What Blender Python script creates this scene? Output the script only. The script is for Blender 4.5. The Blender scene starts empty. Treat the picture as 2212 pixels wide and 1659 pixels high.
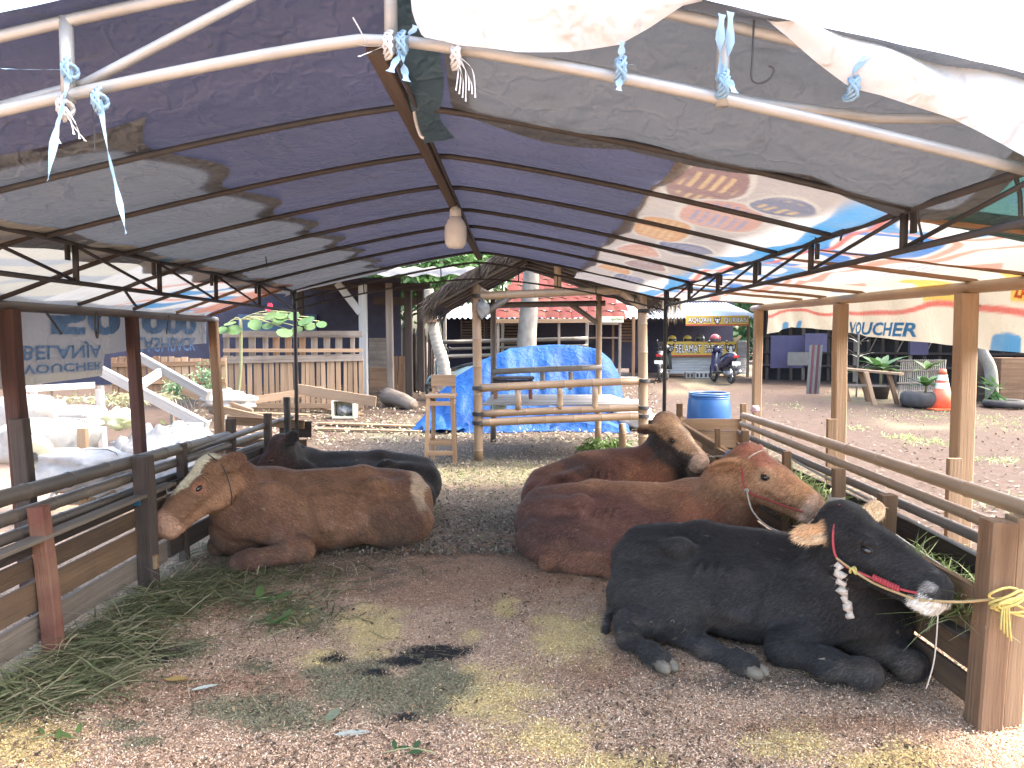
import bpy, bmesh, math, random
import numpy as np
from mathutils import Vector, Matrix

random.seed(7); RNG = np.random.default_rng(7)
SC = bpy.context.scene
COL = SC.collection

# ------------------------------------------------------------------ camera
CAM_H = 1.55
FPX, CX, CY = 1600.0, 1106.0, 829.5          # focal length and centre, in a 2212 x 1659 frame
PITCH = math.atan((CY - 735.0) / FPX)
YAW = math.atan((1120.0 - CX) / FPX)
cam_d = bpy.data.cameras.new('camera')
cam_d.sensor_width = 36.0
cam_d.lens = 36.0 * FPX / 2212.0
cam_d.clip_start = 0.05
cam_d.clip_end = 3000.0
cam = bpy.data.objects.new('camera', cam_d)
COL.objects.link(cam)
cam.location = (0, 0, CAM_H)
cam.rotation_euler = (math.pi / 2 - PITCH, 0, YAW)
SC.camera = cam
CAM_R = np.array(cam.rotation_euler.to_matrix())

# ------------------------------------------------------------------ sky and sun
SUN = Vector((0.56, 0.03, 0.82)).normalized()
world = bpy.data.worlds.new('World')
SC.world = world
world.use_nodes = True
wn = world.node_tree
for n in list(wn.nodes):
    wn.nodes.remove(n)
w_out = wn.nodes.new('ShaderNodeOutputWorld')
w_bg = wn.nodes.new('ShaderNodeBackground')
w_sky = wn.nodes.new('ShaderNodeTexSky')
w_sky.sky_type = 'NISHITA'
w_sky.sun_disc = False
w_sky.sun_elevation = math.asin(SUN.z)
w_sky.sun_rotation = math.atan2(SUN.x, SUN.y)
w_sky.air_density = 1.2
w_sky.dust_density = 5.5
w_sky.ozone_density = 0.6
w_bg.inputs['Strength'].default_value = 0.15
wn.links.new(w_sky.outputs['Color'], w_bg.inputs['Color'])
wn.links.new(w_bg.outputs['Background'], w_out.inputs['Surface'])

sun_d = bpy.data.lights.new('sun', 'SUN')
sun_d.energy = 0.95
sun_d.angle = math.radians(10.0)
sun_d.color = (1.0, 0.97, 0.92)
sun = bpy.data.objects.new('sun', sun_d)
COL.objects.link(sun)
sun.rotation_euler = SUN.to_track_quat('Z', 'Y').to_euler()
sun.location = SUN * 50

SC.view_settings.view_transform = 'Standard'
SC.view_settings.look = 'None'
SC.view_settings.gamma = 1.0
SC.view_settings.use_curve_mapping = False
SC.view_settings.exposure = 3.2
SC.render.engine = 'CYCLES'
SC.cycles.use_denoising = True
SC.cycles.max_bounces = 8
SC.cycles.diffuse_bounces = 5
SC.cycles.transmission_bounces = 6
SC.cycles.sample_clamp_indirect = 6.0

# ------------------------------------------------------------------ measuring helpers
def ray(px, py):
    v = np.array([(px - CX) / FPX, -(py - CY) / FPX, -1.0])
    return CAM_R @ v

def P(px, py, d):                              # point seen there, d metres down the pen (world y)
    r = ray(px, py)
    t = d / r[1]
    return Vector((r[0] * t, d, CAM_H + r[2] * t))

def ground_z(x, y):
    def sm(a, b, t):
        t = min(1, max(0, (t - a) / (b - a)))
        return t * t * (3 - 2 * t)
    return 0.32 * sm(10.5, 24.0, y)

def GP(px, py):                                # point on the ground seen there
    r = ray(px, py)
    t = -CAM_H / r[2]
    for _ in range(12):
        t = (ground_z(0, r[1] * t) - CAM_H) / r[2]
    return Vector((r[0] * t, r[1] * t, CAM_H + r[2] * t))

# ------------------------------------------------------------------ objects
def props(o, label=None, cat=None, group=None, kind=None):
    if label: o['label'] = label
    if cat: o['category'] = cat
    if group: o['group'] = group
    if kind: o['kind'] = kind
    return o

def thing(name, loc, label, cat, group=None, rotz=0.0):
    o = bpy.data.objects.new(name, None)
    o.empty_display_size = 0.1
    COL.objects.link(o)
    o.location = loc
    o.rotation_euler = (0, 0, rotz)
    return props(o, label, cat, group)

def put(o, parent=None):
    COL.objects.link(o)
    if parent is not None:
        o.parent = parent
    return o

def wloc(parent):
    """world position of the origin of a chain of (unrotated) parents"""
    v = Vector((0, 0, 0))
    while parent is not None:
        v = v + Vector(parent.location)
        parent = parent.parent
    return v

class MB:
    """collects faces and builds one mesh object"""
    def __init__(s):
        s.v = []; s.f = []; s.mi = []
    def quad(s, a, b, c, d, m=0):
        n = len(s.v); s.v += [tuple(a), tuple(b), tuple(c), tuple(d)]
        s.f.append((n, n + 1, n + 2, n + 3)); s.mi.append(m)
    def tri(s, a, b, c, m=0):
        n = len(s.v); s.v += [tuple(a), tuple(b), tuple(c)]
        s.f.append((n, n + 1, n + 2)); s.mi.append(m)
    def ngon(s, pts, m=0):
        n = len(s.v); s.v += [tuple(p) for p in pts]
        s.f.append(tuple(range(n, n + len(pts)))); s.mi.append(m)
    def box(s, c, size, rot=None, ch=0.0, m=0):
        """box about c; ch chamfers the four long edges of its longest axis"""
        R = rot if rot is not None else Matrix.Identity(3)
        c = Vector(c); hx, hy, hz = size[0] / 2, size[1] / 2, size[2] / 2
        if ch <= 0:
            pts = [c + R @ Vector((sx * hx, sy * hy, sz * hz)) for sx in (-1, 1) for sy in (-1, 1) for sz in (-1, 1)]
            n = len(s.v); s.v += [tuple(p) for p in pts]
            for q in ((0, 1, 3, 2), (4, 6, 7, 5), (0, 4, 5, 1), (2, 3, 7, 6), (0, 2, 6, 4), (1, 5, 7, 3)):
                s.f.append(tuple(n + i for i in q)); s.mi.append(m)
            return
        ax = max(range(3), key=lambda i: size[i])
        o1, o2 = [(1, 2), (2, 0), (0, 1)][ax]
        h = (hx, hy, hz); a, b = h[o1], h[o2]
        sec = [(a - ch, -b), (a, -b + ch), (a, b - ch), (a - ch, b), (-a + ch, b), (-a, b - ch), (-a, -b + ch), (-a + ch, -b)]
        n = len(s.v)
        for e in (-1, 1):
            for (u, w) in sec:
                p = [0, 0, 0]; p[ax] = e * h[ax]; p[o1] = u; p[o2] = w
                s.v.append(tuple(c + R @ Vector(p)))
        for i in range(8):
            j = (i + 1) % 8
            s.f.append((n + i, n + j, n + 8 + j, n + 8 + i)); s.mi.append(m)
        s.f.append(tuple(n + i for i in range(7, -1, -1))); s.mi.append(m)
        s.f.append(tuple(n + 8 + i for i in range(8))); s.mi.append(m)
    def tube(s, pts, r, n=8, cap=True, m=0, flat=1.0):
        pts = [Vector(p) for p in pts]
        rr = r if hasattr(r, '__len__') else [r] * len(pts)
        base = len(s.v); prev = None
        for i, p in enumerate(pts):
            t = (pts[min(i + 1, len(pts) - 1)] - pts[max(i - 1, 0)])
            t = t.normalized() if t.length > 1e-9 else Vector((0, 0, 1))
            if prev is None:
                up = Vector((0, 0, 1)) if abs(t.z) < 0.9 else Vector((1, 0, 0))
                a = t.cross(up).normalized()
            else:
                a = (prev - t * prev.dot(t))
                a = a.normalized() if a.length > 1e-6 else t.orthogonal().normalized()
            prev = a
            b = t.cross(a)
            for k in range(n):
                g = 2 * math.pi * k / n
                s.v.append(tuple(p + (a * math.cos(g) + b * math.sin(g) * flat) * rr[i]))
        for i in range(len(pts) - 1):
            for k in range(n):
                k2 = (k + 1) % n
                s.f.append((base + i * n + k, base + i * n + k2, base + (i + 1) * n + k2, base + (i + 1) * n + k)); s.mi.append(m)
        if cap:
            s.f.append(tuple(base + k for k in range(n - 1, -1, -1))); s.mi.append(m)
            e = base + (len(pts) - 1) * n
            s.f.append(tuple(e + k for k in range(n))); s.mi.append(m)
    def lathe(s, prof, n=20, c=(0, 0, 0), m=0, cap=True):
        base = len(s.v)
        for (r, z) in prof:
            for k in range(n):
                g = 2 * math.pi * k / n
                s.v.append((c[0] + r * math.cos(g), c[1] + r * math.sin(g), c[2] + z))
        for i in range(len(prof) - 1):
            for k in range(n):
                k2 = (k + 1) % n
                s.f.append((base + i * n + k, base + i * n + k2, base + (i + 1) * n + k2, base + (i + 1) * n + k)); s.mi.append(m)
        if cap:
            s.f.append(tuple(base + k for k in range(n - 1, -1, -1))); s.mi.append(m)
            e = base + (len(prof) - 1) * n
            s.f.append(tuple(e + k for k in range(n))); s.mi.append(m)
    def grid(s, fn, nu, nv, m=0):
        base = len(s.v)
        for i in range(nu + 1):
            for j in range(nv + 1):
                s.v.append(tuple(fn(i / nu, j / nv)))
        for i in range(nu):
            for j in range(nv):
                a = base + i * (nv + 1) + j
                s.f.append((a, a + 1, a + nv + 2, a + nv + 1)); s.mi.append(m)
    def mesh(s, name, mats, smooth=False):
        me = bpy.data.meshes.new(name)
        me.from_pydata(s.v, [], s.f)
        for mt in (mats if isinstance(mats, (list, tuple)) else [mats]):
            me.materials.append(mt)
        if len(me.materials) > 1:
            me.polygons.foreach_set('material_index', s.mi)
        if smooth:
            me.polygons.foreach_set('use_smooth', [True] * len(me.polygons))
        me.update()
        return me
    def build(s, name, mats, parent=None, smooth=False, loc=None):
        """vertices are in world space; they are moved into the parent's frame"""
        off = Vector(loc) if loc is not None else wloc(parent)
        if parent is not None and loc is None:
            pass
        s.v = [(x - off.x, y - off.y, z - off.z) for (x, y, z) in s.v]
        o = bpy.data.objects.new(name, s.mesh(name, mats, smooth))
        if loc is not None:
            o.location = Vector(loc) - wloc(parent)
        return put(o, parent)

def orient(p0, p1, up=(0, 0, 1)):
    """rotation with local x along p0->p1 and local z near up"""
    x = (Vector(p1) - Vector(p0)).normalized()
    u = Vector(up)
    if abs(x.dot(u.normalized())) > 0.98:
        u = Vector((0, 1, 0))
    y = u.cross(x).normalized()
    z = x.cross(y)
    return Matrix((x, y, z)).transposed()

def seat(o, p, R, parent):
    o.matrix_local = Matrix.Translation(Vector(p) - wloc(parent)) @ R.to_4x4()
    return put(o, parent)

def beam(name, p0, p1, w, h, mat, parent=None, up=(0, 0, 1), ch=None, wob=0.0):
    """sawn timber from p0 to p1, w wide and h deep, grain along local x"""
    p0, p1 = Vector(p0), Vector(p1)
    L = (p1 - p0).length
    ch = min(w, h) * 0.09 if ch is None else ch
    m = MB()
    hw, hh = w / 2, h / 2
    nseg = 1 if wob <= 0 else 5
    base = 0
    for i in range(nseg + 1):
        t = i / nseg
        dy = random.uniform(-wob, wob); dz = random.uniform(-wob, wob); k = 1 + random.uniform(-wob, wob) * 3
        a, b = hw * k, hh * k
        for (u, v) in ((a - ch, -b), (a, -b + ch), (a, b - ch), (a - ch, b), (-a + ch, b), (-a, b - ch), (-a, -b + ch), (-a + ch, -b)):
            m.v.append((t * L, u + dy, v + dz))
    for i in range(nseg):
        for k in range(8):
            k2 = (k + 1) % 8
            m.f.append((i * 8 + k, i * 8 + k2, i * 8 + 8 + k2, i * 8 + 8 + k)); m.mi.append(0)
    m.f.append(tuple(range(7, -1, -1))); m.f.append(tuple(nseg * 8 + k for k in range(8)))
    m.mi += [0, 0]
    o = bpy.data.objects.new(name, m.mesh(name, mat))
    return seat(o, p0, orient(p0, p1, up), parent)

def pole(name, p0, p1, r0, r1, mat, parent=None, node=0.0, n=12, bend=0.0):
    """round pole along local x; node > 0 gives bamboo rings that far apart"""
    p0, p1 = Vector(p0), Vector(p1)
    L = (p1 - p0).length
    m = MB(); pts = []; rad = []
    ph = random.random()
    if node > 0:
        xs = [0.0, L]
        k = -1
        while True:
            k += 1
            x = (ph + k) * node
            if x > L - 0.02: break
            if x > 0.02:
                xs += [x - 0.016, x - 0.006, x, x + 0.007, x + 0.018]
        xs = sorted(set(xs))
    else:
        xs = [L * i / 6 for i in range(7)]
    for x in xs:
        t = x / L
        r = r0 + (r1 - r0) * t
        if node > 0:
            q = abs(((x / node - ph) + 0.5) % 1.0 - 0.5) * node
            r *= 1.0 + (0.13 if q < 0.002 else 0.06 if q < 0.008 else 0.03 if q < 0.02 else 0)
        else:
            r *= 1 + random.uniform(-0.04, 0.04)
        pts.append((x, bend * math.sin(math.pi * t), bend * 0.6 * math.sin(math.pi * t + 0.4) - bend * 0.6 * math.sin(0.4) * (1 - 2 * t)))
        rad.append(r)
    m.tube(pts, rad, n)
    o = bpy.data.objects.new(name, m.mesh(name, mat, True))
    return seat(o, p0, orient(p0, p1), parent)

def strand(name, pts, r, mat, parent=None, n=5, sub=0):
    pts = [Vector(p) for p in pts]
    if sub:
        pts = spline(pts, sub)
    m = MB(); m.tube(pts, r, n)
    return m.build(name, mat, parent, True)

def spline(pts, sub):
    pts = [Vector(p) for p in pts]
    out = []
    for i in range(len(pts) - 1):
        p0 = pts[max(i - 1, 0)]; p1 = pts[i]; p2 = pts[i + 1]; p3 = pts[min(i + 2, len(pts) - 1)]
        for k in range(sub):
            t = k / sub
            out.append(0.5 * ((2 * p1) + (p2 - p0) * t + (2 * p0 - 5 * p1 + 4 * p2 - p3) * t * t + (-p0 + 3 * p1 - 3 * p2 + p3) * t ** 3))
    out.append(pts[-1])
    return out

def copy_tree(o, parent=None):
    c = o.copy()
    COL.objects.link(c)
    if parent is not None:
        c.parent = parent
    for ch in list(o.children):
        copy_tree(ch, c)
    return c

# ------------------------------------------------------------------ materials
def nodes(name):
    m = bpy.data.materials.new(name)
    m.use_nodes = True
    nt = m.node_tree
    b = nt.nodes['Principled BSDF']
    return m, nt, b

def N(nt, t, **kw):
    n = nt.nodes.new(t)
    for k, v in kw.items():
        if k in n.inputs:
            n.inputs[k].default_value = v
        else:
            setattr(n, k, v)
    return n

def mixc(nt, fac, a, b, mode='MIX'):
    n = nt.nodes.new('ShaderNodeMix')
    n.data_type = 'RGBA'; n.blend_type = mode
    for sock, val in ((n.inputs[0], fac), (n.inputs[6], a), (n.inputs[7], b)):
        if hasattr(val, 'is_output') or hasattr(val, 'links'):
            nt.links.new(val, sock)
        else:
            sock.default_value = val if not isinstance(val, tuple) or len(val) == 4 else (*val, 1)
    return n.outputs[2]

def ramp(nt, fac, stops, interp='LINEAR'):
    n = nt.nodes.new('ShaderNodeValToRGB')
    n.color_ramp.interpolation = interp
    el = n.color_ramp.elements
    while len(el) < len(stops): el.new(0.5)
    for e, (p, c) in zip(el, stops):
        e.position = p
        e.color = (*c, 1) if len(c) == 3 else c
    nt.links.new(fac, n.inputs[0])
    return n.outputs[0]

def coords(nt, stretch=(1, 1, 1), kind='Object', rnd=True):
    tc = nt.nodes.new('ShaderNodeTexCoord')
    mp = nt.nodes.new('ShaderNodeMapping')
    mp.inputs['Scale'].default_value = stretch
    nt.links.new(tc.outputs[kind], mp.inputs['Vector'])
    if rnd:
        oi = nt.nodes.new('ShaderNodeObjectInfo')
        mu = nt.nodes.new('ShaderNodeMath'); mu.operation = 'MULTIPLY'; mu.inputs[1].default_value = 37.0
        nt.links.new(oi.outputs['Random'], mu.inputs[0])
        cb = nt.nodes.new('ShaderNodeCombineXYZ')
        for i in range(3): nt.links.new(mu.outputs[0], cb.inputs[i])
        nt.links.new(cb.outputs[0], mp.inputs['Location'])
    return mp.outputs['Vector']

def noise(nt, vec, scale, detail=5, rough=0.6, dist=0.0):
    n = N(nt, 'ShaderNodeTexNoise', Scale=scale, Detail=detail, Roughness=rough, Distortion=dist)
    nt.links.new(vec, n.inputs['Vector'])
    return n.outputs['Fac']

def bumpit(nt, b, h, strength=0.3, dist=0.01):
    bp = N(nt, 'ShaderNodeBump', Strength=strength, Distance=dist)
    nt.links.new(h, bp.inputs['Height'])
    nt.links.new(bp.outputs['Normal'], b.inputs['Normal'])

def M(name, c1, c2=None, scale=6.0, rough=0.7, bump=0.25, stretch=(1, 1, 1), metal=0.0, spec=0.4, vary=0.25,
      dirt=None, dirt_amt=0.5, trans=0.0, sheen=0.0, kind='Object', rnd=True, bdist=0.006):
    """two-tone noisy material; vary changes brightness per object; dirt adds large blotches"""
    m, nt, b = nodes(name)
    c2 = c2 or tuple(x * 0.75 for x in c1)
    vec = coords(nt, stretch, kind, rnd)
    n1 = noise(nt, vec, scale)
    col = ramp(nt, n1, [(0.3, c1), (0.72, c2)])
    if dirt:
        v2 = coords(nt, (1, 1, 1), kind, rnd)
        n2 = noise(nt, v2, scale * 0.35, 6, 0.65, 0.4)
        f = ramp(nt, n2, [(0.48, (0, 0, 0)), (0.68, (dirt_amt,) * 3)])
        col = mixc(nt, f, col, dirt)
    if vary > 0 and rnd:
        oi = nt.nodes.new('ShaderNodeObjectInfo')
        mr = N(nt, 'ShaderNodeMapRange'); mr.inputs[3].default_value = 1 - vary; mr.inputs[4].default_value = 1 + vary * 0.6
        nt.links.new(oi.outputs['Random'], mr.inputs[0])
        hs = nt.nodes.new('ShaderNodeHueSaturation')
        nt.links.new(mr.outputs[0], hs.inputs['Value']); nt.links.new(col, hs.inputs['Color'])
        col = hs.outputs['Color']
    nt.links.new(col, b.inputs['Base Color'])
    b.inputs['Roughness'].default_value = rough
    b.inputs['Metallic'].default_value = metal
    b.inputs['Specular IOR Level'].default_value = spec
    if sheen: b.inputs['Sheen Weight'].default_value = sheen
    if bump > 0:
        n3 = noise(nt, vec, scale * 4.0, 6, 0.65)
        bumpit(nt, b, n3, bump, bdist)
    if trans > 0:
        tr = nt.nodes.new('ShaderNodeBsdfTranslucent')
        nt.links.new(col, tr.inputs['Color'])
        mx = nt.nodes.new('ShaderNodeMixShader'); mx.inputs[0].default_value = trans
        nt.links.new(b.outputs[0], mx.inputs[1]); nt.links.new(tr.outputs[0], mx.inputs[2])
        nt.links.new(mx.outputs[0], nt.nodes['Material Output'].inputs['Surface'])
    return m

WOODS = dict(stretch=(0.35, 7, 7), scale=2.2, rough=0.85, bump=0.8, spec=0.2, bdist=0.012)
MAT = {}
MAT['wood'] = M('raw_timber', (0.262, 0.164, 0.098), (0.156, 0.090, 0.053), dirt=(0.082, 0.053, 0.037), dirt_amt=0.45, **WOODS)
MAT['wood_pale'] = M('pale_timber', (0.361, 0.246, 0.156), (0.254, 0.164, 0.098), dirt=(0.164, 0.115, 0.082), dirt_amt=0.35, **WOODS)
MAT['wood_grey'] = M('weathered_timber', (0.26, 0.215, 0.175), (0.14, 0.11, 0.09), dirt=(0.05, 0.04, 0.035), **WOODS)
MAT['wood_dark'] = M('dark_timber', (0.085, 0.065, 0.055), (0.04, 0.032, 0.03), dirt=(0.12, 0.10, 0.085), dirt_amt=0.3, **WOODS)
MAT['wood_red'] = M('red_painted_timber', (0.20, 0.075, 0.055), (0.11, 0.05, 0.04), dirt=(0.30, 0.19, 0.12), dirt_amt=0.7, **WOODS)
MAT['wood_maroon'] = M('maroon_timber', (0.115, 0.058, 0.048), (0.065, 0.038, 0.034), dirt=(0.16, 0.10, 0.07), dirt_amt=0.5, **WOODS)
MAT['wood_white'] = M('whitewashed_timber', (0.328, 0.316, 0.295), (0.246, 0.234, 0.213), dirt=(0.180, 0.156, 0.123), dirt_amt=0.4, **WOODS)
MAT['pen_plank'] = M('pen_plank', (0.20, 0.125, 0.075), (0.115, 0.075, 0.05), dirt=(0.05, 0.04, 0.035), dirt_amt=0.6, **WOODS)
MAT['bamboo'] = M('pale_bamboo', (0.361, 0.254, 0.164), (0.271, 0.176, 0.102), stretch=(0.5, 5, 5), scale=2.5, rough=0.42, bump=0.12, spec=0.5, dirt=(0.164, 0.098, 0.057), dirt_amt=0.5, vary=0.2)
MAT['bamboo_dark'] = M('dark_bamboo', (0.13, 0.105, 0.085), (0.055, 0.048, 0.045), stretch=(0.5, 5, 5), scale=2.5, rough=0.5, bump=0.15, spec=0.45, dirt=(0.28, 0.22, 0.15), dirt_amt=0.35)
MAT['bamboo_grey'] = M('grey_bamboo', (0.279, 0.246, 0.205), (0.164, 0.139, 0.115), stretch=(0.5, 5, 5), scale=2.5, rough=0.5, bump=0.15, dirt=(0.082, 0.066, 0.049))
MAT['iron_shade'] = M('rusty_iron_and_shaded_pipe', (0.030, 0.029, 0.031), (0.045, 0.040, 0.038), scale=14, rough=0.65, bump=0.25, metal=0.2, dirt=(0.075, 0.05, 0.038), dirt_amt=0.35, vary=0.1)  # dark iron; also the tent pipe with its backlit shade put in
MAT['pipe'] = M('galvanised_pipe', (0.361, 0.361, 0.353), (0.287, 0.287, 0.283), scale=9, rough=0.42, bump=0.1, metal=0.25, dirt=(0.295, 0.271, 0.238), dirt_amt=0.4, vary=0.05)
MAT['string_blue'] = M('blue_raffia', (0.23, 0.40, 0.56), (0.36, 0.52, 0.66), stretch=(1, 1, 0.2), scale=30, rough=0.45, bump=0.3, trans=0.3, vary=0.1)
MAT['string_white'] = M('white_raffia', (0.68, 0.67, 0.66), (0.5, 0.5, 0.5), stretch=(1, 1, 0.2), scale=30, rough=0.5, bump=0.3, trans=0.3, vary=0.1)
MAT['string_black'] = M('black_cord', (0.025, 0.025, 0.028), (0.05, 0.05, 0.05), rough=0.6, vary=0.1)
MAT['black_plastic'] = M('black_plastic', (0.02, 0.02, 0.023), (0.035, 0.035, 0.04), rough=0.35, bump=0.08, spec=0.5)
MAT['grey_metal'] = M('grey_metal', (0.30, 0.30, 0.31), (0.22, 0.22, 0.23), rough=0.4, metal=0.7, bump=0.05)
MAT['rubber'] = M('rubber', (0.03, 0.03, 0.032), (0.055, 0.052, 0.05), rough=0.85, bump=0.2, dirt=(0.12, 0.1, 0.08))
MAT['concrete'] = M('concrete', (0.344, 0.336, 0.320), (0.246, 0.238, 0.221), scale=10, rough=0.9, bump=0.5, dirt=(0.164, 0.139, 0.107))
MAT['white'] = M('white_paint', (0.377, 0.373, 0.361), (0.312, 0.303, 0.287), rough=0.6, bump=0.1, dirt=(0.369, 0.336, 0.295), dirt_amt=0.3)
MAT['navy_board'] = M('dark_navy_sheet', (0.035, 0.035, 0.065), (0.022, 0.022, 0.04), rough=0.7, bump=0.15)
MAT['dark_void'] = M('near_black_boards', (0.035, 0.032, 0.032), (0.02, 0.02, 0.022), stretch=(1, 1, 0.3), scale=5, rough=0.9, bump=0.3, dirt=(0.06, 0.05, 0.045))
MAT['thatch'] = M('dry_thatch', (0.075, 0.058, 0.045), (0.035, 0.03, 0.026), stretch=(10, 10, 1), scale=3, rough=0.95, bump=0.8, dirt=(0.13, 0.1, 0.07))
MAT['straw'] = M('straw', (0.60, 0.47, 0.29), (0.42, 0.31, 0.18), scale=12, rough=0.8, bump=0.1)
# ------------------------------------------------------------------ numpy noise and projection
def vnoise(x, y, seed=0):
    xi = np.floor(x).astype(np.int64); yi = np.floor(y).astype(np.int64)
    fx = x - xi; fy = y - yi
    fx = fx * fx * (3 - 2 * fx); fy = fy * fy * (3 - 2 * fy)
    def h(a, b):
        n = (a * 374761393 + b * 668265263 + seed * 1442695041) & 0xffffffff
        n = ((n ^ (n >> 13)) * 1274126177) & 0xffffffff
        return ((n ^ (n >> 16)) & 0xffff) / 65535.0
    return (h(xi, yi) * (1 - fx) + h(xi + 1, yi) * fx) * (1 - fy) + (h(xi, yi + 1) * (1 - fx) + h(xi + 1, yi + 1) * fx) * fy

def fbm(x, y, o=4, seed=0):
    s = 0; a = 0.5
    for i in range(o):
        s = s + a * vnoise(x * 2 ** i + 13.7 * i, y * 2 ** i + 7.1 * i, seed + i); a *= 0.5
    return s

def proj(x, y, z):
    d = np.stack([x, y, z - CAM_H], -1) @ CAM_R
    dz = np.minimum(d[..., 2], -0.05)
    return CX + FPX * d[..., 0] / -dz, CY - FPX * d[..., 1] / -dz

def sstep(a, b, t):
    t = np.clip((t - a) / (b - a), 0, 1)
    return t * t * (3 - 2 * t)

# ------------------------------------------------------------------ ground
def axis(lo, hi, fine_lo, fine_hi, step, grow=1.22):
    a = list(np.arange(fine_lo, fine_hi + 1e-6, step))
    s = step
    while a[-1] < hi: s *= grow; a.append(a[-1] + s)
    s = step
    while a[0] > lo: s *= grow; a.insert(0, a[0] - s)
    return np.array(a)

gx = axis(-260, 260, -3.4, 3.4, 0.04)
gy = axis(-40, 420, 1.6, 9.6, 0.04)
GX, GY = np.meshgrid(gx, gy, indexing='ij')
base_z = 0.32 * sstep(10.5, 24.0, GY)
PXg, PYg = proj(GX, GY, base_z * 0)
inpen = sstep(-2.75, -2.45, GX) * sstep(2.35, 2.05, GX) * sstep(8.3, 7.5, GY)
relief = (fbm(GX * 3, GY * 3, 5, 3) - 0.5) * 0.05 + (fbm(GX * 16, GY * 16, 3, 9) - 0.5) * 0.02
GZ = base_z + relief * (0.35 + 0.65 * sstep(5.2, 4.2, GY)) * sstep(30, 8, GY)
GZ = GZ - 0.006
far = np.abs(GX) + np.abs(GY)
# zones, measured where they lie: R darker litter, G green, B yellow hulls, A yard
darkz = inpen * sstep(5.15, 6.1, GY + (fbm(GX * 2, GY * 2, 4, 21) - 0.5) * 1.2) * 0.85
darkz = np.maximum(darkz, sstep(7.0, 7.6, GY) * sstep(15.0, 11.0, GY) * sstep(3.2, 2.2, np.abs(GX - 0.2)) * 0.6)
greenz = np.zeros_like(GX); yelz = np.zeros_like(GX); blackz = np.zeros_like(GX)
def blob(arr, px, py, rx, ry, s=1.0, edge=1.1):
    d = np.sqrt(((PXg - px) / rx) ** 2 + ((PYg - py) / ry) ** 2) + (fbm(GX * 9, GY * 9, 5, int(px)) - 0.47) * 1.7
    np.maximum(arr, s * sstep(1 + edge / 2, 1 - edge / 2, d) * (GY > 0.5), out=arr)
for b_ in ((800, 1360, 75, 55), (1230, 1375, 75, 60), (1095, 1310, 30, 22), (1050, 1500, 110, 60), (1180, 1600, 110, 50), (1700, 1595, 90, 40),
           (1940, 1640, 110, 40), (60, 1610, 110, 60), (640, 1320, 50, 20), (1020, 1370, 22, 16), (1330, 1650, 120, 40), (700, 1420, 40, 30)):
    blob(yelz, *b_, s=0.8)
for b_ in ((830, 1490, 185, 62), (600, 1530, 150, 36), (930, 1440, 60, 40), (560, 1440, 40, 18), (420, 1395, 55, 28), (330, 1600, 50, 14), (690, 1445, 40, 15), (270, 1560, 40, 12)):
    blob(greenz, *b_, s=0.85)
for b_ in ((935, 1405, 85, 14), (815, 1450, 30, 9), (320, 1400, 60, 22), (880, 1428, 60, 9), (880, 1545, 26, 9), (330, 1420, 40, 16), (720, 1420, 26, 12)):
    blob(blackz, *b_, s=0.95)
# darker floor round the animals and by the left boards
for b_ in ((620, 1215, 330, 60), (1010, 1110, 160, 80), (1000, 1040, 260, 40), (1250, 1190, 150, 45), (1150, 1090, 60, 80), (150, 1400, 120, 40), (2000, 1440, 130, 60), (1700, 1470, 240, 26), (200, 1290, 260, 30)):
    blob(darkz, *b_, s=0.66)
# brown half-wet ridge of hulls
brownz = np.zeros_like(GX)
for b_ in ((1120, 1230, 170, 60), (880, 1270, 260, 40), (1090, 1150, 60, 50), (1000, 1200, 150, 50), (1300, 1440, 130, 40), (1800, 1560, 240, 26), (560, 1480, 200, 40), (240, 1500, 220, 40), (480, 1300, 200, 30)):
    blob(brownz, *b_, s=0.70)
yard = np.clip(np.maximum(sstep(2.1, 2.5, GX), sstep(8.2, 9.5, GY)), 0, 1)
ygreen = sstep(0.50, 0.66, fbm(GX * 0.55, GY * 0.45, 4, 5)) * yard
ygreen *= np.clip(sstep(1.5, 4, GX) + 0.7 * sstep(16, 10, GY) * sstep(3, 0, GX) + 0.4, 0, 1)
greenz = np.maximum(greenz * (1 - yard), ygreen * 0.62)
strip = sstep(7.6, 8.1, GY) * sstep(9.4, 8.8, GY) * sstep(-1.6, -0.8, GX) * sstep(1.9, 1.3, GX)
greenz = np.maximum(greenz, strip * 0.55)
nx_, ny_ = GX.shape
gv = np.stack([GX, GY, GZ], -1).reshape(-1, 3)
gi = np.arange(nx_ * ny_).reshape(nx_, ny_)
gf = np.stack([gi[:-1, :-1], gi[1:, :-1], gi[1:, 1:], gi[:-1, 1:]], -1).reshape(-1, 4)

def np_mesh(name, v, f, mats, smooth=True, cols=None):
    """mesh from numpy arrays; f is (n,3) or (n,4); cols = {attribute: (n,4)}"""
    me = bpy.data.meshes.new(name)
    v = np.asarray(v, np.float32); f = np.asarray(f, np.int32)
    k = f.shape[1]
    me.vertices.add(len(v)); me.vertices.foreach_set('co', v.ravel())
    me.loops.add(f.size); me.loops.foreach_set('vertex_index', f.ravel())
    me.polygons.add(len(f))
    me.polygons.foreach_set('loop_start', np.arange(0, f.size, k, dtype=np.int32))
    try: me.polygons.foreach_set('loop_total', np.full(len(f), k, np.int32))
    except Exception: pass
    for m in (mats if isinstance(mats, (list, tuple)) else [mats]): me.materials.append(m)
    for nme, c in (cols or {}).items():
        a = me.attributes.new(nme, 'FLOAT_COLOR', 'POINT')
        a.data.foreach_set('color', np.asarray(c, np.float32).ravel())
    me.update(calc_edges=True)
    me.validate()
    if smooth: me.polygons.foreach_set('use_smooth', np.ones(len(f), bool))
    return me

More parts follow.
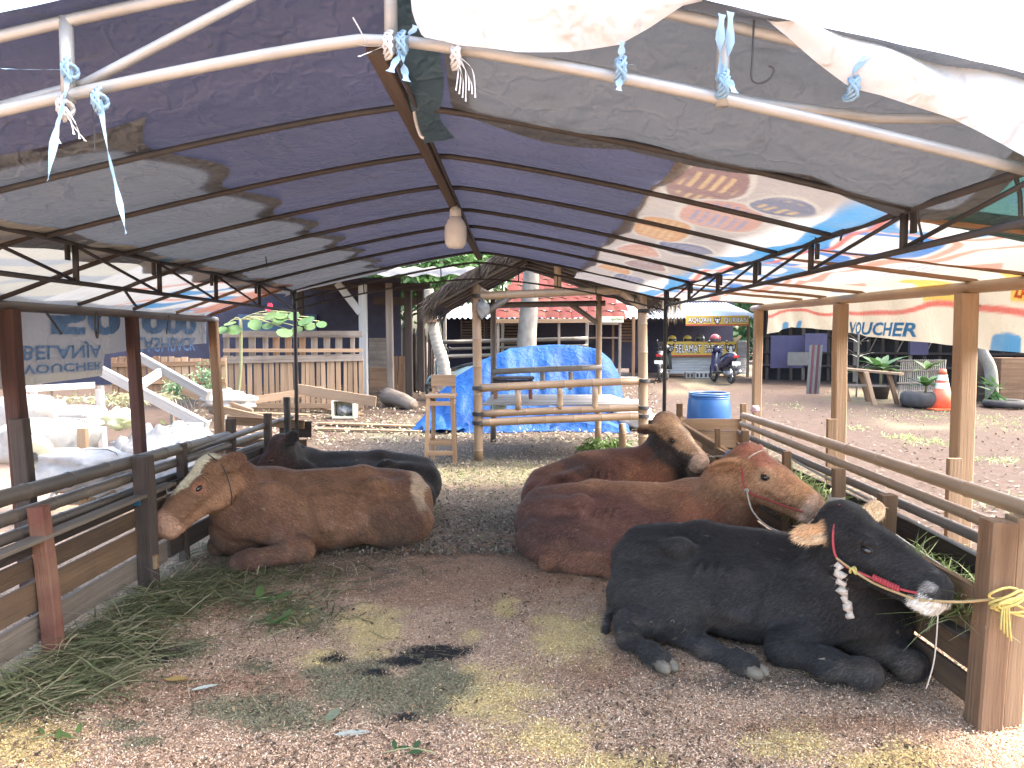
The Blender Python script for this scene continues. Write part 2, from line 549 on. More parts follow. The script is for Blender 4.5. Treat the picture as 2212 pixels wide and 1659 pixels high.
def ground_material():
    m, nt, b = nodes('litter_and_yard')
    vec = coords(nt, (1, 1, 1), 'Object', False)
    za = N(nt, 'ShaderNodeAttribute', attribute_name='zone_a')
    zb = N(nt, 'ShaderNodeAttribute', attribute_name='zone_b')
    sa = nt.nodes.new('ShaderNodeSeparateColor'); nt.links.new(za.outputs['Color'], sa.inputs[0])
    sb = nt.nodes.new('ShaderNodeSeparateColor'); nt.links.new(zb.outputs['Color'], sb.inputs[0])
    big = noise(nt, vec, 5.0, 6, 0.65)
    mid = noise(nt, vec, 34.0, 5, 0.7)
    vor = N(nt, 'ShaderNodeTexVoronoi', Scale=115.0, feature='F1'); nt.links.new(vec, vor.inputs['Vector'])
    vor2 = N(nt, 'ShaderNodeTexVoronoi', Scale=60.0, feature='F1'); nt.links.new(vec, vor2.inputs['Vector'])
    sv = nt.nodes.new('ShaderNodeSeparateColor'); nt.links.new(vor.outputs['Color'], sv.inputs[0])
    hull = ramp(nt, sv.outputs[0], [(0.0, (0.16, 0.11, 0.08)), (0.2, (0.48, 0.295, 0.18)), (0.5, (0.69, 0.455, 0.295)), (0.85, (0.77, 0.55, 0.385)), (1.0, (0.80, 0.68, 0.54))])
    hull = mixc(nt, ramp(nt, mid, [(0.30, (0, 0, 0)), (0.48, (0.55,) * 3), (0.75, (0, 0, 0))]), hull, (0.33, 0.22, 0.155))
    hull = mixc(nt, ramp(nt, big, [(0.45, (0, 0, 0)), (0.7, (0.4,) * 3)]), hull, (0.30, 0.215, 0.155))
    gm = nt.nodes.new('ShaderNodeMath'); gm.operation = 'MULTIPLY_ADD'; gm.inputs[1].default_value = 0.45
    nt.links.new(sv.outputs[2], gm.inputs[0])
    g2 = nt.nodes.new('ShaderNodeMath'); g2.operation = 'MULTIPLY'; g2.inputs[1].default_value = 0.55; nt.links.new(mid, g2.inputs[0]); nt.links.new(g2.outputs[0], gm.inputs[2])
    grain = gm.outputs[0]
    def edge(sock, lo=0.22, hi=0.85, k=0.9):
        ad = nt.nodes.new('ShaderNodeMath'); ad.operation = 'MULTIPLY_ADD'
        nt.links.new(grain, ad.inputs[0]); ad.inputs[1].default_value = k
        sb_ = nt.nodes.new('ShaderNodeMath'); sb_.operation = 'SUBTRACT'
        nt.links.new(sock, sb_.inputs[0]); sb_.inputs[1].default_value = k * 0.5
        nt.links.new(sb_.outputs[0], ad.inputs[2])
        return ramp(nt, ad.outputs[0], [(lo, (0, 0, 0)), (hi, (1, 1, 1))])
    yel = ramp(nt, sv.outputs[1], [(0, (0.46, 0.33, 0.14)), (0.5, (0.68, 0.52, 0.24)), (1, (0.77, 0.63, 0.34))])
    col = mixc(nt, edge(sb.outputs[1]), hull, ramp(nt, sv.outputs[1], [(0, (0.19, 0.105, 0.062)), (1, (0.54, 0.325, 0.205))]))
    col = mixc(nt, edge(sa.outputs[2]), col, yel)
    umber = ramp(nt, sv.outputs[2], [(0.0, (0.040, 0.034, 0.030)), (0.6, (0.095, 0.078, 0.062)), (0.9, (0.20, 0.155, 0.115)), (1.0, (0.36, 0.28, 0.20))])
    # the open yard: trodden earth
    earth = ramp(nt, big, [(0.25, (0.068, 0.043, 0.031)), (0.5, (0.086, 0.058, 0.043)), (0.75, (0.102, 0.073, 0.057))])
    earth = mixc(nt, ramp(nt, sv.outputs[0], [(0.0, (0.7,) * 3), (0.25, (0, 0, 0))]), earth, (0.075, 0.053, 0.04))
    earth = mixc(nt, ramp(nt, mid, [(0.55, (0, 0, 0)), (0.75, (0.5,) * 3)]), earth, (0.105, 0.073, 0.055))
    col = mixc(nt, edge(sb.outputs[2], 0.35, 0.6), col, earth)
    col = mixc(nt, edge(sa.outputs[0]), col, umber)
    grn = ramp(nt, sv.outputs[1], [(0, (0.10, 0.092, 0.05)), (0.5, (0.205, 0.19, 0.115)), (1, (0.34, 0.31, 0.20))])
    col = mixc(nt, edge(sa.outputs[1]), col, grn)
    col = mixc(nt, edge(sb.outputs[0]), col, (0.022, 0.024, 0.024))
    nt.links.new(col, b.inputs['Base Color'])
    b.inputs['Roughness'].default_value = 0.92
    b.inputs['Specular IOR Level'].default_value = 0.2
    ad = nt.nodes.new('ShaderNodeMath'); ad.operation = 'ADD'
    nt.links.new(vor.outputs['Distance'], ad.inputs[0]); nt.links.new(mid, ad.inputs[1])
    bumpit(nt, b, ad.outputs[0], 0.8, 0.016)
    return m

za = np.stack([darkz, greenz, yelz * (1 - yard), np.ones_like(GX)], -1).reshape(-1, 4)
zb = np.stack([blackz, brownz * (1 - yard), yard, np.ones_like(GX)], -1).reshape(-1, 4)
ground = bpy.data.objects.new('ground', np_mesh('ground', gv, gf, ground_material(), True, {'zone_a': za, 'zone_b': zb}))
put(ground); props(ground, 'trodden earth yard with a bed of rice hulls in the cattle pen', 'ground', kind='structure')

# ------------------------------------------------------------------ tent
RIDGE_X, EAVE_L, EAVE_R, TR_L, TR_R = -0.40, -2.90, 2.62, -2.20, 1.44
RIBS = [2.75, 3.45, 4.15, 4.85, 5.55, 6.25, 7.2]
def arch_h(x):
    t = np.abs(x - RIDGE_X) / np.where(x < RIDGE_X, RIDGE_X - TR_L, TR_R - RIDGE_X)
    return 0.85 - 0.37 * np.minimum(t, 1.6) ** 1.22
def eave_l_h(y): return 0.215 + 0 * y
def eave_r_h(y): return 0.31 + 0.055 * (y - 3.8) / 4.2
def roof_z(x, y):
    x = np.asarray(x, float); y = np.asarray(y, float)
    h = arch_h(np.clip(x, TR_L, TR_R))
    fl = np.clip((TR_L - x) / (TR_L - EAVE_L), 0, 1); fr = np.clip((x - TR_R) / (EAVE_R - TR_R), 0, 1)
    h = h * (1 - fl) + (eave_l_h(y) + 0.03) * fl
    h = h * (1 - fr) + (eave_r_h(y) + 0.035) * fr
    front = 0.20 * sstep(2.72, 2.14, y) * (1 - fl) * (1 - fr)
    ph = (y - 2.05) / 0.70
    sag = -0.022 * np.sin(np.pi * ph) ** 2 * sstep(2.3, 2.8, y)
    wr = (fbm(x * 4 + 9, y * 4, 3, 31) - 0.45) * 0.022
    return CAM_H + h + 0.034 + front + sag + wr

FRAME = thing('tent_frame', (RIDGE_X, 4.7, 0), 'steel tube tent frame of arched ribs and side trusses over the cattle', 'tent frame')
def arch_pts(y, off=0.0, x0=TR_L, x1=TR_R, n=28):
    xs = np.linspace(x0, x1, n)
    return [Vector((x, y, CAM_H + float(arch_h(x)) + off)) for x in xs]
def tubes(name, pts, r, mat, parent, n=10):
    m = MB(); m.tube(pts, r, n)
    return m.build(name, mat, parent, True)
tubes('front_arch', arch_pts(2.14), 0.0165, MAT['pipe'], FRAME, 12)
tubes('front_arch', arch_pts(2.14, 0.205), 0.0165, MAT['pipe'], FRAME, 12)
for y in RIBS:
    tubes('rib', arch_pts(y), 0.0125, MAT['iron_shade'], FRAME, 8)  # same pipe as the front arch, its shade put into a darker material
tubes('rib', arch_pts(7.28, -0.09), 0.0105, MAT['iron_shade'], FRAME, 8)
# struts and braces of the front arch
def arch_at(x, y, off=0.0): return Vector((x, y, CAM_H + float(arch_h(x)) + off))
for x in (-1.28, 0.575):
    tubes('strut', [arch_at(x, 2.14, -0.02), arch_at(x, 2.14, 0.215)], 0.019, MAT['pipe'], FRAME)
tubes('strut', [arch_at(-0.36, 2.14, -0.03), arch_at(-0.36, 2.14, 0.32)], 0.019, MAT['pipe'], FRAME)
tubes('brace', [arch_at(-1.75, 2.20, 0.035), arch_at(-1.25, 2.17, 0.035), arch_at(-0.42, 2.10, 0.26)], 0.0145, MAT['pipe'], FRAME)
tubes('brace', [arch_at(0.10, 2.24, 0.045), arch_at(0.7, 2.24, 0.05), arch_at(1.05, 2.22, 0.075), arch_at(TR_R, 2.20, 0.16)], 0.0145, MAT['pipe'], FRAME)
# side trusses
TY = [2.0, 2.81, 3.69, 4.55, 5.4, 6.3, 7.27]
for X, hb in ((TR_L, 0.285), (TR_R, 0.335)):
    zt = CAM_H + 0.48; zb_ = CAM_H + hb
    tubes('truss_chord', [(X, 1.7, zt), (X, 7.32, zt)], 0.0135, MAT['iron_shade'], FRAME)
    tubes('truss_chord', [(X, 1.7, zb_), (X, 7.32, zb_)], 0.0125, MAT['iron_shade'], FRAME)
    for i, y in enumerate(TY):
        tubes('truss_post', [(X, y, zb_), (X, y, zt)], 0.015, MAT['iron_shade'], FRAME, 8)
        if i:
            m = MB(); m.box((X + (0.012 if X > 0 else -0.012), y - 0.045, zt - 0.05), (0.012, 0.03, 0.075)); m.build('bracket', MAT['iron_shade'], FRAME)
        if i < len(TY) - 1:
            tubes('truss_diagonal', [(X, y + 0.02, zt - 0.015) if X < 0 else (X, y + 0.02, zt - 0.015), (X, TY[i + 1] - 0.02, zb_ + 0.012)], 0.0085, MAT['iron_shade'], FRAME, 6)
    tubes('tent_pole', [(X, 7.3, -0.03), (X, 7.3, zt + 0.02)], 0.019, MAT['iron_shade'], FRAME)
    tubes('tent_pole', [(X, 1.72, -0.03), (X, 1.72, zt + 0.02)], 0.019, MAT['iron_shade'], FRAME)
# low tie arch closing the far end, with short droppers
pts = [Vector((x, 7.32, CAM_H + 0.30 + 0.30 * (1 - abs((x - RIDGE_X) / 1.82) ** 1.6))) for x in np.linspace(TR_L, TR_R, 24)]
tubes('end_tie', pts, 0.009, MAT['iron_shade'], FRAME, 6)
for x in np.linspace(TR_L + 0.3, TR_R - 0.3, 9):
    z0 = CAM_H + 0.30 + 0.30 * (1 - abs((x - RIDGE_X) / 1.82) ** 1.6)
    tubes('dropper', [(x, 7.32, z0), (x, 7.29, CAM_H + float(arch_h(x)) - 0.09)], 0.006, MAT['iron_shade'], FRAME, 6)

ridge = thing('ridge_board', (RIDGE_X, 4.7, 0), 'long weathered timber ridge board under the dark tarpaulin', 'beam')
beam('board', (RIDGE_X - 0.012, 2.16, CAM_H + 0.835), (RIDGE_X + 0.01, 7.45, CAM_H + 0.815), 0.050, 0.036, MAT['wood_dark'], ridge, wob=0.004)
tubes('conduit', [(RIDGE_X + 0.035, 2.2, CAM_H + 0.83), (RIDGE_X + 0.04, 4.5, CAM_H + 0.815), (RIDGE_X + 0.035, 7.4, CAM_H + 0.812)], 0.008, MAT['iron_shade'], ridge, 6)

# ------------------------------------------------------------------ tarpaulins
def crease(nt, b, vec, k=0.6):
    nn = N(nt, 'ShaderNodeTexNoise', Scale=2.3, Detail=4.0, Roughness=0.6); nt.links.new(vec, nn.inputs['Vector'])
    add = nt.nodes.new('ShaderNodeVectorMath'); add.operation = 'MULTIPLY_ADD'; add.inputs[1].default_value = (0.55, 0.55, 0.55)
    nt.links.new(nn.outputs['Color'], add.inputs[0]); nt.links.new(vec, add.inputs[2])
    h = None
    for sc_, w_ in ((1.7, 1.0), (4.6, 0.5)):
        vo = N(nt, 'ShaderNodeTexVoronoi', Scale=sc_, feature='DISTANCE_TO_EDGE'); nt.links.new(add.outputs[0], vo.inputs['Vector'])
        r_ = ramp(nt, vo.outputs['Distance'], [(0.0, (w_,) * 3), (0.10, (0.25 * w_,) * 3), (0.3, (0, 0, 0))], 'EASE')
        if h is None: h = r_
        else:
            ad_ = nt.nodes.new('ShaderNodeMath'); ad_.operation = 'ADD'; nt.links.new(h, ad_.inputs[0]); nt.links.new(r_, ad_.inputs[1]); h = ad_.outputs[0]
    n9 = noise(nt, vec, 11, 5, 0.6, 0.4)
    ad_ = nt.nodes.new('ShaderNodeMath'); ad_.operation = 'MULTIPLY_ADD'; ad_.inputs[1].default_value = 0.6
    nt.links.new(n9, ad_.inputs[0]); nt.links.new(h, ad_.inputs[2])
    bumpit(nt, b, ad_.outputs[0], k, 0.03)

def tarp_material(name, c1, c2, trans, stain=None, stain_amt=0.5, rough=0.5, holes=False):
    m, nt, b = nodes(name)
    vec = coords(nt, (1, 1, 1), 'Object', False)
    n1 = noise(nt, vec, 1.6, 6, 0.6, 0.3)
    col = ramp(nt, n1, [(0.3, c1), (0.7, c2)])
    if stain:
        n2 = noise(nt, vec, 3.5, 9, 0.72, 0.6)
        col = mixc(nt, ramp(nt, n2, [(0.56, (0, 0, 0)), (0.70, (stain_amt,) * 3)]), col, stain)
        n4 = noise(nt, vec, 22, 4, 0.7)
        col = mixc(nt, ramp(nt, n4, [(0.66, (0, 0, 0)), (0.72, (stain_amt * 1.4,) * 3)]), col, stain)
    nt.links.new(col, b.inputs['Base Color'])
    b.inputs['Roughness'].default_value = rough
    b.inputs['Specular IOR Level'].default_value = 0.3
    crease(nt, b, vec)
    finish_trans(nt, b, col, trans)
    return m

def finish_trans(nt, b, col, trans):
    tr = nt.nodes.new('ShaderNodeBsdfTranslucent')
    nt.links.new(col, tr.inputs['Color'])
    mx = nt.nodes.new('ShaderNodeMixShader'); mx.inputs[0].default_value = trans
    nt.links.new(b.outputs[0], mx.inputs[1]); nt.links.new(tr.outputs[0], mx.inputs[2])
    nt.links.new(mx.outputs[0], nt.nodes['Material Output'].inputs['Surface'])

def print_material(name, trans):
    m, nt, b = nodes(name)
    at = N(nt, 'ShaderNodeAttribute', attribute_name='Col')
    vec = coords(nt, (1, 1, 1), 'Object', False)
    n1 = noise(nt, vec, 2.2, 6, 0.65, 0.3)
    col = mixc(nt, ramp(nt, n1, [(0.45, (0, 0, 0)), (0.75, (0.28,) * 3)]), at.outputs['Color'], (0.42, 0.38, 0.31))
    col = mixc(nt, 1.0, col, (0.68, 0.68, 0.68), 'MULTIPLY')
    nt.links.new(col, b.inputs['Base Color'])
    b.inputs['Roughness'].default_value = 0.45
    crease(nt, b, vec, 0.35)
    finish_trans(nt, b, col, trans)
    return m

MAT['tarp_navy'] = tarp_material('navy_tarpaulin', (0.036, 0.038, 0.060), (0.044, 0.046, 0.076), 0.2, (0.034, 0.036, 0.040), 0.85)
MAT['tarp_grey'] = tarp_material('grey_tarpaulin', (0.096, 0.108, 0.126), (0.080, 0.091, 0.107), 0.14, (0.052, 0.055, 0.060), 0.7)
MAT['tarp_white'] = tarp_material('white_tarpaulin', (0.80, 0.81, 0.82), (0.72, 0.73, 0.74), 0.45, (0.5, 0.5, 0.48), 0.35)
MAT['tarp_green'] = tarp_material('dark_green_tarpaulin', (0.02, 0.06, 0.05), (0.03, 0.075, 0.075), 0.35, (0.03, 0.06, 0.1), 0.5)
MAT['print'] = print_material('printed_banner', 0.24)
MAT['tarp_teal'] = tarp_material('teal_strip', (0.05, 0.10, 0.14), (0.07, 0.12, 0.16), 0.3)

def sheet(name, us, vs, fn, mat, label, cat='tarpaulin', cols=None, smooth=True, group=None, loc=(0, 0, 0)):
    U, V = np.meshgrid(us, vs, indexing='ij')
    X, Y, Z = fn(U, V)
    v = np.stack([X, Y, Z], -1).reshape(-1, 3) - np.array(loc)
    i = np.arange(U.size).reshape(U.shape)
    f = np.stack([i[:-1, :-1], i[1:, :-1], i[1:, 1:], i[:-1, 1:]], -1).reshape(-1, 4)
    c = None
    if cols is not None:
        rgb = cols(U, V); c = {'Col': np.concatenate([rgb, np.ones(U.shape + (1,))], -1).reshape(-1, 4)}
    o = bpy.data.objects.new(name, np_mesh(name, v, f, mat, smooth, c))
    o.location = loc
    put(o)
    return props(o, label, cat, group)

lin = np.linspace
# navy main sheet, ragged scalloped side edges
def scallop(y): return -1.28 + 0.075 * np.cos(2 * np.pi * (y - 2.4) / 0.7)
def fn_navy(u, y):
    xl = scallop(y) - 0.085 - 1.0 * sstep(2.70, 2.60, y)
    xr = 0.66 + 0.03 * np.sin(y * 3.1) - 0.84 * sstep(2.80, 2.70, y)
    x = xl + (xr - xl) * u
    return x, y, roof_z(x, y) + 0.004
sheet('navy_tarpaulin', lin(0, 1, 70), lin(2.08, 7.62, 230), fn_navy, MAT['tarp_navy'], 'large dark navy tarpaulin stretched over the middle of the tent roof')
def fn_gl(u, y):
    x = scallop(y) * (1 - u) - 2.34 * u - 0.06 * u * np.cos(2 * np.pi * (y - 2.05) / 0.7)
    return x, y + 0.05 * np.sin(u * 5), roof_z(x, y) - 0.012
sheet('grey_tarpaulin', lin(0, 1, 40), lin(2.55, 7.55, 130), fn_gl, MAT['tarp_grey'], 'plain grey tarpaulin along the tent side above the upside-down cashback banner')
def fn_gf(u, v):
    x = -0.24 + (1.62 + 0.24) * u
    ye = 2.78 + 0.10 * np.sin(u * 6.5) * (1 - 0.4 * u) + 0.10 * u
    y = 2.06 + (ye - 2.06) * v
    return x, y, roof_z(x, y) - 0.014 - 0.035 * v * (1 - v) - 0.03 * v ** 3 * np.abs(np.sin(u * 9))
sheet('grey_tarpaulin', lin(0, 1, 90), lin(0, 1, 36), fn_gf, MAT['tarp_grey'], 'stained grey tarpaulin patch tied to the front arch beside the ridge')
def fn_gr(u, v):
    w = np.minimum(u, 0.7) / 0.7
    x = 1.55 + (2.62 - 1.55) * w
    hang = np.clip((u - 0.7) / 0.3, 0, 1)  # outer drop added out of view to keep sun off the floor
    ye = 2.94 + 0.27 * w
    y = 1.4 + (ye - 1.4) * v
    return x + 0.03 * hang, y, roof_z(x, y) - 0.02 - 0.55 * hang
sheet('green_tarpaulin', lin(0, 1, 30), lin(0, 1, 30), fn_gr, MAT['tarp_green'], 'dark green tarpaulin beside the brightly printed roof banner')
# strip of teal plastic by the ridge
def fn_teal(u, y):
    x = RIDGE_X + 0.02 + 0.13 * u * (1 - 0.35 * np.sin(y * 5) ** 2)
    return x, y, roof_z(x, y) - 0.03 - 0.035 * (1 - u)
sheet('plastic_strip', lin(0, 1, 6), lin(2.2, 3.05, 24), fn_teal, MAT['tarp_teal'], 'torn strip of dark teal plastic hanging along the ridge board')

# white flap folded over the front arch
EDGE = [(885, -60), (893, 40), (915, 88), (1000, 108), (1120, 117), (1230, 112), (1338, 98), (1400, 66), (1470, 22), (1545, 6), (1640, 42), (1700, 84), (1765, 136), (1838, 190), (1900, 208), (1960, 232), (2040, 262), (2110, 296), (2212, 345), (2330, 400)]
ex = np.array([P(a, b, 2.10).x for a, b in EDGE]); ez = np.array([P(a, b, 2.10).z for a, b in EDGE])
def fn_flap(u, v):
    x = ex[0] + (ex[-1] - ex[0]) * u
    zb_ = np.interp(x, ex, ez)
    zt_ = np.maximum(CAM_H + arch_h(x) + 0.26, zb_ + 0.05)
    z = zb_ + (zt_ - zb_) * v + 0.10 * v * (v > 0.6) * 0
    fold = 0.028 * np.sin(x * 21 + 3 * v) * (1 - v) * v * 2 + 0.02 * np.sin(x * 9 + 5 * v)
    y = 2.085 + 0.05 * v ** 2 + fold * 0.8 - 0.035 * np.sin(np.pi * v)
    return x, y, z
sheet('white_tarpaulin', lin(0, 1, 220), lin(0, 1, 26), fn_flap, MAT['tarp_white'], 'bright white tarpaulin flap draped and tied over the front arch')

# ---- printed banners over the lean-tos
WHITE = np.array([0.58, 0.575, 0.56]); CREAM = np.array([0.56, 0.525, 0.44]); BLUE = np.array([0.045, 0.17, 0.42]); SKYB = np.array([0.07, 0.24, 0.45])
RED = np.array([0.50, 0.13, 0.11]); SALM = np.array([0.54, 0.25, 0.19]); YEL = np.array([0.58, 0.41, 0.09]); ORA = np.array([0.56, 0.26, 0.08])
NAVY = np.array([0.06, 0.10, 0.22]); PLUM = np.array([0.22, 0.09, 0.085])
def paint(rgb, mask, c):
    m = np.clip(mask, 0, 1)[..., None]
    return rgb * (1 - m) + c * m
def soft(d, w=0.012): return sstep(w, -w, d)

R_LEN = EAVE_R - 0.60                                  # sloping part, then the hang
R_BOT_Y = np.array([1.9, 3.88, 4.5, 5.03, 5.6, 6.19, 6.8, 7.35, 8.05])
R_BOT_Z = np.array([1.47, 1.48, 1.51, 1.54, 1.575, 1.62, 1.66, 1.68, 1.62])
def fn_pr(s, y):
    x = np.minimum(0.60 + s, EAVE_R + 0.01)
    hang = np.clip((s - R_LEN) / 0.36, 0, 1)
    zt = roof_z(x, y) - 0.016
    zb_ = np.interp(y, R_BOT_Y, R_BOT_Z)
    z = zt + (zb_ - zt) * hang
    bul = 0.03 * hang * np.sin(y * 4.1 + 1) + 0.018 * hang * np.sin(y * 13 + s * 8)
    return x + 0.055 * sstep(0, 0.12, hang) + bul, y, z
def col_pr(s, y):
    x = 0.60 + s
    rgb = np.broadcast_to(WHITE, s.shape + (3,)).copy()
    rgb = paint(rgb, sstep(1.9, 2.5, x), CREAM)
    rgb = paint(rgb, sstep(0.45, 0.6, fbm(x * 1.3, y * 0.9, 3, 77)) * 0.35, CREAM)
    # big curved letters and swooshes along the lean-to
    for i, cy in enumerate((2.95, 3.62, 4.3, 5.0, 5.7, 6.4, 7.1)):
        cx = 1.66 + 0.05 * math.sin(i * 2.1); r = 0.21 + 0.03 * math.sin(i * 1.7)
        dd = np.sqrt(((x - cx) / 1.0) ** 2 + ((y - cy) / 1.15) ** 2)
        ring = soft(np.abs(dd - r) - 0.058)
        cut = np.where(i % 2 == 0, soft(np.abs(x - cx - 0.12) - 0.05) * (y > cy), soft(np.abs(y - cy) - 0.05) * (x < cx))
        rgb = paint(rgb, ring * (1 - cut), BLUE if i % 3 else SKYB)
        rgb = paint(rgb, soft(np.abs(dd - r - 0.105) - 0.022) * (x > cx - 0.1), SALM)
    sw = 1.36 + 0.10 * np.sin(y * 1.9 + 0.4)
    rgb = paint(rgb, soft(np.abs(x - sw) - 0.075), SKYB)
    rgb = paint(rgb, soft(np.abs(x - sw - 0.12) - 0.018), RED)
    sw2 = 2.07 + 0.07 * np.sin(y * 2.4)
    rgb = paint(rgb, soft(np.abs(x - sw2) - 0.035 - 0.02 * np.sin(y * 5)), SALM)
    # small print lines, diamonds and a yellow tab
    tl = soft(np.abs(((x - 2.18) / 0.06) % 1.0 - 0.5) - 0.2, 0.05) * soft(np.abs(x - 2.26) - 0.09) * (np.sin(y * 140 + np.floor(x / 0.06) * 5) > -0.2)
    rgb = paint(rgb, tl * (np.sin(y * 3.3) > 0.1), np.array([0.25, 0.25, 0.33]))
    dm = np.abs((x - 2.36) / 0.10) + np.abs(((y - 4.55) % 1.45 - 0.72) / 0.17)
    rgb = paint(rgb, soft(dm - 1, 0.08), SALM)
    rgb = paint(rgb, soft(np.abs(y - 4.75) - 0.22) * soft(np.abs(x - 2.62) - 0.11), YEL)
    rgb = paint(rgb, soft(np.abs(y - 5.9) - 0.16) * soft(np.abs(x - 2.52) - 0.05), SKYB)
    # inner half: double-layer shade painted into the print, with orange and violet ovals
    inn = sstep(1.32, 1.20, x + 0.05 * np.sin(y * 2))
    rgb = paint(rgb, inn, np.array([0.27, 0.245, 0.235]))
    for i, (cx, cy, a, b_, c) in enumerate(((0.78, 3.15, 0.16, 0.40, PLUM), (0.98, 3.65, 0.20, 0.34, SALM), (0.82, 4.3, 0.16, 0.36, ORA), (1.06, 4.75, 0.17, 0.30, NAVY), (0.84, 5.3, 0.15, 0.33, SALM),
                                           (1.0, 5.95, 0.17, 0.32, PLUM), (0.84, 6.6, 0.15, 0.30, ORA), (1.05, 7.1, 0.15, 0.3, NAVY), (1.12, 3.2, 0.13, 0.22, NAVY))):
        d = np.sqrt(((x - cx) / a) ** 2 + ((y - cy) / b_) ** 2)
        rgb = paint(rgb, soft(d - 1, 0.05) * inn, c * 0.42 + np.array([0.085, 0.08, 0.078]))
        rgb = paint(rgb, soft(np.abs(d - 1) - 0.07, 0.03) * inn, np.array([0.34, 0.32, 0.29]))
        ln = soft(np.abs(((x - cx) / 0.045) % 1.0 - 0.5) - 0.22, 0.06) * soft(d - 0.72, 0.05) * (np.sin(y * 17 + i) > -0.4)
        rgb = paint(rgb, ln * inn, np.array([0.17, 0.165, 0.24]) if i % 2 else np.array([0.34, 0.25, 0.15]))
    # the hanging strip: a red line, blue letter tops at the hem
    h = s - R_LEN
    band = 0.165 + 0.028 * np.sin(y * 2.2 + 0.6) + 0.012 * np.sin(y * 5)
    rgb = np.where((h > 0)[..., None], paint(rgb, soft(np.abs(h - band) - 0.017, 0.006), RED), rgb)
    for cy, w in ((3.62, 0.06), (3.83, 0.05), (4.08, 0.11), (4.52, 0.045), (7.52, 0.07), (7.05, 0.04)):
        top = 0.27 + 0.5 * ((y - cy) / w) ** 2 * 0.03
        rgb = np.where((h > 0)[..., None], paint(rgb, soft(np.abs(y - cy) - w, 0.008) * sstep(top, top + 0.01, h), SKYB), rgb)
    lg = soft(np.abs(y - 3.92) - 0.16, 0.006) * soft(np.abs(h - 0.055) - 0.075, 0.006)
    rgb = np.where((h > -0.03)[..., None], paint(rgb, lg, YEL * 0.9 + ORA * 0.1), rgb)
    return rgb
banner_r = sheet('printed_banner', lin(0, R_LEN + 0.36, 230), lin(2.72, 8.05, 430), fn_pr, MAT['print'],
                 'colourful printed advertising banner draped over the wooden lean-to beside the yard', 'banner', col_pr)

L_BOT_Y = np.array([2.3, 4.25, 5.22, 5.27, 6.0, 7.02]); L_BOT_Z = np.array([1.25, 1.27, 1.30, 1.45, 1.49, 1.52])
def fn_pl(s, y):
    x = np.maximum(-2.12 - s, EAVE_L - 0.01)
    SL = -2.12 - EAVE_L
    hang = np.clip((s - SL) / 0.50, 0, 1)
    zt = roof_z(x, y) - 0.014
    z = zt + (np.interp(y, L_BOT_Y, L_BOT_Z) - zt) * hang
    return x - 0.05 * sstep(0, 0.12, hang) + 0.012 * hang * np.sin(y * 5.3), y, z
def col_pl(s, y):
    SL = -2.12 - EAVE_L
    rgb = np.broadcast_to(np.array([0.36, 0.365, 0.37]), s.shape + (3,)).copy()
    rgb = paint(rgb, (s < SL), WHITE)
    q = (s * 1.0 + y * 0.42)
    rgb = paint(rgb, (s < SL) * soft(np.abs((q / 0.30) % 1 - 0.5) - 0.17, 0.02) * (y > 4.5) * (np.sin(y * 2.1 + s) > -0.35), SKYB)
    rgb = paint(rgb, (s < SL) * soft(np.abs((q / 0.42 + 0.3) % 1 - 0.5) - 0.05, 0.02) * (y > 5.0), SALM)
    rgb = paint(rgb, (s < SL) * sstep(6.5, 6.62, y), SALM * 0.8)
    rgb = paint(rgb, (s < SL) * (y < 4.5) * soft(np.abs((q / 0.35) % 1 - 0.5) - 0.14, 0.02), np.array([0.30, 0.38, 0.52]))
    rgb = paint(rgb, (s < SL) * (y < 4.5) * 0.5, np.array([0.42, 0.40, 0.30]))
    h = (s - SL) / 0.5
    z = roof_z(np.full_like(y, EAVE_L), y) * (1 - np.clip(h, 0, 1)) + np.interp(y, L_BOT_Y, L_BOT_Z) * np.clip(h, 0, 1)
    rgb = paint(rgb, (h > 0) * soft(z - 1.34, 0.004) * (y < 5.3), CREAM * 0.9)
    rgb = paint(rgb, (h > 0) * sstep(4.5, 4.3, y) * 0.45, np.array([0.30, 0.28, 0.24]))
    return rgb
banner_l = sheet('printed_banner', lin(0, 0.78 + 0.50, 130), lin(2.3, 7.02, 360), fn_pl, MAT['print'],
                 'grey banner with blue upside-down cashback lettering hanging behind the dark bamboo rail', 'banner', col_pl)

MAT['ink_blue'] = tarp_material('blue_ink', (0.11, 0.22, 0.40), (0.15, 0.26, 0.44), 0.25)
MAT['ink_sky'] = tarp_material('bright_blue_ink', (0.05, 0.22, 0.55), (0.07, 0.26, 0.58), 0.45)
MAT['ink_red'] = tarp_material('red_ink', (0.75, 0.16, 0.06), (0.7, 0.2, 0.08), 0.4)
MAT['ink_black'] = tarp_material('black_ink', (0.06, 0.06, 0.07), (0.05, 0.05, 0.06), 0.2)
MAT['ink_white'] = M('white_ink', (0.80, 0.79, 0.74), (0.72, 0.71, 0.66), rough=0.5, bump=0, vary=0)

def text_geo(body, bold=0.02, extrude=0.0, shear=0.0):
    cu = bpy.data.curves.new('lettering', 'FONT')
    cu.body = body; cu.size = 1.0; cu.offset = bold; cu.extrude = extrude; cu.resolution_u = 3; cu.shear = shear
    cu.align_x = 'LEFT'
    o = bpy.data.objects.new('lettering', cu)
    COL.objects.link(o)
    dg = bpy.context.evaluated_depsgraph_get()
    me = o.evaluated_get(dg).to_mesh()
    v = np.array([tuple(p.co) for p in me.vertices]); f = [tuple(p.vertices) for p in me.polygons]
    o.evaluated_get(dg).to_mesh_clear()
    bpy.data.objects.remove(o); bpy.data.curves.remove(cu)
    v[:, 0] -= v[:, 0].min(); v[:, 0] /= v[:, 0].max()
    v[:, 1] -= v[:, 1].min(); v[:, 1] /= v[:, 1].max()
    return v, f

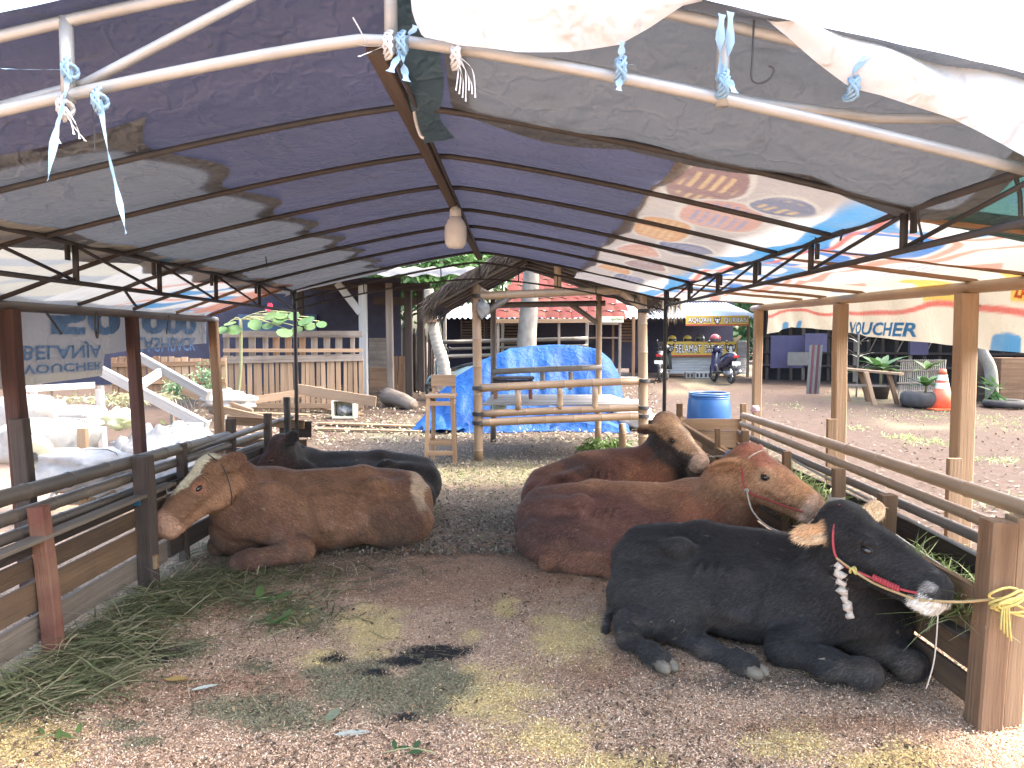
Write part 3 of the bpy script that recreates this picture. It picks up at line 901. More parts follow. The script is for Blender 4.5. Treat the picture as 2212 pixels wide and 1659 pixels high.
def lettering(body, mapfn, mat, parent, bold=0.02, shear=0.0, name='lettering'):
    """flat print: letters filling the unit square, placed by mapfn(u, v)"""
    v, f = text_geo(body, bold, 0.0, shear)
    off = wloc(parent)
    pts = [Vector(mapfn(a, b)) - off for a, b, _ in v]
    me = bpy.data.meshes.new(name)
    me.from_pydata([tuple(p) for p in pts], [], f)
    me.materials.append(mat); me.update()
    return put(bpy.data.objects.new(name, me), parent)

def hang_l(y0, y1, z0, z1):           # u runs away from the viewer, v is turned upside down
    def f(u, v):
        y = y0 + (y1 - y0) * u
        return (EAVE_L - 0.06 + 0.012 * math.sin(y * 5.3) + 0.012, y, z0 + (z1 - z0) * (1 - v))
    return f
lettering('BELANJA', hang_l(4.40, 5.20, 1.43, 1.545), MAT['ink_blue'], banner_l)
lettering('CASHBACK', hang_l(5.68, 6.78, 1.455, 1.575), MAT['ink_blue'], banner_l, 0.01)
lettering('VOUCHER', hang_l(4.40, 5.20, 1.345, 1.40), MAT['ink_blue'], banner_l)
lettering('50', hang_l(4.62, 5.50, 1.585, 1.80), MAT['ink_blue'], banner_l, 0.05)
lettering('000', hang_l(5.80, 6.80, 1.60, 1.78), MAT['ink_blue'], banner_l, 0.05)
def hang_r(y0, y1, z0, z1):           # u runs towards the viewer
    def f(u, v):
        y = y0 + (y1 - y0) * u
        x, _, _ = fn_pr(np.array(R_LEN + 0.25), np.array(y))
        return (float(x) - 0.02, y, z0 + (z1 - z0) * v - 0.03 * u)
    return f
lettering('VOUCHER', hang_r(6.05, 5.03, 1.60, 1.70), MAT['ink_sky'], banner_r, 0.03, 0.2)
lettering('ZAK', hang_r(4.02, 3.82, 1.78, 1.86), MAT['ink_red'], banner_r, 0.04)
lettering('TRASI AL JUMROH', hang_r(4.62, 4.28, 1.765, 1.785), MAT['ink_black'], banner_r)
lettering('0 8565 442 813', hang_r(4.62, 4.30, 1.735, 1.755), MAT['ink_black'], banner_r)

# ------------------------------------------------------------------ lean-to frames
lt_r = thing('lean_to_frame', (EAVE_R, 5.5, 0), 'wooden lean-to frame with square posts and round eave pole beside the yard', 'lean-to')
def ez_r(y): return CAM_H + float(eave_r_h(y)) - 0.02
pole('eave_pole', (EAVE_R, 2.4, ez_r(2.4)), (EAVE_R - 0.03, 8.25, ez_r(8.25)), 0.037, 0.033, MAT['bamboo'], lt_r, bend=0.012)
for px, y, w, tilt in ((1638, 8.0, 0.085, 0.02), (1815, 6.0, 0.095, 0.0), (2083, 4.33, 0.098, -0.03)):
    x = P(px, 735, y).x
    beam('post', (x - tilt * 0.5, y, -0.05), (x, y, ez_r(y) - 0.028), w, w * 1.0, MAT['wood_pale'], lt_r, up=(0, 1, 0), wob=0.004)
for y in (2.9, 3.85, 4.32, 5.72, 6.42, 6.96, 8.02):
    beam('rafter', (TR_R + 0.02, y + 0.02, CAM_H + 0.488), (EAVE_R + 0.02, y, ez_r(y) + 0.045), 0.036, 0.022, MAT['wood'], lt_r, wob=0.003)
lt_l = thing('lean_to_frame', (EAVE_L, 5.5, 0), 'dark wooden lean-to frame carrying the cashback banner', 'lean-to')
pole('eave_pole', (EAVE_L, 2.3, CAM_H + 0.19), (EAVE_L, 7.1, CAM_H + 0.195), 0.03, 0.028, MAT['bamboo_dark'], lt_l, bend=0.006)
for px, y, w, mt in ((22, 4.2, 0.085, 'wood_maroon'), (285, 5.55, 0.075, 'wood_maroon'), (461, 7.0, 0.075, 'wood')):
    x = P(px, 735, y).x
    beam('post', (x + 0.07, y, -0.05), (x, y, CAM_H + 0.175), w, w, MAT[mt], lt_l, up=(0, 1, 0), wob=0.005)
for y in (2.6, 3.4, 4.15, 4.9, 5.6, 6.3, 7.0):
    beam('rafter', (TR_L - 0.02, y + 0.02, CAM_H + 0.487), (EAVE_L - 0.01, y, CAM_H + 0.235), 0.032, 0.02, MAT['wood_dark'] if y < 6 else MAT['wood'], lt_l, wob=0.003)
# ------------------------------------------------------------------ cattle pen
def stub(name, px, ytop, d, w, mat, parent, x=None, z0=-0.04, dx=0.0, dp=None):
    top = P(px, ytop, d)
    beam(name, (top.x + dx, d, z0), (top.x, d, top.z), w, dp or w, mat, parent, up=(0, 1, 0), wob=0.003)

# left fence: dark bamboo rails on posts over brown boards
XL = -2.42
fl = thing('pen_fence', (XL, 4.8, 0), 'pen fence of dark bamboo rails over brown boards below the cashback banner', 'fence')
def zl(y): return 0.800 - 0.012 * (y - 4)
pole('rail', (XL - 0.01, 2.3, zl(2.3)), (XL + 0.06, 5.95, zl(5.95)), 0.042, 0.036, MAT['bamboo_dark'], fl, node=0.34, bend=0.008)
pole('rail', (XL - 0.02, 2.4, zl(2.4) - 0.115), (XL + 0.04, 7.0, zl(7.0) - 0.09), 0.034, 0.030, MAT['bamboo_dark'], fl, node=0.30, bend=0.01)
pole('rail', (XL - 0.03, 2.3, zl(2.3) - 0.21), (XL + 0.02, 7.1, zl(7.1) - 0.19), 0.030, 0.028, MAT['bamboo_dark'], fl, node=0.36, bend=0.008)
pole('rail', (XL + 0.05, 5.2, zl(5.2) - 0.03), (XL + 0.16, 7.35, zl(7.3) + 0.03), 0.026, 0.022, MAT['bamboo_dark'], fl, node=0.33)
# boards with open joints
for i, (z0, z1, mt) in enumerate(((0.05, 0.20, 'wood_grey'), (0.215, 0.37, 'pen_plank'), (0.38, 0.49, 'pen_plank'), (0.50, 0.575, 'wood_dark'))):
    y0, y1 = 2.2 + 0.1 * i, 4.86
    zc = (z0 + z1) / 2
    beam('board', (XL + 0.035 + 0.008 * (i % 2), y0, zc + 0.012 * i * 0), (XL + 0.06 + 0.008 * (i % 2), y1, zc + 0.02), 0.022, z1 - z0 - 0.012, MAT[mt], fl, wob=0.0015)
    beam('board', (XL + 0.05 + 0.008 * (i % 2), 4.93, zc + 0.02), (XL + 0.09 + 0.008 * (i % 2), 7.2, zc + 0.01), 0.022, z1 - z0 - 0.012, MAT['wood_dark'], fl, wob=0.0015)
beam('ledge', (XL + 0.08, 2.3, 0.585), (XL + 0.11, 4.85, 0.60), 0.08, 0.02, MAT['wood_grey'], fl)
stub('post', 84, 1093, 3.55, 0.078, MAT['wood_red'], fl, dx=0.055, dp=0.072)
stub('post', 308, 985, 4.52, 0.10, MAT['wood_dark'], fl, dx=0.02)
stub('post', 392, 958, 5.15, 0.06, MAT['wood_dark'], fl)
stub('post', 498, 905, 6.1, 0.07, MAT['wood_dark'], fl)
stub('post', 578, 893, 6.65, 0.06, MAT['wood_dark'], fl)
m = MB(); a = P(21, 905, 4.12)
beam('post', (a.x + 0.10, 4.12, -0.04), (a.x + 0.055, 4.12, a.z), 0.085, 0.07, MAT['wood_dark'], fl, up=(0, 1, 0), wob=0.004)
pole('post', (P(620, 735, 7.0).x, 7.0, -0.03), (P(617, 735, 7.0).x, 7.0, P(618, 858, 7.0).z), 0.033, 0.033, MAT['iron_shade'], fl, n=12)
# small loose blocks and a blue clip on the post
m = MB(); m.box(P(293, 1087, 4.45), (0.055, 0.02, 0.03)); m.build('clip', M('blue_clip', (0.03, 0.13, 0.25), rough=0.4), fl)
m = MB(); m.box(P(335, 1213, 4.5), (0.035, 0.04, 0.085), ch=0.006); m.build('wedge', MAT['wood_pale'], fl)

# far end of the left side
fb = thing('pen_gate', (-1.9, 7.35, 0), 'low rear pen barrier of dark boards beside the tent pole', 'fence')
xa, xb = P(462, 735, 7.35).x, P(668, 735, 7.35).x
for z0, z1, mt in ((0.05, 0.25, 'wood_dark'), (0.27, 0.47, 'wood_dark'), (0.48, 0.56, 'pen_plank'), (0.58, 0.745, 'wood_dark')):
    x0_ = xa - 0.1 if z1 < 0.6 else P(600, 735, 7.35).x
    beam('board', (x0_, 7.36, (z0 + z1) / 2), (xb + (0 if z1 > 0.6 else -0.05), 7.38, (z0 + z1) / 2 - 0.005), 0.024, z1 - z0, MAT[mt], fb)
beam('board', (P(470, 0, 7.3).x, 7.30, P(470, 908, 7.3).z), (P(640, 0, 7.3).x, 7.33, P(640, 918, 7.3).z), 0.024, 0.085, MAT['wood'], fb)

# right side: feed trough with inner board wall and outer bamboo fence
XR, XI = 2.05, 1.72
fr = thing('feed_trough', (XR, 4.9, 0), 'timber feed trough with pale bamboo top rails and stub posts beside the yard', 'trough')
def zr(y): return 0.845 - 0.02 * (y - 3) * 0.3
pole('rail', (XR + 0.035, 2.4, zr(2.4) + 0.01), (XR + 0.075, 6.98, zr(7.0) + 0.02), 0.036, 0.031, MAT['bamboo'], fr, node=0.42, bend=0.012)
pole('rail', (XR + 0.015, 2.9, zr(2.9) - 0.10), (XR + 0.03, 6.9, zr(6.9) - 0.05), 0.027, 0.025, MAT['bamboo'], fr, node=0.36, bend=0.012)
pole('rail', (XR + 0.02, 2.9, zr(2.9) - 0.185), (XR + 0.0, 6.85, zr(6.9) - 0.13), 0.026, 0.022, MAT['bamboo_dark'], fr, node=0.36, bend=0.01)
for i, (z0, z1, mt) in enumerate(((0.10, 0.26, 'pen_plank'), (0.27, 0.43, 'wood_dark'), (0.44, 0.58, 'wood_dark'))):
    beam('board', (XR + 0.06, 3.02, (z0 + z1) / 2), (XR + 0.03, 7.0, (z0 + z1) / 2), 0.022, z1 - z0, MAT[mt], fr, wob=0.001)
# inner wall
for i, (z0, z1, mt) in enumerate(((0.03, 0.15, 'pen_plank'), (0.165, 0.30, 'pen_plank'), (0.315, 0.45, 'pen_plank'))):
    beam('board', (XI + 0.015 * (i % 2) + 0.17, 3.0, (z0 + z1) / 2), (XI + 0.015 * (i % 2) + 0.03, 6.95, (z0 + z1) / 2 + 0.05), 0.024, z1 - z0, MAT[mt], fr, wob=0.0015)
beam('board', (XI + 0.16, 3.0, 0.50), (XI + 0.02, 6.95, 0.575), 0.03, 0.085, MAT['wood'], fr, wob=0.002)
beam('trough_floor', (XI + 0.25, 3.02, 0.33), (XI + 0.17, 6.9, 0.33), 0.30, 0.02, MAT['wood_dark'], fr)
for px, yt, d, w in ((1812, 1012, 4.15, 0.062), (1916, 1068, 3.62, 0.075), (1700, 975, 4.86, 0.05), (1610, 930, 5.9, 0.055), (1550, 925, 6.5, 0.045)):
    top = P(px, yt, d)
    beam('stub_post', (top.x + 0.01, d, 0.0), (top.x, d, top.z), w, w * 0.9, MAT['wood'], fr, up=(0, 1, 0), wob=0.003)
# posts of the outer fence
for px, yt, d, w in ((2062, 990, 4.22, 0.075), (1797, 905, 5.86, 0.075)):
    top = P(px, yt, d)
    beam('post', (top.x, d, -0.04), (top.x, d, top.z), w, w * 0.5, MAT['wood_pale'], fr, up=(0, 1, 0), wob=0.002)
top = P(2128, 1124, 2.93)
beam('corner_post', (top.x + 0.02, 2.93, -0.04), (top.x + 0.055, 2.93, top.z), 0.10, 0.11, MAT['wood'], fr, up=(0, 1, 0), wob=0.002)
beam('corner_post', (top.x + 0.125, 2.95, -0.04), (top.x + 0.16, 2.95, top.z + 0.012), 0.085, 0.09, MAT['wood_pale'], fr, up=(0, 1, 0), wob=0.003)
# pale binding cane along the trough
strand('cane', [(XR - 0.01, 6.2, 0.70), (XR - 0.03, 5.0, 0.655), (XR - 0.03, 4.0, 0.63), (XR - 0.03, 3.0, 0.60)], 0.009, MAT['white'], fr, sub=6)
strand('cane', [(XR - 0.05, 4.4, 0.56), (XR - 0.06, 3.6, 0.50), (XR - 0.07, 3.0, 0.465)], 0.008, MAT['white'], fr, sub=6)

# far boards on the right, by the blue drum
fc = thing('pen_gate', (1.9, 7.2, 0), 'low rear pen barrier of pale boards in front of the blue drum', 'fence')
x0_, x1_ = P(1404, 735, 7.25).x, P(1604, 735, 7.25).x
beam('board', (x0_, 7.28, 0.69), (x1_ - 0.35, 7.26, 0.69), 0.022, 0.15, MAT['wood_dark'], fc)
beam('board', (x1_ - 0.62, 7.24, 0.725), (x1_, 7.22, 0.73), 0.022, 0.11, MAT['wood_pale'], fc)
beam('board', (x1_ - 0.55, 7.25, 0.58), (x1_ - 0.02, 7.23, 0.585), 0.022, 0.17, MAT['wood_pale'], fc)
beam('board', (x0_, 7.27, 0.5), (x1_, 7.25, 0.42), 0.022, 0.16, MAT['wood_dark'], fc)
beam('board', (x0_, 7.27, 0.25), (x1_, 7.25, 0.22), 0.022, 0.2, MAT['wood_dark'], fc)
beam('brace', (P(1470, 0, 7.1).x, 7.10, P(1470, 912, 7.1).z), (P(1640, 0, 6.2).x, 6.2, P(1640, 1010, 6.2).z), 0.05, 0.07, MAT['wood'], fc)
for px, yt in ((1468, 872), (1606, 872)):
    t_ = P(px, yt, 7.2)
    beam('post', (t_.x, 7.2, -0.04), (t_.x, 7.2, t_.z), 0.055, 0.05, MAT['wood'] if px < 1500 else MAT['wood_pale'], fc, up=(0, 1, 0))
# ------------------------------------------------------------------ cattle: smooth signed-distance bodies
class Sdf:
    def __init__(s, lo, hi, h):
        s.h = h; s.lo = np.array(lo, np.float32)
        n = np.ceil((np.array(hi) - s.lo) / h).astype(int) + 1
        s.n = n
        s.ax = [(s.lo[i] + h * np.arange(n[i])).astype(np.float32) for i in range(3)]
        s.f = np.full(n, 0.35, np.float32)
    def win(s, lo, hi):
        sl = []
        for i in range(3):
            a = max(0, int((lo[i] - s.lo[i]) / s.h) - 1); b = min(s.n[i], int((hi[i] - s.lo[i]) / s.h) + 2)
            if b <= a: return None, None
            sl.append(slice(a, b))
        g = (s.ax[0][sl[0]][:, None, None], s.ax[1][sl[1]][None, :, None], s.ax[2][sl[2]][None, None, :])
        return tuple(sl), g
    def put(s, sl, d, k, sub=False):
        a = s.f[sl]
        if sub:
            h = np.maximum(k - np.abs(a + d), 0) / k
            s.f[sl] = np.maximum(a, -d) + h * h * k * 0.25
        else:
            h = np.maximum(k - np.abs(a - d), 0) / k
            s.f[sl] = np.minimum(a, d) - h * h * k * 0.25
    def cone(s, a, b, ra, rb, k=0.05, sub=False):
        a = np.array(a, np.float32); b = np.array(b, np.float32); mr = max(ra, rb) + k + 0.02
        sl, g = s.win(np.minimum(a, b) - mr, np.maximum(a, b) + mr)
        if sl is None: return
        ab = b - a; L2 = float(ab @ ab) + 1e-9
        px, py, pz = g[0] - a[0], g[1] - a[1], g[2] - a[2]
        t = np.clip((px * ab[0] + py * ab[1] + pz * ab[2]) / L2, 0, 1)
        d = np.sqrt((px - t * ab[0]) ** 2 + (py - t * ab[1]) ** 2 + (pz - t * ab[2]) ** 2) - (ra + t * (rb - ra))
        s.put(sl, d, k, sub)
    def ell(s, c, r, k=0.06, R=None, sub=False):
        c = np.array(c, np.float32); R = np.eye(3, dtype=np.float32) if R is None else np.array(R, np.float32)
        ext = np.abs(R.T) @ np.array(r) + k + 0.02
        sl, g = s.win(c - ext, c + ext)
        if sl is None: return
        px, py, pz = g[0] - c[0], g[1] - c[1], g[2] - c[2]
        q = [(R[i, 0] * px + R[i, 1] * py + R[i, 2] * pz) for i in range(3)]
        k0 = np.sqrt(sum((q[i] / r[i]) ** 2 for i in range(3))); k1 = np.sqrt(sum((q[i] / r[i] ** 2) ** 2 for i in range(3)))
        d = k0 * (k0 - 1) / np.maximum(k1, 1e-6)
        s.put(sl, d, k, sub)
    def floor(s, z0):
        s.f = np.maximum(s.f, (z0 - s.ax[2])[None, None, :])
    def mesh(s):
        f = s.f; ins = f < 0
        c = [ins[i:f.shape[0] - 1 + i, j:f.shape[1] - 1 + j, k:f.shape[2] - 1 + k] for i in (0, 1) for j in (0, 1) for k in (0, 1)]
        anyi = c[0].copy(); alli = c[0].copy()
        for q in c[1:]: anyi |= q; alli &= q
        act = anyi & ~alli
        ids = np.argwhere(act)
        idx = np.full(act.shape, -1, np.int32); idx[act] = np.arange(len(ids))
        off = np.array([(i, j, k) for i in (0, 1) for j in (0, 1) for k in (0, 1)])
        val = np.stack([f[ids[:, 0] + o[0], ids[:, 1] + o[1], ids[:, 2] + o[2]] for o in off], 1)
        pos = np.zeros((len(ids), 3)); cnt = np.zeros(len(ids))
        for a in range(8):
            for b in range(a + 1, 8):
                if np.abs(off[a] - off[b]).sum() != 1: continue
                m = (val[:, a] < 0) != (val[:, b] < 0)
                t = np.where(m, val[:, a] / np.where(m, val[:, a] - val[:, b], 1), 0)
                pos += m[:, None] * (off[a] + t[:, None] * (off[b] - off[a])); cnt += m
        v = s.lo + (ids + pos / cnt[:, None]) * s.h
        quads = []
        for ax in range(3):
            o1, o2 = (ax + 1) % 3, (ax + 2) % 3
            sl0 = [slice(None)] * 3; sl1 = [slice(None)] * 3
            sl0[ax] = slice(0, -1); sl1[ax] = slice(1, None)
            A, B = ins[tuple(sl0)], ins[tuple(sl1)]
            e = np.argwhere(A != B)
            e = e[(e[:, o1] > 0) & (e[:, o2] > 0) & (e[:, o1] < f.shape[o1] - 1) & (e[:, o2] < f.shape[o2] - 1)]
            flip = A[tuple(e.T)]
            def cell(d1, d2):
                q = e.copy(); q[:, o1] -= d1; q[:, o2] -= d2
                return idx[tuple(q.T)]
            q = np.stack([cell(1, 1), cell(0, 1), cell(0, 0), cell(1, 0)], 1)
            q[~flip] = q[~flip][:, ::-1]
            quads.append(q)
        q = np.concatenate(quads); q = q[(q >= 0).all(1)]
        # a little smoothing
        for _ in range(2):
            acc = np.zeros_like(v); n = np.zeros(len(v))
            for a in range(4):
                b = (a + 1) % 4
                np.add.at(acc, q[:, a], v[q[:, b]]); np.add.at(n, q[:, a], 1)
            w = (n > 0)
            v[w] = v[w] * 0.55 + acc[w] / n[w][:, None] * 0.45
        return v, q

def unit(v):
    v = np.array(v, float); return v / np.linalg.norm(v)

def hide_material(name, bumpy=0.4, rough=0.7, sheen=0.12):
    m, nt, b = nodes(name)
    at = N(nt, 'ShaderNodeAttribute', attribute_name='Col')
    vec = coords(nt, (1, 1, 1), 'Object', False)
    n1 = noise(nt, vec, 5, 6, 0.6)
    col = mixc(nt, 1.0, at.outputs['Color'], ramp(nt, n1, [(0.25, (0.58, 0.56, 0.56)), (0.75, (1.28, 1.25, 1.20))]), 'MULTIPLY')
    v2 = coords(nt, (40, 40, 9), 'Object', False)
    n2 = noise(nt, v2, 5.0, 4, 0.6, 0.4)
    col = mixc(nt, 1.0, col, ramp(nt, n2, [(0.3, (0.80,) * 3), (0.7, (1.15,) * 3)]), 'MULTIPLY')
    # dried mud specks
    n3 = noise(nt, vec, 26, 5, 0.75)
    col = mixc(nt, ramp(nt, n3, [(0.70, (0, 0, 0)), (0.78, (0.25,) * 3)]), col, (0.20, 0.15, 0.11))
    nt.links.new(col, b.inputs['Base Color'])
    b.inputs['Roughness'].default_value = rough
    b.inputs['Specular IOR Level'].default_value = 0.13
    b.inputs['Sheen Weight'].default_value = sheen
    b.inputs['Sheen Roughness'].default_value = 0.4
    ad = nt.nodes.new('ShaderNodeMath'); ad.operation = 'ADD'
    nt.links.new(n2, ad.inputs[0])
    n5 = noise(nt, vec, 16, 4, 0.6); nt.links.new(n5, ad.inputs[1])
    bumpit(nt, b, ad.outputs[0], bumpy, 0.012)
    return m
MAT['hide'] = hide_material('cattle_hide')
def coat_material():
    m, nt, b = nodes('coat_hair')
    at_ = N(nt, 'ShaderNodeAttribute', attribute_name='Col')
    nt.links.new(at_.outputs['Color'], b.inputs['Base Color'])
    b.inputs['Roughness'].default_value = 0.7; b.inputs['Specular IOR Level'].default_value = 0.15
    return m
MAT['coat'] = coat_material()
MAT['eye'] = M('cattle_eye', (0.012, 0.010, 0.010), (0.02, 0.016, 0.015), rough=0.08, bump=0, spec=0.8, vary=0)
MAT['lid_dark'] = M('dark_eyelid', (0.03, 0.024, 0.022), (0.05, 0.04, 0.036), rough=0.6, vary=0)
MAT['lid_pink'] = M('pink_eyelid', (0.34, 0.15, 0.105), (0.28, 0.12, 0.085), rough=0.5, vary=0)
MAT['hoof'] = M('hoof_horn', (0.20, 0.17, 0.125), (0.11, 0.092, 0.07), scale=14, stretch=(1, 1, 4), rough=0.55, bump=0.2, vary=0, dirt=(0.1, 0.08, 0.06))
MAT['hoof_dark'] = M('dark_hoof', (0.09, 0.085, 0.08), (0.05, 0.048, 0.045), scale=14, stretch=(1, 1, 4), rough=0.55, bump=0.2, vary=0)
MAT['horn'] = M('horn', (0.30, 0.25, 0.2), (0.16, 0.13, 0.1), rough=0.5, vary=0)

def frame_R(fwd, up):
    x = unit(fwd); z = np.array(up, float); z = unit(z - x * (z @ x)); y = np.cross(z, x)
    return np.stack([x, y, z])                       # rows: forward, left, up

def cattle(name, label, o, heading, S, poll, muz, hup, paint_fn, legs, h=0.013, zs=0.86, ears=None, tail=None, rump_hi=0.0, neck_k=1.0,
           head=1.0, dewlap=1.0, hump=0.0, hoofmat='hoof', fat=1.0, blink=False, lens=1.0, group='cattle lying in the pen', neck_mid=None, hair=70000, hairlen=1.15, hairw=1.5, lidmat=None, earS=1.0, hoofS=1.15, jaw=1.0):
    o = np.array([o[0], o[1], 0.0])
    F = np.array([math.cos(heading), math.sin(heading), 0]); Lf = np.array([-F[1], F[0], 0]); U = np.array([0, 0, 1.0])
    B = np.stack([F, Lf, U])
    def W(x, y, z): return o + (F * x * lens + Lf * y * fat + U * z * zs) * S
    def BR(pitch=0.0, yaw=0.0, roll=0.0):
        cp, sp = math.cos(pitch), math.sin(pitch); cy, sy = math.cos(yaw), math.sin(yaw)
        f = F * cy * cp + Lf * sy * cp + U * sp
        l = -F * sy + Lf * cy
        u = np.cross(f, l)
        cr, sr = math.cos(roll), math.sin(roll)
        return np.stack([f, l * cr + u * sr, u * cr - l * sr])
    poll = np.array(poll); muz = np.array(muz); hs = head * S
    HR = frame_R(muz - poll, hup)
    for _ in range(6):                               # the muzzle lies below the line of the forehead
        HR = frame_R(muz - poll + HR[2] * 0.11 * hs, hup)
    def Hd(x, y, z): return poll + (HR.T @ np.array([x, y, z])) * hs
    pts = [W(-0.95, -0.6, -0.03), W(-0.95, 0.6, 0.9), W(0.95, -0.6, -0.03), W(0.95, 0.6, 0.9), Hd(0.62, 0, -0.2), Hd(0, 0.4, 0.1), Hd(0, -0.4, 0.1), Hd(-0.1, 0, 0.15)]
    for lg in legs:
        pts += [W(*p[:3]) for p in lg]
    pts = np.array(pts)
    s = Sdf(np.maximum(pts.min(0) - 0.12, [-9, -9, -0.04]), pts.max(0) + 0.12, h)
    E = lambda c, r, k=0.08, R=None: s.ell(W(*c), [r[0] * S * lens, r[1] * S * fat, r[2] * S * zs], k * S, B if R is None else R)
    C = lambda a, b, ra, rb, k=0.06: s.cone(W(*a), W(*b), ra * S, rb * S, k * S)
    # trunk
    E((0.02, 0, 0.325), (0.60, 0.315, 0.315), 0.1)
    E((-0.12, 0, 0.27), (0.50, 0.37, 0.26), 0.12)                        # belly spread on the ground
    E((-0.50, 0, 0.335 + rump_hi), (0.30, 0.265, 0.275), 0.10)             # rump
    E((-0.68, 0, 0.29 + rump_hi), (0.17, 0.20, 0.23), 0.09)
    C((-0.70, 0, 0.52 + rump_hi), (-0.30, 0, 0.605 + rump_hi * 0.6), 0.045, 0.05, 0.10)    # spine
    C((-0.30, 0, 0.605 + rump_hi * 0.6), (0.38, 0, 0.615), 0.05, 0.055, 0.10)
    E((0.40, 0, 0.40), (0.28, 0.265, 0.28), 0.10)                        # chest
    C((0.36, 0, 0.60 + hump * 0.5), (0.56, 0, 0.56 + hump), 0.080, 0.09, 0.12)        # withers
    E((0.60, 0, 0.24), (0.20, 0.19, 0.24), 0.10)                         # brisket
    for q in (-1, 1):
        E((0.41, q * 0.235, 0.40), (0.19, 0.085, 0.26), 0.045, BR(0.30))  # shoulder blade
        s.ell(W(0.60, q * 0.19, 0.30), [0.09 * S, 0.08 * S, 0.09 * S], 0.06 * S, B)               # point of the shoulder
        E((-0.46, q * 0.26, 0.235), (0.33, 0.13, 0.235), 0.055, BR(0.15)) # thigh
        s.ell(W(-0.35, q * 0.235, 0.565 + rump_hi), [0.080 * S, 0.052 * S, 0.050 * S], 0.065 * S, B)   # hook bone
        s.cone(W(-0.35, q * 0.235, 0.56 + rump_hi), W(-0.72, q * 0.11, 0.45 + rump_hi), 0.035 * S, 0.035 * S, 0.07 * S)
        s.ell(W(-0.75, q * 0.11, 0.42 + rump_hi), [0.05 * S, 0.045 * S, 0.05 * S], 0.06 * S, B)     # pin bone
        s.ell(W(-0.19, q * 0.37, 0.53 + rump_hi * 0.5), [0.14 * S, 0.095 * S, 0.10 * S], 0.09 * S, B, True)   # hollow before the hip
        s.ell(W(-0.55, q * 0.30, 0.50 + rump_hi), [0.16 * S, 0.07 * S, 0.07 * S], 0.08 * S, BR(-0.3), True)
        s.ell(W(0.17, q * 0.365, 0.32), [0.03 * S, 0.045 * S, 0.22 * S], 0.07 * S, BR(0.25), True)  # behind the shoulder
        s.cone(W(-0.17, q * 0.375, 0.38), W(-0.03, q * 0.40, 0.12), 0.012 * S, 0.016 * S, 0.05 * S, True)   # flank fold
        s.cone(W(0.33, q * 0.315, 0.30), W(0.22, q * 0.36, 0.12), 0.010 * S, 0.014 * S, 0.05 * S, True)     # elbow fold
        for i in range(7):                                               # ribs
            x = 0.10 - i * 0.058
            s.cone(W(x + 0.03, q * 0.272, 0.505), W(x - 0.035, q * 0.358, 0.25), 0.009 * S, 0.015 * S, 0.038 * S)
    # neck
    nb = W(0.50, 0, 0.46); nl = W(0.60, 0, 0.30)
    top = Hd(-0.02, 0, -0.07); thr = Hd(0.10, 0, -0.20)
    mid = (nb + top) / 2 + U * 0.03 * S if neck_mid is None else np.array(neck_mid)
    s.cone(nb, mid, 0.185 * S * neck_k, 0.15 * S * neck_k, 0.10 * S)
    s.cone(mid, top, 0.145 * S * neck_k, 0.105 * S * neck_k, 0.06 * S)
    m2 = (nl + thr) / 2 + U * -0.02 * S
    s.cone(nl, m2, 0.15 * S * dewlap, 0.10 * S * dewlap, 0.08 * S)
    s.cone(m2, thr, 0.10 * S * dewlap, 0.065 * S, 0.06 * S)
    nd = unit(mid - nb); ns = np.cross(nd, U); ns = unit(ns)
    for q in (-1, 1):                                                    # loose skin folds
        for t in (0.15, 0.42, 0.70, 0.95):
            c_ = nb + (mid - nb) * t
            rr = (0.185 - 0.03 * t) * S * neck_k
            s.cone(c_ + ns * q * rr * 0.80 + U * rr * 0.55, c_ + ns * q * rr * 0.98 - U * rr * 0.75 - nd * 0.05 * S, 0.005 * S, 0.009 * S, 0.034 * S, True)
    # head
    HE = lambda c, r, k=0.03, R=None, sub=False: s.ell(Hd(*c), np.array(r) * hs, k * hs, HR if R is None else R, sub)
    HC = lambda a, b, ra, rb, k=0.03, sub=False: s.cone(Hd(*a), Hd(*b), ra * hs, rb * hs, k * hs, sub)
    HE((0.05, 0, -0.085), (0.12, 0.105, 0.100), 0.05)                    # skull
    HE((-0.005, 0, -0.020), (0.055, 0.085, 0.040), 0.05)                 # poll ridge
    HE((0.13, 0, -0.070), (0.14, 0.106, 0.066), 0.04)                    # flat forehead
    HC((0.16, 0, -0.098), (0.40, 0, -0.110), 0.086, 0.070, 0.05)         # nose
    HC((0.20, 0, -0.040), (0.42, 0, -0.070), 0.030, 0.032, 0.05)         # bridge
    HE((0.435, 0, -0.118), (0.058, 0.084, 0.066), 0.03)                  # broad muzzle
    HE((0.42, 0, -0.175), (0.055, 0.058, 0.032), 0.018)                  # chin
    HC((0.05, 0, -0.205), (0.36, 0, -0.168), 0.062, 0.042, 0.05)         # jaw
    for q in (-1, 1):
        HE((0.08, q * 0.058, -0.165 * (1 + 0.15 * (jaw - 1))), (0.105 * jaw, 0.042, 0.085 * jaw), 0.04)       # cheek
        HE((0.135, q * 0.094, -0.044), (0.050, 0.026, 0.022), 0.028)     # brow
        HC((0.18, q * 0.086, -0.122), (0.34, q * 0.066, -0.135), 0.018, 0.016, 0.03)   # cheek bone
        HE((0.168, q * 0.110, -0.080), (0.030, 0.022, 0.020), 0.016, None, True)       # eye socket
        HE((0.483, q * 0.046, -0.098), (0.019, 0.018, 0.012), 0.010, None, True)       # nostril
        HC((0.462, q * 0.058, -0.158), (0.32, q * 0.066, -0.152), 0.006, 0.005, 0.012, True)   # mouth
        HC((0.36, q * 0.078, -0.09), (0.30, q * 0.078, -0.14), 0.004, 0.004, 0.02, True)
    # ears
    ear_list = []
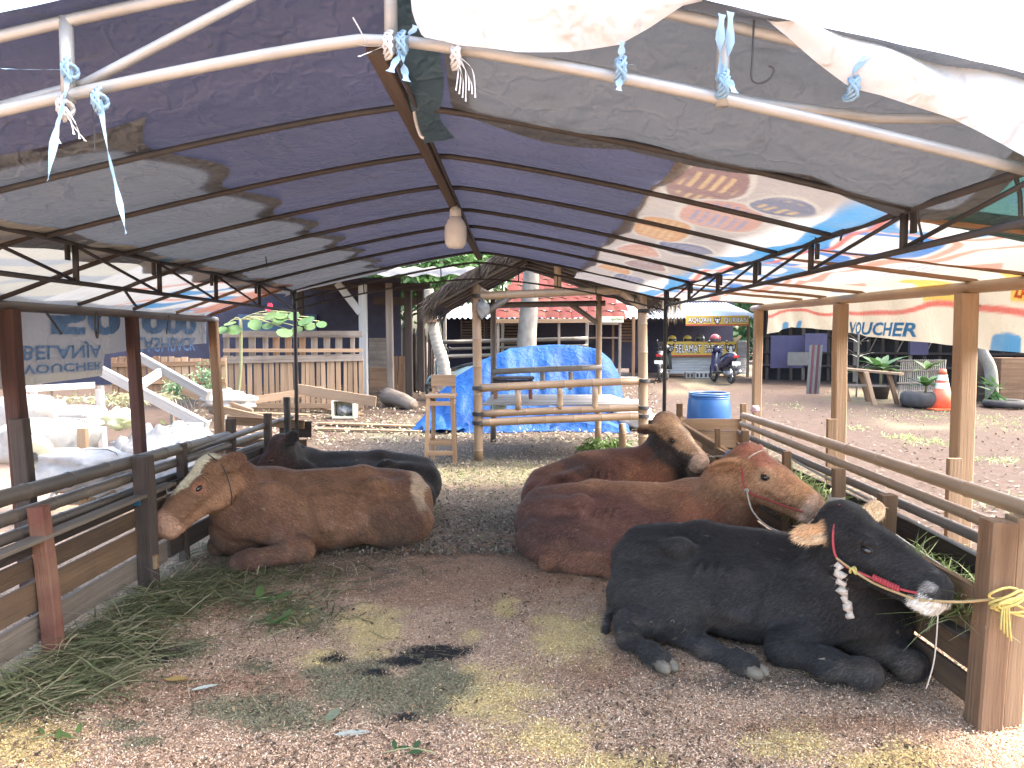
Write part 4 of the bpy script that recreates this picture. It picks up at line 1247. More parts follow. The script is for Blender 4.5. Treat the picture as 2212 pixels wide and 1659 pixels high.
    for q in (1, -1):
        e = (ears or {}).get(q, (-0.25, 1.0, -0.15))
        dirv = HR.T @ unit((e[0], q * e[1], e[2]))
        facev = HR.T @ unit((e[3], q * e[4], e[5])) if len(e) > 3 else HR.T @ unit((0.9, q * 0.3, -0.1))
        base = Hd(0.015, q * 0.088, e[6] if len(e) > 6 else -0.065)
        ER = frame_R(dirv, facev)
        es = hs * earS
        cen = base + dirv * 0.112 * es
        ear_list.append((cen, ER))
        s.cone(base, base + dirv * 0.05 * hs, 0.034 * hs, 0.028 * hs, 0.03 * hs)
        s.ell(cen, [0.100 * es, 0.060 * es, 0.022 * hs], 0.02 * hs, ER)
        s.ell(cen + facev * 0.024 * hs + dirv * 0.008, [0.078 * es, 0.040 * es, 0.020 * hs], 0.012 * hs, ER, True)
    # legs: chains of (x, y, z, r)
    feet = []
    for lg in legs:
        for a, b in zip(lg[:-1], lg[1:]):
            C(a[:3], b[:3], a[3] * 0.92, b[3] * 0.92, 0.04)
            s.ell(W(*b[:3]), [b[3] * 1.06 * S] * 3, 0.03 * S)
        feet.append((W(*lg[-2][:3]), W(*lg[-1][:3]), lg[-1][3] * S * hoofS))
    if tail:
        for a, b in zip(tail[:-1], tail[1:]):
            C(a[:3], b[:3], a[3], b[3], 0.03)
    s.floor(-0.02)
    v, q = s.mesh()
    loc = (v - o) @ B.T / S
    hc = (v - poll) @ HR.T / hs
    base = o.copy()
    em = np.zeros(len(v))
    for cen, ER in ear_list:
        e_ = (v - cen) @ ER.T / (hs * earS)
        em = np.maximum(em, sstep(1.25, 1.1, np.sqrt((e_[:, 0] / 0.115) ** 2 + (e_[:, 1] / 0.075) ** 2 + (e_[:, 2] / 0.040) ** 2)) * sstep(-0.085, -0.055, e_[:, 0]) * (1 + sstep(0.085, 0.10, e_[:, 0])))
    me_cols = paint_fn(v, loc, hc, em)
    mud = sstep(0.30, 0.02, loc[:, 2]) * sstep(0.44, 0.58, nz(v, 7, 33)) * (1 - in_head(hc)) * 0.55
    me_cols = lerp(me_cols, cl(0.105, 0.082, 0.064), mud)
    stain = sstep(0.50, 0.60, nz(v, 3.6, 57)) * sstep(0.0, -0.35, loc[:, 0]) * sstep(0.50, 0.20, loc[:, 2]) * 0.6
    me_cols = lerp(me_cols, me_cols * 0.45 + 0.012, stain)
    me_cols = lerp(me_cols, me_cols * 1.35 + 0.006, sstep(0.52, 0.62, nz(v, 5.5, 71)) * 0.6)
    fleck = sstep(0.74, 0.77, nz(v, 46, 14)) * (1 - in_head(hc)) * sstep(0.45, 0.6, nz(v, 4, 41)) * 0.5
    me_cols = lerp(me_cols, cl(0.34, 0.28, 0.22), fleck)
    T = thing(name, tuple(base), label, 'cow', group)
    body = bpy.data.objects.new('body', np_mesh('body', v - base, q, MAT['hide'], True, {'Col': np.concatenate([np.clip(me_cols, 0.004, 0.9), np.ones((len(v), 1))], 1)}))
    put(body, T)
    # short lying coat
    if hair:
        a, b_, c_, d_ = v[q[:, 0]], v[q[:, 1]], v[q[:, 2]], v[q[:, 3]]
        nrm = np.cross(c_ - a, d_ - b_); nrm /= np.linalg.norm(nrm, axis=1)[:, None] + 1e-9
        rg_ = np.random.default_rng(len(v))
        pick = rg_.choice(len(q), size=hair)
        w4 = rg_.dirichlet([1, 1, 1, 1], hair)
        p_ = sum(w4[:, i:i + 1] * v[q[pick, i]] for i in range(4)); n_ = nrm[pick]
        vis = p_[:, 2] > 0.02
        p_, n_, pick = p_[vis], n_[vis], pick[vis]
        flow = -F[None] * 0.8 + np.array([0, 0, -0.7])[None] + rg_.normal(0, 0.28, (len(p_), 3))
        flow -= n_ * (flow * n_).sum(1)[:, None]; flow /= np.linalg.norm(flow, axis=1)[:, None] + 1e-9
        side = np.cross(flow, n_)
        Lh = rg_.uniform(0.012, 0.030, len(p_))[:, None] * hairlen; Wh = rg_.uniform(0.0006, 0.0013, len(p_))[:, None] * hairw
        hv = np.stack([p_ - side * Wh, p_ + side * Wh, p_ + flow * Lh + n_ * Lh * 0.22], 1).reshape(-1, 3)
        hcol = me_cols[q[pick, 0]] * rg_.uniform(0.45, 1.75, (len(p_), 1)) * np.array([1.05, 1.0, 0.95]) + 0.004
        hcol = np.repeat(hcol, 3, 0)
        ho = bpy.data.objects.new('coat', np_mesh('coat', hv - base, np.arange(len(hv)).reshape(-1, 3), MAT['coat'], False, {'Col': np.concatenate([np.clip(hcol, 0, 1), np.ones((len(hv), 1))], 1)}))
        put(ho, T); ho['kind'] = 'stuff'
    # eyes with a lid
    for qd in (-1, 1):
        m = MB()
        c = Hd(0.166, qd * 0.092, -0.080)
        ring = []
        nlat, nlon = 8, 12
        for i in range(nlat + 1):
            th = math.pi * i / nlat
            for j in range(nlon):
                ph = 2 * math.pi * j / nlon
                d = np.array([math.sin(th) * math.cos(ph) * 0.026, math.cos(th) * 0.019 * qd, math.sin(th) * math.sin(ph) * (0.009 if blink else 0.018)])
                m.v.append(tuple(c + HR.T @ d * hs))
        for i in range(nlat):
            for j in range(nlon):
                j2 = (j + 1) % nlon
                m.f.append((i * nlon + j, i * nlon + j2, (i + 1) * nlon + j2, (i + 1) * nlon + j)); m.mi.append(0)
        m.build('eye', MAT['eye'], T, True)
        m = MB()
        ring = [Hd(0.166 + 0.0275 * math.cos(a_), qd * (0.097 - 0.006 * abs(math.cos(a_))), -0.080 + (0.0185 if math.sin(a_) > 0 else 0.015) * math.sin(a_) * (0.55 if blink else 1)) for a_ in np.linspace(0, 2 * math.pi, 19)]
        m.tube(ring, [(0.0075 if 0 < i < 9 else 0.0048) * hs for i in range(19)], 6, cap=False)
        m.build('eyelid', lidmat or MAT['lid_dark'], T, True)
    for a, b, r in feet:
        d = unit(b - a); side = unit(np.cross(d, [0, 0, 1.0]) + 1e-6)
        m = MB()
        for q_ in (-1, 1):
            p0 = b + side * q_ * r * 0.42 - d * r * 0.2
            p1 = p0 + d * r * 1.75
            p0[2] = max(p0[2], r * 0.75); p1[2] = max(p1[2] - r * 0.25, r * 0.5)
            m.tube([p0, p0 + (p1 - p0) * 0.5, p0 + (p1 - p0) * 0.85, p1], [r * 0.56, r * 0.60, r * 0.45, r * 0.12], 8)
        m.build('hoof', MAT[hoofmat], T, True)
    T['_head'] = 0
    del T['_head']
    return T, Hd, W

def lerp(a, b, t): return a * (1 - t[:, None]) + b * t[:, None]
def cl(*c): return np.array(c, float)
def nz(v, sc, sd): return fbm(v[:, 0] * sc + v[:, 1] * sc * 0.7, v[:, 2] * sc + v[:, 1] * sc * 0.45, 4, sd)

def muzzle_mask(hc, at=0.40, w=0.03): return sstep(at - w, at + w, hc[:, 0]) * (np.abs(hc[:, 1]) < 0.12) * (np.abs(hc[:, 2] + 0.12) < 0.13)
def in_head(hc): return sstep(-0.10, -0.04, hc[:, 0]) * (np.abs(hc[:, 1]) < 0.30) * sstep(-0.30, -0.24, hc[:, 2]) * (hc[:, 2] < 0.12) * (hc[:, 0] < 0.6)
def ear_mask(hc): return (np.abs(hc[:, 1]) > 0.118) * (np.abs(hc[:, 0]) < 0.16) * (hc[:, 2] > -0.28) * (np.abs(hc[:, 1]) < 0.36) * (hc[:, 2] < 0.14)
def eye_ring(hc, r=0.045): return sstep(r, r * 0.5, np.sqrt((hc[:, 0] - 0.168) ** 2 + (hc[:, 2] + 0.08) ** 2)) * (np.abs(hc[:, 1]) > 0.05) * (np.abs(hc[:, 1]) < 0.15)

# fore and hind legs in the body frame (x forward, y left, z up, radius); q = side
def fore_folded(q, kx=0.66, ky=0.30): return [(0.36, q * 0.24, 0.20, 0.10), (0.30, q * 0.30, 0.10, 0.082), (kx, q * ky, 0.085, 0.068), (kx - 0.07, q * (ky - 0.10), 0.05, 0.052), (0.42, q * 0.17, 0.045, 0.045)]
def hind_folded(q, fx=0.02): return [(-0.42, q * 0.28, 0.24, 0.15), (-0.16, q * 0.36, 0.17, 0.115), (-0.52, q * 0.40, 0.075, 0.066), (-0.30, q * 0.43, 0.055, 0.050), (fx - 0.12, q * 0.46, 0.05, 0.046), (fx, q * 0.47, 0.045, 0.044)]

# --- brown cow with a white blaze, by the left boards
def paint_blaze(v, loc, hc, em):
    brown = cl(0.200, 0.108, 0.066); dark = cl(0.105, 0.056, 0.045); pale = cl(0.32, 0.205, 0.13)
    c = lerp(brown, dark, sstep(0.42, 0.68, nz(v, 3.0, 3)) * 0.7 + sstep(0.25, 0.5, loc[:, 0]) * 0.3)
    c = lerp(c, pale, sstep(0.0, -0.5, loc[:, 0]) * sstep(0.45, 0.6, nz(v, 2.2, 8)) * 0.8)
    c = lerp(c, cl(0.44, 0.33, 0.235), sstep(0.05, 0.02, np.abs(loc[:, 0] + 0.70 - (0.50 - loc[:, 2]) * 0.10) - 0.16 * (nz(v, 7, 4) - 0.35) * sstep(0.15, 0.45, loc[:, 2])) * sstep(0.24, 0.32, loc[:, 2]) * (loc[:, 2] < 0.60))
    h = in_head(hc)
    c = lerp(c, cl(0.21, 0.115, 0.07), h)
    c = lerp(c, cl(0.70, 0.62, 0.45), h * sstep(0.004, -0.004, np.abs(hc[:, 1]) - 0.090 + 0.055 * sstep(0.12, 0.3, hc[:, 0]) - 0.05 * (nz(v, 12, 2) - 0.47)) * sstep(-0.105, -0.085, hc[:, 2]) * sstep(0.30, 0.25, hc[:, 0]))
    c = lerp(c, cl(0.50, 0.31, 0.22), h * muzzle_mask(hc, 0.385, 0.02) * 0.9)
    c = lerp(c, cl(0.36, 0.17, 0.11), h * eye_ring(hc, 0.050))
    c = lerp(c, cl(0.40, 0.22, 0.13), h * sstep(-0.16, -0.20, hc[:, 2]) * 0.6)
    return c
qa = lambda px, py, d: np.array(P(px, py, d))
pa0, pa1 = qa(440, 1000, 4.98), qa(366, 1124, 4.72)
cow_a, HdA, WA = cattle('brown_cow', 'brown cow with broad white blaze and pink-rimmed eye', (-1.47, 5.50), math.radians(180 + 25), 1.0, pa0, pa1, (-0.72, -0.50, 0.48), paint_blaze,
    [[(0.36, 0.24, 0.22, 0.10), (0.22, 0.36, 0.10, 0.085), (0.56, 0.42, 0.085, 0.070), (0.62, 0.38, 0.06, 0.060), (0.40, 0.26, 0.045, 0.045)],
     [(0.42, -0.20, 0.22, 0.10), (0.55, -0.12, 0.14, 0.08), (0.74, -0.08, 0.08, 0.062), (0.70, -0.12, 0.05, 0.05), (0.55, -0.16, 0.045, 0.044)],
     [(-0.42, -0.26, 0.24, 0.13), (-0.16, -0.34, 0.16, 0.10), (-0.40, -0.36, 0.07, 0.06)]], h=0.0125,
    ears={1: (-0.75, 0.75, -0.25, 0.55, 0.75, 0.1), -1: (-0.45, 0.9, 0.15)}, head=1.09, jaw=1.3, hoofmat='hoof_dark', fat=0.98, lidmat=MAT['lid_pink'])

# --- black cow behind it
def paint_black_b(v, loc, hc, em):
    c = lerp(cl(0.026, 0.024, 0.025), cl(0.040, 0.034, 0.033), sstep(0.4, 0.6, nz(v, 3, 6)))
    h = in_head(hc)
    c = lerp(c, cl(0.050, 0.032, 0.030), h * sstep(0.02, 0.10, hc[:, 0]))
    c = lerp(c, cl(0.075, 0.038, 0.034), h * sstep(-0.08, -0.04, hc[:, 2]) * 0.8)
    c = lerp(c, cl(0.10, 0.045, 0.038), h * eye_ring(hc, 0.05))
    return c
pb0, pb1 = qa(592, 955, 6.28), qa(540, 1065, 6.05)
cow_b, HdB, WB = cattle('black_cow', 'black cow with dark reddish face behind the white-blazed brown cow', (-1.55, 6.62), math.radians(180 + 10), 1.0, pb0, pb1, (-0.75, -0.15, 0.6), paint_black_b,
    [fore_folded(1), fore_folded(-1), hind_folded(1)], h=0.016, ears={1: (-0.7, 0.8, -0.2, 0.5, 0.8, 0.1), -1: (-0.4, 0.9, 0.3)}, hoofmat='hoof_dark', zs=0.80)

# --- bull with black neck and pale face
def paint_bull(v, loc, hc, em):
    c = lerp(cl(0.225, 0.105, 0.062), cl(0.14, 0.064, 0.048), sstep(0.4, 0.62, nz(v, 2.6, 11)))
    c = lerp(c, cl(0.055, 0.036, 0.036), sstep(0.50, 0.62, nz(v, 2.0, 5)) * sstep(0.0, -0.35, loc[:, 0]) * 0.8)
    c = lerp(c, cl(0.30, 0.12, 0.07), sstep(0.05, 0.2, loc[:, 0]) * sstep(0.55, 0.40, loc[:, 2]) * sstep(0.42, 0.30, loc[:, 0]) * 0.8)
    c = lerp(c, cl(0.022, 0.019, 0.020), sstep(0.40, 0.50, loc[:, 0] + 0.05 * (nz(v, 5, 9) - 0.5) + (loc[:, 2] - 0.4) * 0.15))
    h = in_head(hc)
    c = lerp(c, cl(0.055, 0.042, 0.038), h)
    face = h * sstep(-0.125, -0.09, hc[:, 2] - 0.25 * np.maximum(hc[:, 0] - 0.25, 0) + 0.03 * (nz(v, 8, 7) - 0.5))
    c = lerp(c, cl(0.42, 0.27, 0.17), face * 0.95)
    c = lerp(c, cl(0.64, 0.50, 0.36), face * sstep(0.045, 0.02, np.abs(hc[:, 1] - 0.015)) * sstep(0.05, 0.12, hc[:, 0]) * 0.8)
    c = lerp(c, cl(0.56, 0.40, 0.31), h * muzzle_mask(hc, 0.385, 0.02) * 0.85)
    c = lerp(c, cl(0.03, 0.025, 0.025), h * eye_ring(hc, 0.04) * 0.9)
    return c
pc0, pc1 = qa(1448, 906, 6.26), qa(1508, 994, 6.04)
cow_c, HdC, WC = cattle('brown_bull', 'brown bull with black neck and pale tan face', (0.86, 6.42), math.radians(0), 0.98, pc0, pc1, (0.52, -0.62, 0.55), paint_bull,
    [fore_folded(1), fore_folded(-1), hind_folded(-1)], h=0.015, ears={1: (-0.35, 0.95, 0.05), -1: (-0.5, 0.85, -0.45)}, hoofmat='hoof_dark', neck_k=1.12, hump=0.09, fat=1.0, head=1.04, zs=0.95, rump_hi=-0.13)

# --- red-brown cow with a rope halter
def paint_red(v, loc, hc, em):
    c = lerp(cl(0.245, 0.122, 0.075), cl(0.15, 0.074, 0.06), sstep(0.38, 0.62, nz(v, 2.4, 17)))
    c = lerp(c, cl(0.30, 0.165, 0.098), sstep(0.46, 0.56, loc[:, 2]) * 0.7)
    c = lerp(c, cl(0.36, 0.14, 0.075), sstep(0.20, 0.36, loc[:, 0]) * sstep(0.58, 0.42, loc[:, 2]) * sstep(0.65, 0.5, loc[:, 0]) * 0.7)
    c = lerp(c, cl(0.10, 0.062, 0.058), sstep(-0.5, -0.72, loc[:, 0]) * 0.6)
    h = in_head(hc)
    c = lerp(c, cl(0.34, 0.18, 0.10), h)
    c = lerp(c, cl(0.34, 0.13, 0.09), h * sstep(-0.055, -0.02, hc[:, 2]) * sstep(0.22, 0.12, hc[:, 0]) * 0.8)
    c = lerp(c, cl(0.48, 0.27, 0.14), h * sstep(0.26, 0.36, hc[:, 0]) * sstep(-0.14, -0.08, hc[:, 2]) * 0.8)
    c = lerp(c, cl(0.44, 0.29, 0.18), h * eye_ring(hc, 0.075) * 0.55)
    c = lerp(c, cl(0.58, 0.40, 0.30), h * muzzle_mask(hc, 0.41, 0.02) * 0.85)
    c = lerp(c, cl(0.05, 0.03, 0.03), h * eye_ring(hc, 0.030) * 0.8)
    return c
pd0, pd1 = qa(1628, 972, 4.72), qa(1752, 1094, 4.42)
cow_d, HdD, WD = cattle('red_brown_cow', 'red-brown cow with rope halter tied to a stub post', (0.84, 5.20), math.radians(-14), 1.0, pd0, pd1, (0.55, -0.42, 0.62), paint_red,
    [fore_folded(1), fore_folded(-1), hind_folded(-1)], h=0.0125, ears={1: (-0.55, 0.8, 0.15), -1: (-0.55, 0.75, -0.55, 0.5, 0.6, -0.6)}, hoofmat='hoof_dark', neck_k=0.95, fat=1.05, lens=1.04, rump_hi=-0.015, zs=0.80, head=1.13,
    neck_mid=(1.36, 4.86, 0.60))

# --- black cow with tan ears in front
def paint_black_e(v, loc, hc, em):
    c = lerp(cl(0.024, 0.023, 0.024), cl(0.042, 0.039, 0.038), sstep(0.4, 0.62, nz(v, 2.6, 26)))
    c = lerp(c, cl(0.055, 0.048, 0.045), sstep(0.5, 0.65, nz(v, 4.5, 5)) * sstep(0.25, 0.45, loc[:, 2]) * 0.5)
    h = in_head(hc)
    ear = np.clip(em, 0, 1)
    c = lerp(c, cl(0.60, 0.42, 0.26), ear)
    c = lerp(c, cl(0.58, 0.29, 0.13), ear * sstep(0.50, 0.6, nz(v, 14, 2)) * 0.7)
    c = lerp(c, cl(0.05, 0.04, 0.04), np.clip(em - 1, 0, 1) * sstep(0.4, 0.6, nz(v, 20, 4)))
    m = h * muzzle_mask(hc, 0.405, 0.012) * (1 - ear)
    c = lerp(c, cl(0.80, 0.79, 0.72), m * sstep(-0.112, -0.122, hc[:, 2]))
    c = lerp(c, cl(0.30, 0.28, 0.26), m * sstep(-0.122, -0.112, hc[:, 2]) * sstep(0.45, 0.55, nz(v, 12, 3)))
    c = lerp(c, cl(0.80, 0.79, 0.72), h * (1 - ear) * sstep(0.365, 0.385, hc[:, 0]) * sstep(-0.150, -0.162, hc[:, 2]))
    return c
pe0, pe1 = qa(1838, 1105, 3.36), qa(2030, 1285, 3.02)
cow_e, HdE, WE = cattle('black_cow', 'black cow with tan ears and red and yellow rope halter', (1.24, 3.84), math.radians(-32), 0.98, pe0, pe1, (0.42, -0.42, 0.70), paint_black_e,
    [[(0.36, -0.24, 0.22, 0.10), (0.24, -0.34, 0.11, 0.080), (0.46, -0.385, 0.095, 0.066), (0.63, -0.40, 0.088, 0.064), (0.60, -0.28, 0.05, 0.050), (0.40, -0.19, 0.045, 0.045)],
     [(0.42, 0.10, 0.22, 0.10), (0.56, -0.02, 0.14, 0.082), (0.80, -0.16, 0.080, 0.068), (0.76, -0.06, 0.05, 0.055), (0.55, 0.0, 0.045, 0.044)],
     [(-0.42, -0.27, 0.26, 0.15), (-0.26, -0.37, 0.19, 0.10), (-0.56, -0.44, 0.095, 0.078), (-0.52, -0.56, 0.06, 0.054), (-0.35, -0.66, 0.055, 0.046), (-0.27, -0.71, 0.050, 0.050)],
     [(-0.30, -0.22, 0.16, 0.11), (-0.40, -0.36, 0.09, 0.07), (-0.12, -0.46, 0.06, 0.050), (0.06, -0.52, 0.055, 0.045), (0.12, -0.54, 0.05, 0.050)]],
    h=0.0115, ears={1: (-0.05, 0.95, 0.42, 0.6, -0.2, 0.7, -0.04), -1: (-0.70, 0.55, -0.45, 0.25, 0.75, 0.45, -0.095)}, tail=[(-0.79, -0.02, 0.42, 0.028), (-0.80, -0.14, 0.22, 0.020), (-0.74, -0.34, 0.05, 0.016), (-0.70, -0.46, 0.03, 0.024)], fat=0.95, head=1.08, zs=0.84, lens=0.95, earS=0.84, hoofS=1.15)
# ------------------------------------------------------------------ behind the pen
def gz(x, y): return ground_z(x, y)
def at(px, d, z=None):
    p = P(px, 735, d)
    return Vector((p.x, d, gz(p.x, d) if z is None else z))

# ---- bamboo gazebo with thatched roof
GY0, GY1 = 9.5, 11.3
gxl, gxr = P(1033, 735, GY0).x, P(1392, 735, GY0).x
gxl2, gxr2 = gxl + 0.13, P(1300, 735, GY1).x + 0.25
def gzp(py, d=GY0): return P(1200, py, d).z
gaz = thing('bamboo_gazebo', ((gxl + gxr) / 2, 10.4, 0), 'bamboo gazebo with thatched roof and rails in front of the blue tarpaulin', 'gazebo')
bam = lambda a, b, r, nm='rail', mt='bamboo', nd=0.36: pole(nm, a, b, r, r * 0.94, MAT[mt], gaz, node=nd, bend=0.006)
bam((gxl, GY0, 0.0), (gxl - 0.03, GY0, gzp(618)), 0.058, 'post')
bam((gxr, GY0, 0.0), (gxr - 0.04, GY0, gzp(610)), 0.062, 'post')
bam((gxl2, GY1, 0.0), (gxl2, GY1, 2.25), 0.045, 'post', 'bamboo_dark')
bam((gxr2 - 0.3, GY1, 0.0), (gxr2 - 0.3, GY1, 2.25), 0.047, 'post')
bam((P(1347, 735, GY0 + 0.2).x, GY0 + 0.25, 0.0), (P(1347, 735, GY0 + 0.2).x, GY0 + 0.25, 0.45), 0.05, 'post')
bam((gxl - 0.03, GY0 - 0.03, gzp(640)), (gxr - 0.28, GY0 - 0.03, gzp(627)), 0.052, 'beam')
bam((gxr - 0.30, GY0 - 0.03, gzp(630)), (gxr + 0.02, GY0 - 0.03, gzp(675)), 0.047, 'brace')
bam((gxl + 0.02, GY0 - 0.02, gzp(685)), (gxl + 0.42, GY0 - 0.02, gzp(640)), 0.040, 'brace', 'bamboo_dark')
bam((gxl2 - 0.1, GY1, gzp(660, GY1)), (gxr2 - 0.2, GY1, gzp(655, GY1)), 0.045, 'beam', 'bamboo_dark')
bam((gxr2 - 0.75, GY1, gzp(655, GY1)), (gxr2 - 0.3, GY1, gzp(700, GY1)), 0.04, 'brace', 'bamboo_dark')
bam((gxl - 0.02, GY0 - 0.01, 2.22), (gxl2 - 0.02, GY1 + 0.1, 2.22), 0.045, 'beam')
# parapet
bam((gxl + 0.03, GY0 - 0.02, gzp(838)), (gxr, GY0 - 0.02, gzp(822)), 0.050)
bam((gxl + 0.04, GY0 - 0.01, gzp(894)), (gxr - 0.03, GY0 - 0.01, gzp(880)), 0.047)
bam((gxl + 0.02, GY0 - 0.02, gzp(913)), (gxr - 0.02, GY0 - 0.02, gzp(898)), 0.050)
for px, a, b in ((1119, 842, 885), (1212, 838, 884), (1290, 836, 882)):
    bam((P(px, 0, GY0).x, GY0 - 0.015, gzp(b)), (P(px, 0, GY0).x, GY0 - 0.015, gzp(a)), 0.038, 'baluster', 'bamboo', 0.14)
bam((gxl2, GY1 - 0.03, gzp(803, GY1)), (gxr2 - 0.25, GY1 - 0.03, gzp(793, GY1)), 0.045, 'rail', 'bamboo_grey')
for px in (1173, 1236):
    bam((P(px, 0, GY1).x, GY1 - 0.03, gzp(842, GY1)), (P(px, 0, GY1).x, GY1 - 0.03, gzp(803, GY1)), 0.036, 'baluster', 'bamboo_grey', 0.14)
# floor of split bamboo
fz = gzp(880) + 0.03
n_ = 22
for i in range(n_):
    y = GY0 + 0.06 + (GY1 - GY0 - 0.1) * i / (n_ - 1)
    x0_ = gxl + 0.05 + 0.07 * i / n_
    beam('floor_slat', (x0_, y, fz + random.uniform(-0.004, 0.004)), (gxr - 0.08 - 0.12 * i / n_, y, fz + random.uniform(-0.004, 0.004)), 0.072, 0.016, MAT['bamboo_grey'], gaz)
# thatched gable roof: ridge runs away from the viewer
rx = P(1140, 735, GY0).x; rz = gzp(545) + 0.02
rafl = [(rx, rz), (P(925, 0, GY0).x, gzp(655))]
rafr = [(rx, rz), (P(1445, 0, GY0).x, gzp(640))]
def thatch(side, a, b):
    m = MB()
    def fn(u, v):
        x = a[0] + (b[0] - a[0]) * u; z = a[1] + (b[1] - a[1]) * u
        r = (vnoise(np.array(u * 9.0), np.array(v * 14.0), 5 + side) - 0.5) * 0.09
        return (x, GY0 - 0.45 + 2.7 * v, z + float(r) - 0.05 * u * u)
    m.grid(fn, 10, 16)
    k = len(m.v)
    up = [(p[0], p[1], p[2] + 0.10) for p in m.v]
    nf = len(m.f)
    m.v += up
    m.f += [tuple(i + k for i in reversed(q)) for q in m.f[:nf]]; m.mi += [0] * nf
    for j in range(16):                                     # eave and ridge edges
        for r_ in (0, 10):
            A = r_ * 17 + j; m.f.append((A, A + 1, A + 1 + k, A + k)); m.mi.append(0)
    for i in range(10):
        for c_ in (0, 16):
            A = i * 17 + c_; m.f.append((A, A + 17, A + 17 + k, A + k)); m.mi.append(0)
    # loose straw ends along the eave and the front verge
    for _ in range(900):
        if random.random() < 0.6:
            u, v = 1.0, random.random()
        else:
            u, v = random.random(), 0.0
        p = Vector(fn(u, v)) + Vector((0, 0, random.uniform(-0.02, 0.1)))
        d = Vector(((b[0] - a[0]) * 0.08 + random.uniform(-0.05, 0.05), random.uniform(-0.08, 0.02), -random.uniform(0.06, 0.22)))
        w = Vector((random.uniform(-1, 1), random.uniform(-1, 1), 0)).normalized() * 0.007
        m.tri(p - w, p + w, p + d)
    return m.build('thatch_slope', MAT['thatch'], gaz)
thatch(0, *rafl); thatch(1, *rafr)
for i in range(5):
    y = GY0 - 0.1 + 0.45 * i
    pole('rafter', (rx, y, rz - 0.06), (rafl[1][0] + 0.1, y, rafl[1][1] - 0.01), 0.025, 0.022, MAT['bamboo_dark'], gaz, node=0.4)
    pole('rafter', (rx, y, rz - 0.06), (rafr[1][0] - 0.1, y, rafr[1][1] - 0.01), 0.025, 0.022, MAT['bamboo_dark'], gaz, node=0.4)
bam((P(1207, 0, GY0).x, GY0 - 0.02, gzp(630)), (P(1205, 0, GY0).x, GY0 - 0.02, gzp(552)), 0.045, 'king_post')
# dark lashings at the joints
def lash(c, r, axis='x'):
    m = MB()
    for j in range(4):
        pts_ = []
        for a_ in np.linspace(0, 2 * math.pi, 15):
            o_ = (0.012 * (j - 1.5), r * math.cos(a_), r * math.sin(a_)) if axis == 'x' else (r * math.cos(a_), r * math.sin(a_), 0.012 * (j - 1.5))
            pts_.append(Vector(c) + Vector(o_))
        m.tube(pts_, 0.007, 5, cap=False)
    m.build('lashing', MAT['string_black'], gaz, True)
for z_ in (gzp(838), gzp(894), gzp(913), gzp(640)):
    lash((gxl, GY0 - 0.01, z_), 0.075, 'z')
for z_ in (gzp(822), gzp(880), gzp(898), gzp(672)):
    lash((gxr - 0.01, GY0 - 0.01, z_), 0.078, 'z')
# things on the gazebo
m = MB(); c0 = P(1043, 668, 9.42); gb = 0.10
def bag(c, s, seed):
    mm = MB()
    def fn(u, v):
        th = math.pi * u; ph = 2 * math.pi * v
        r = 1 + 0.75 * abs(float(fbm(np.array(u * 5.0 + seed), np.array(abs(v - 0.5) * 12.0), 4, seed)) - 0.47) * 2 - 0.15
        return (c[0] + math.sin(th) * math.cos(ph) * s[0] * r, c[1] + math.sin(th) * math.sin(ph) * s[1] * r, c[2] + math.cos(th) * s[2] * r)
    mm.grid(fn, 20, 26)
    return mm
o = bag(c0, (0.075, 0.06, 0.11), 3).build('plastic_bag', M('clear_plastic_bag', (0.34, 0.34, 0.33), (0.2, 0.2, 0.2), rough=0.25, trans=0.4), None, True, loc=c0)
props(o, 'crumpled clear plastic bag hanging from the gazebo post', 'bag')
tb = thing('low_table', (gxl + 0.5, 10.5, fz), 'low dark wooden table with red legs on the gazebo floor', 'table')
tx0, tx1 = P(1062, 0, 10.5).x, P(1155, 0, 10.5).x
beam('tabletop', (tx0, 10.5, fz + 0.30), (tx1, 10.5, fz + 0.30), 0.40, 0.03, MAT['wood_dark'], tb)
beam('apron', (tx0 + 0.02, 10.34, fz + 0.255), (tx1 - 0.02, 10.34, fz + 0.255), 0.02, 0.05, MAT['wood_dark'], tb)
for x in (tx0 + 0.05, tx1 - 0.05):
    for y in (10.36, 10.64):
        beam('leg', (x, y, fz + 0.008), (x, y, fz + 0.285), 0.05, 0.05, MAT['wood_red'], tb, up=(0, 1, 0))
o = bag(P(1078, 882, 9.9), (0.085, 0.085, 0.07), 9)
o = o.build('helmet', M('pale_green_shell', (0.55, 0.75, 0.70), (0.7, 0.8, 0.78), rough=0.3), None, True, loc=(P(1078, 0, 9.9).x, 9.9, fz + 0.01))
props(o, 'small pale green ball lying on the gazebo floor', 'ball'); o.name = 'ball'; o.data.name = 'ball'

# ---- tall wooden stool
ST = thing('bar_chair', (P(950, 0, 9.45).x, 9.45, 0), 'tall pale wooden bar chair with low backrest beside the gazebo post', 'chair')
sl, sr = P(920, 0, 9.3).x, P(973, 0, 9.3).x
zs = P(945, 858, 9.4).z
for x, y, t in ((sl, 9.28, zs), (sr, 9.28, zs), (sl + 0.04, 9.62, P(930, 815, 9.6).z), (sr - 0.02, 9.62, P(970, 815, 9.6).z)):
    dx = (-0.03 if x < (sl + sr) / 2 else 0.03)
    beam('leg', (x + dx, y, -0.01), (x, y, t), 0.052, 0.045, MAT['wood_pale'], ST, up=(0, 1, 0))
beam('seat', (sl - 0.035, 9.45, zs + 0.018), (sr + 0.035, 9.45, zs + 0.018), 0.40, 0.036, MAT['wood_pale'], ST)
beam('backrest', (sl + 0.0, 9.59, P(950, 822, 9.6).z), (sr + 0.02, 9.59, P(950, 822, 9.6).z), 0.022, 0.15, MAT['wood_pale'], ST)
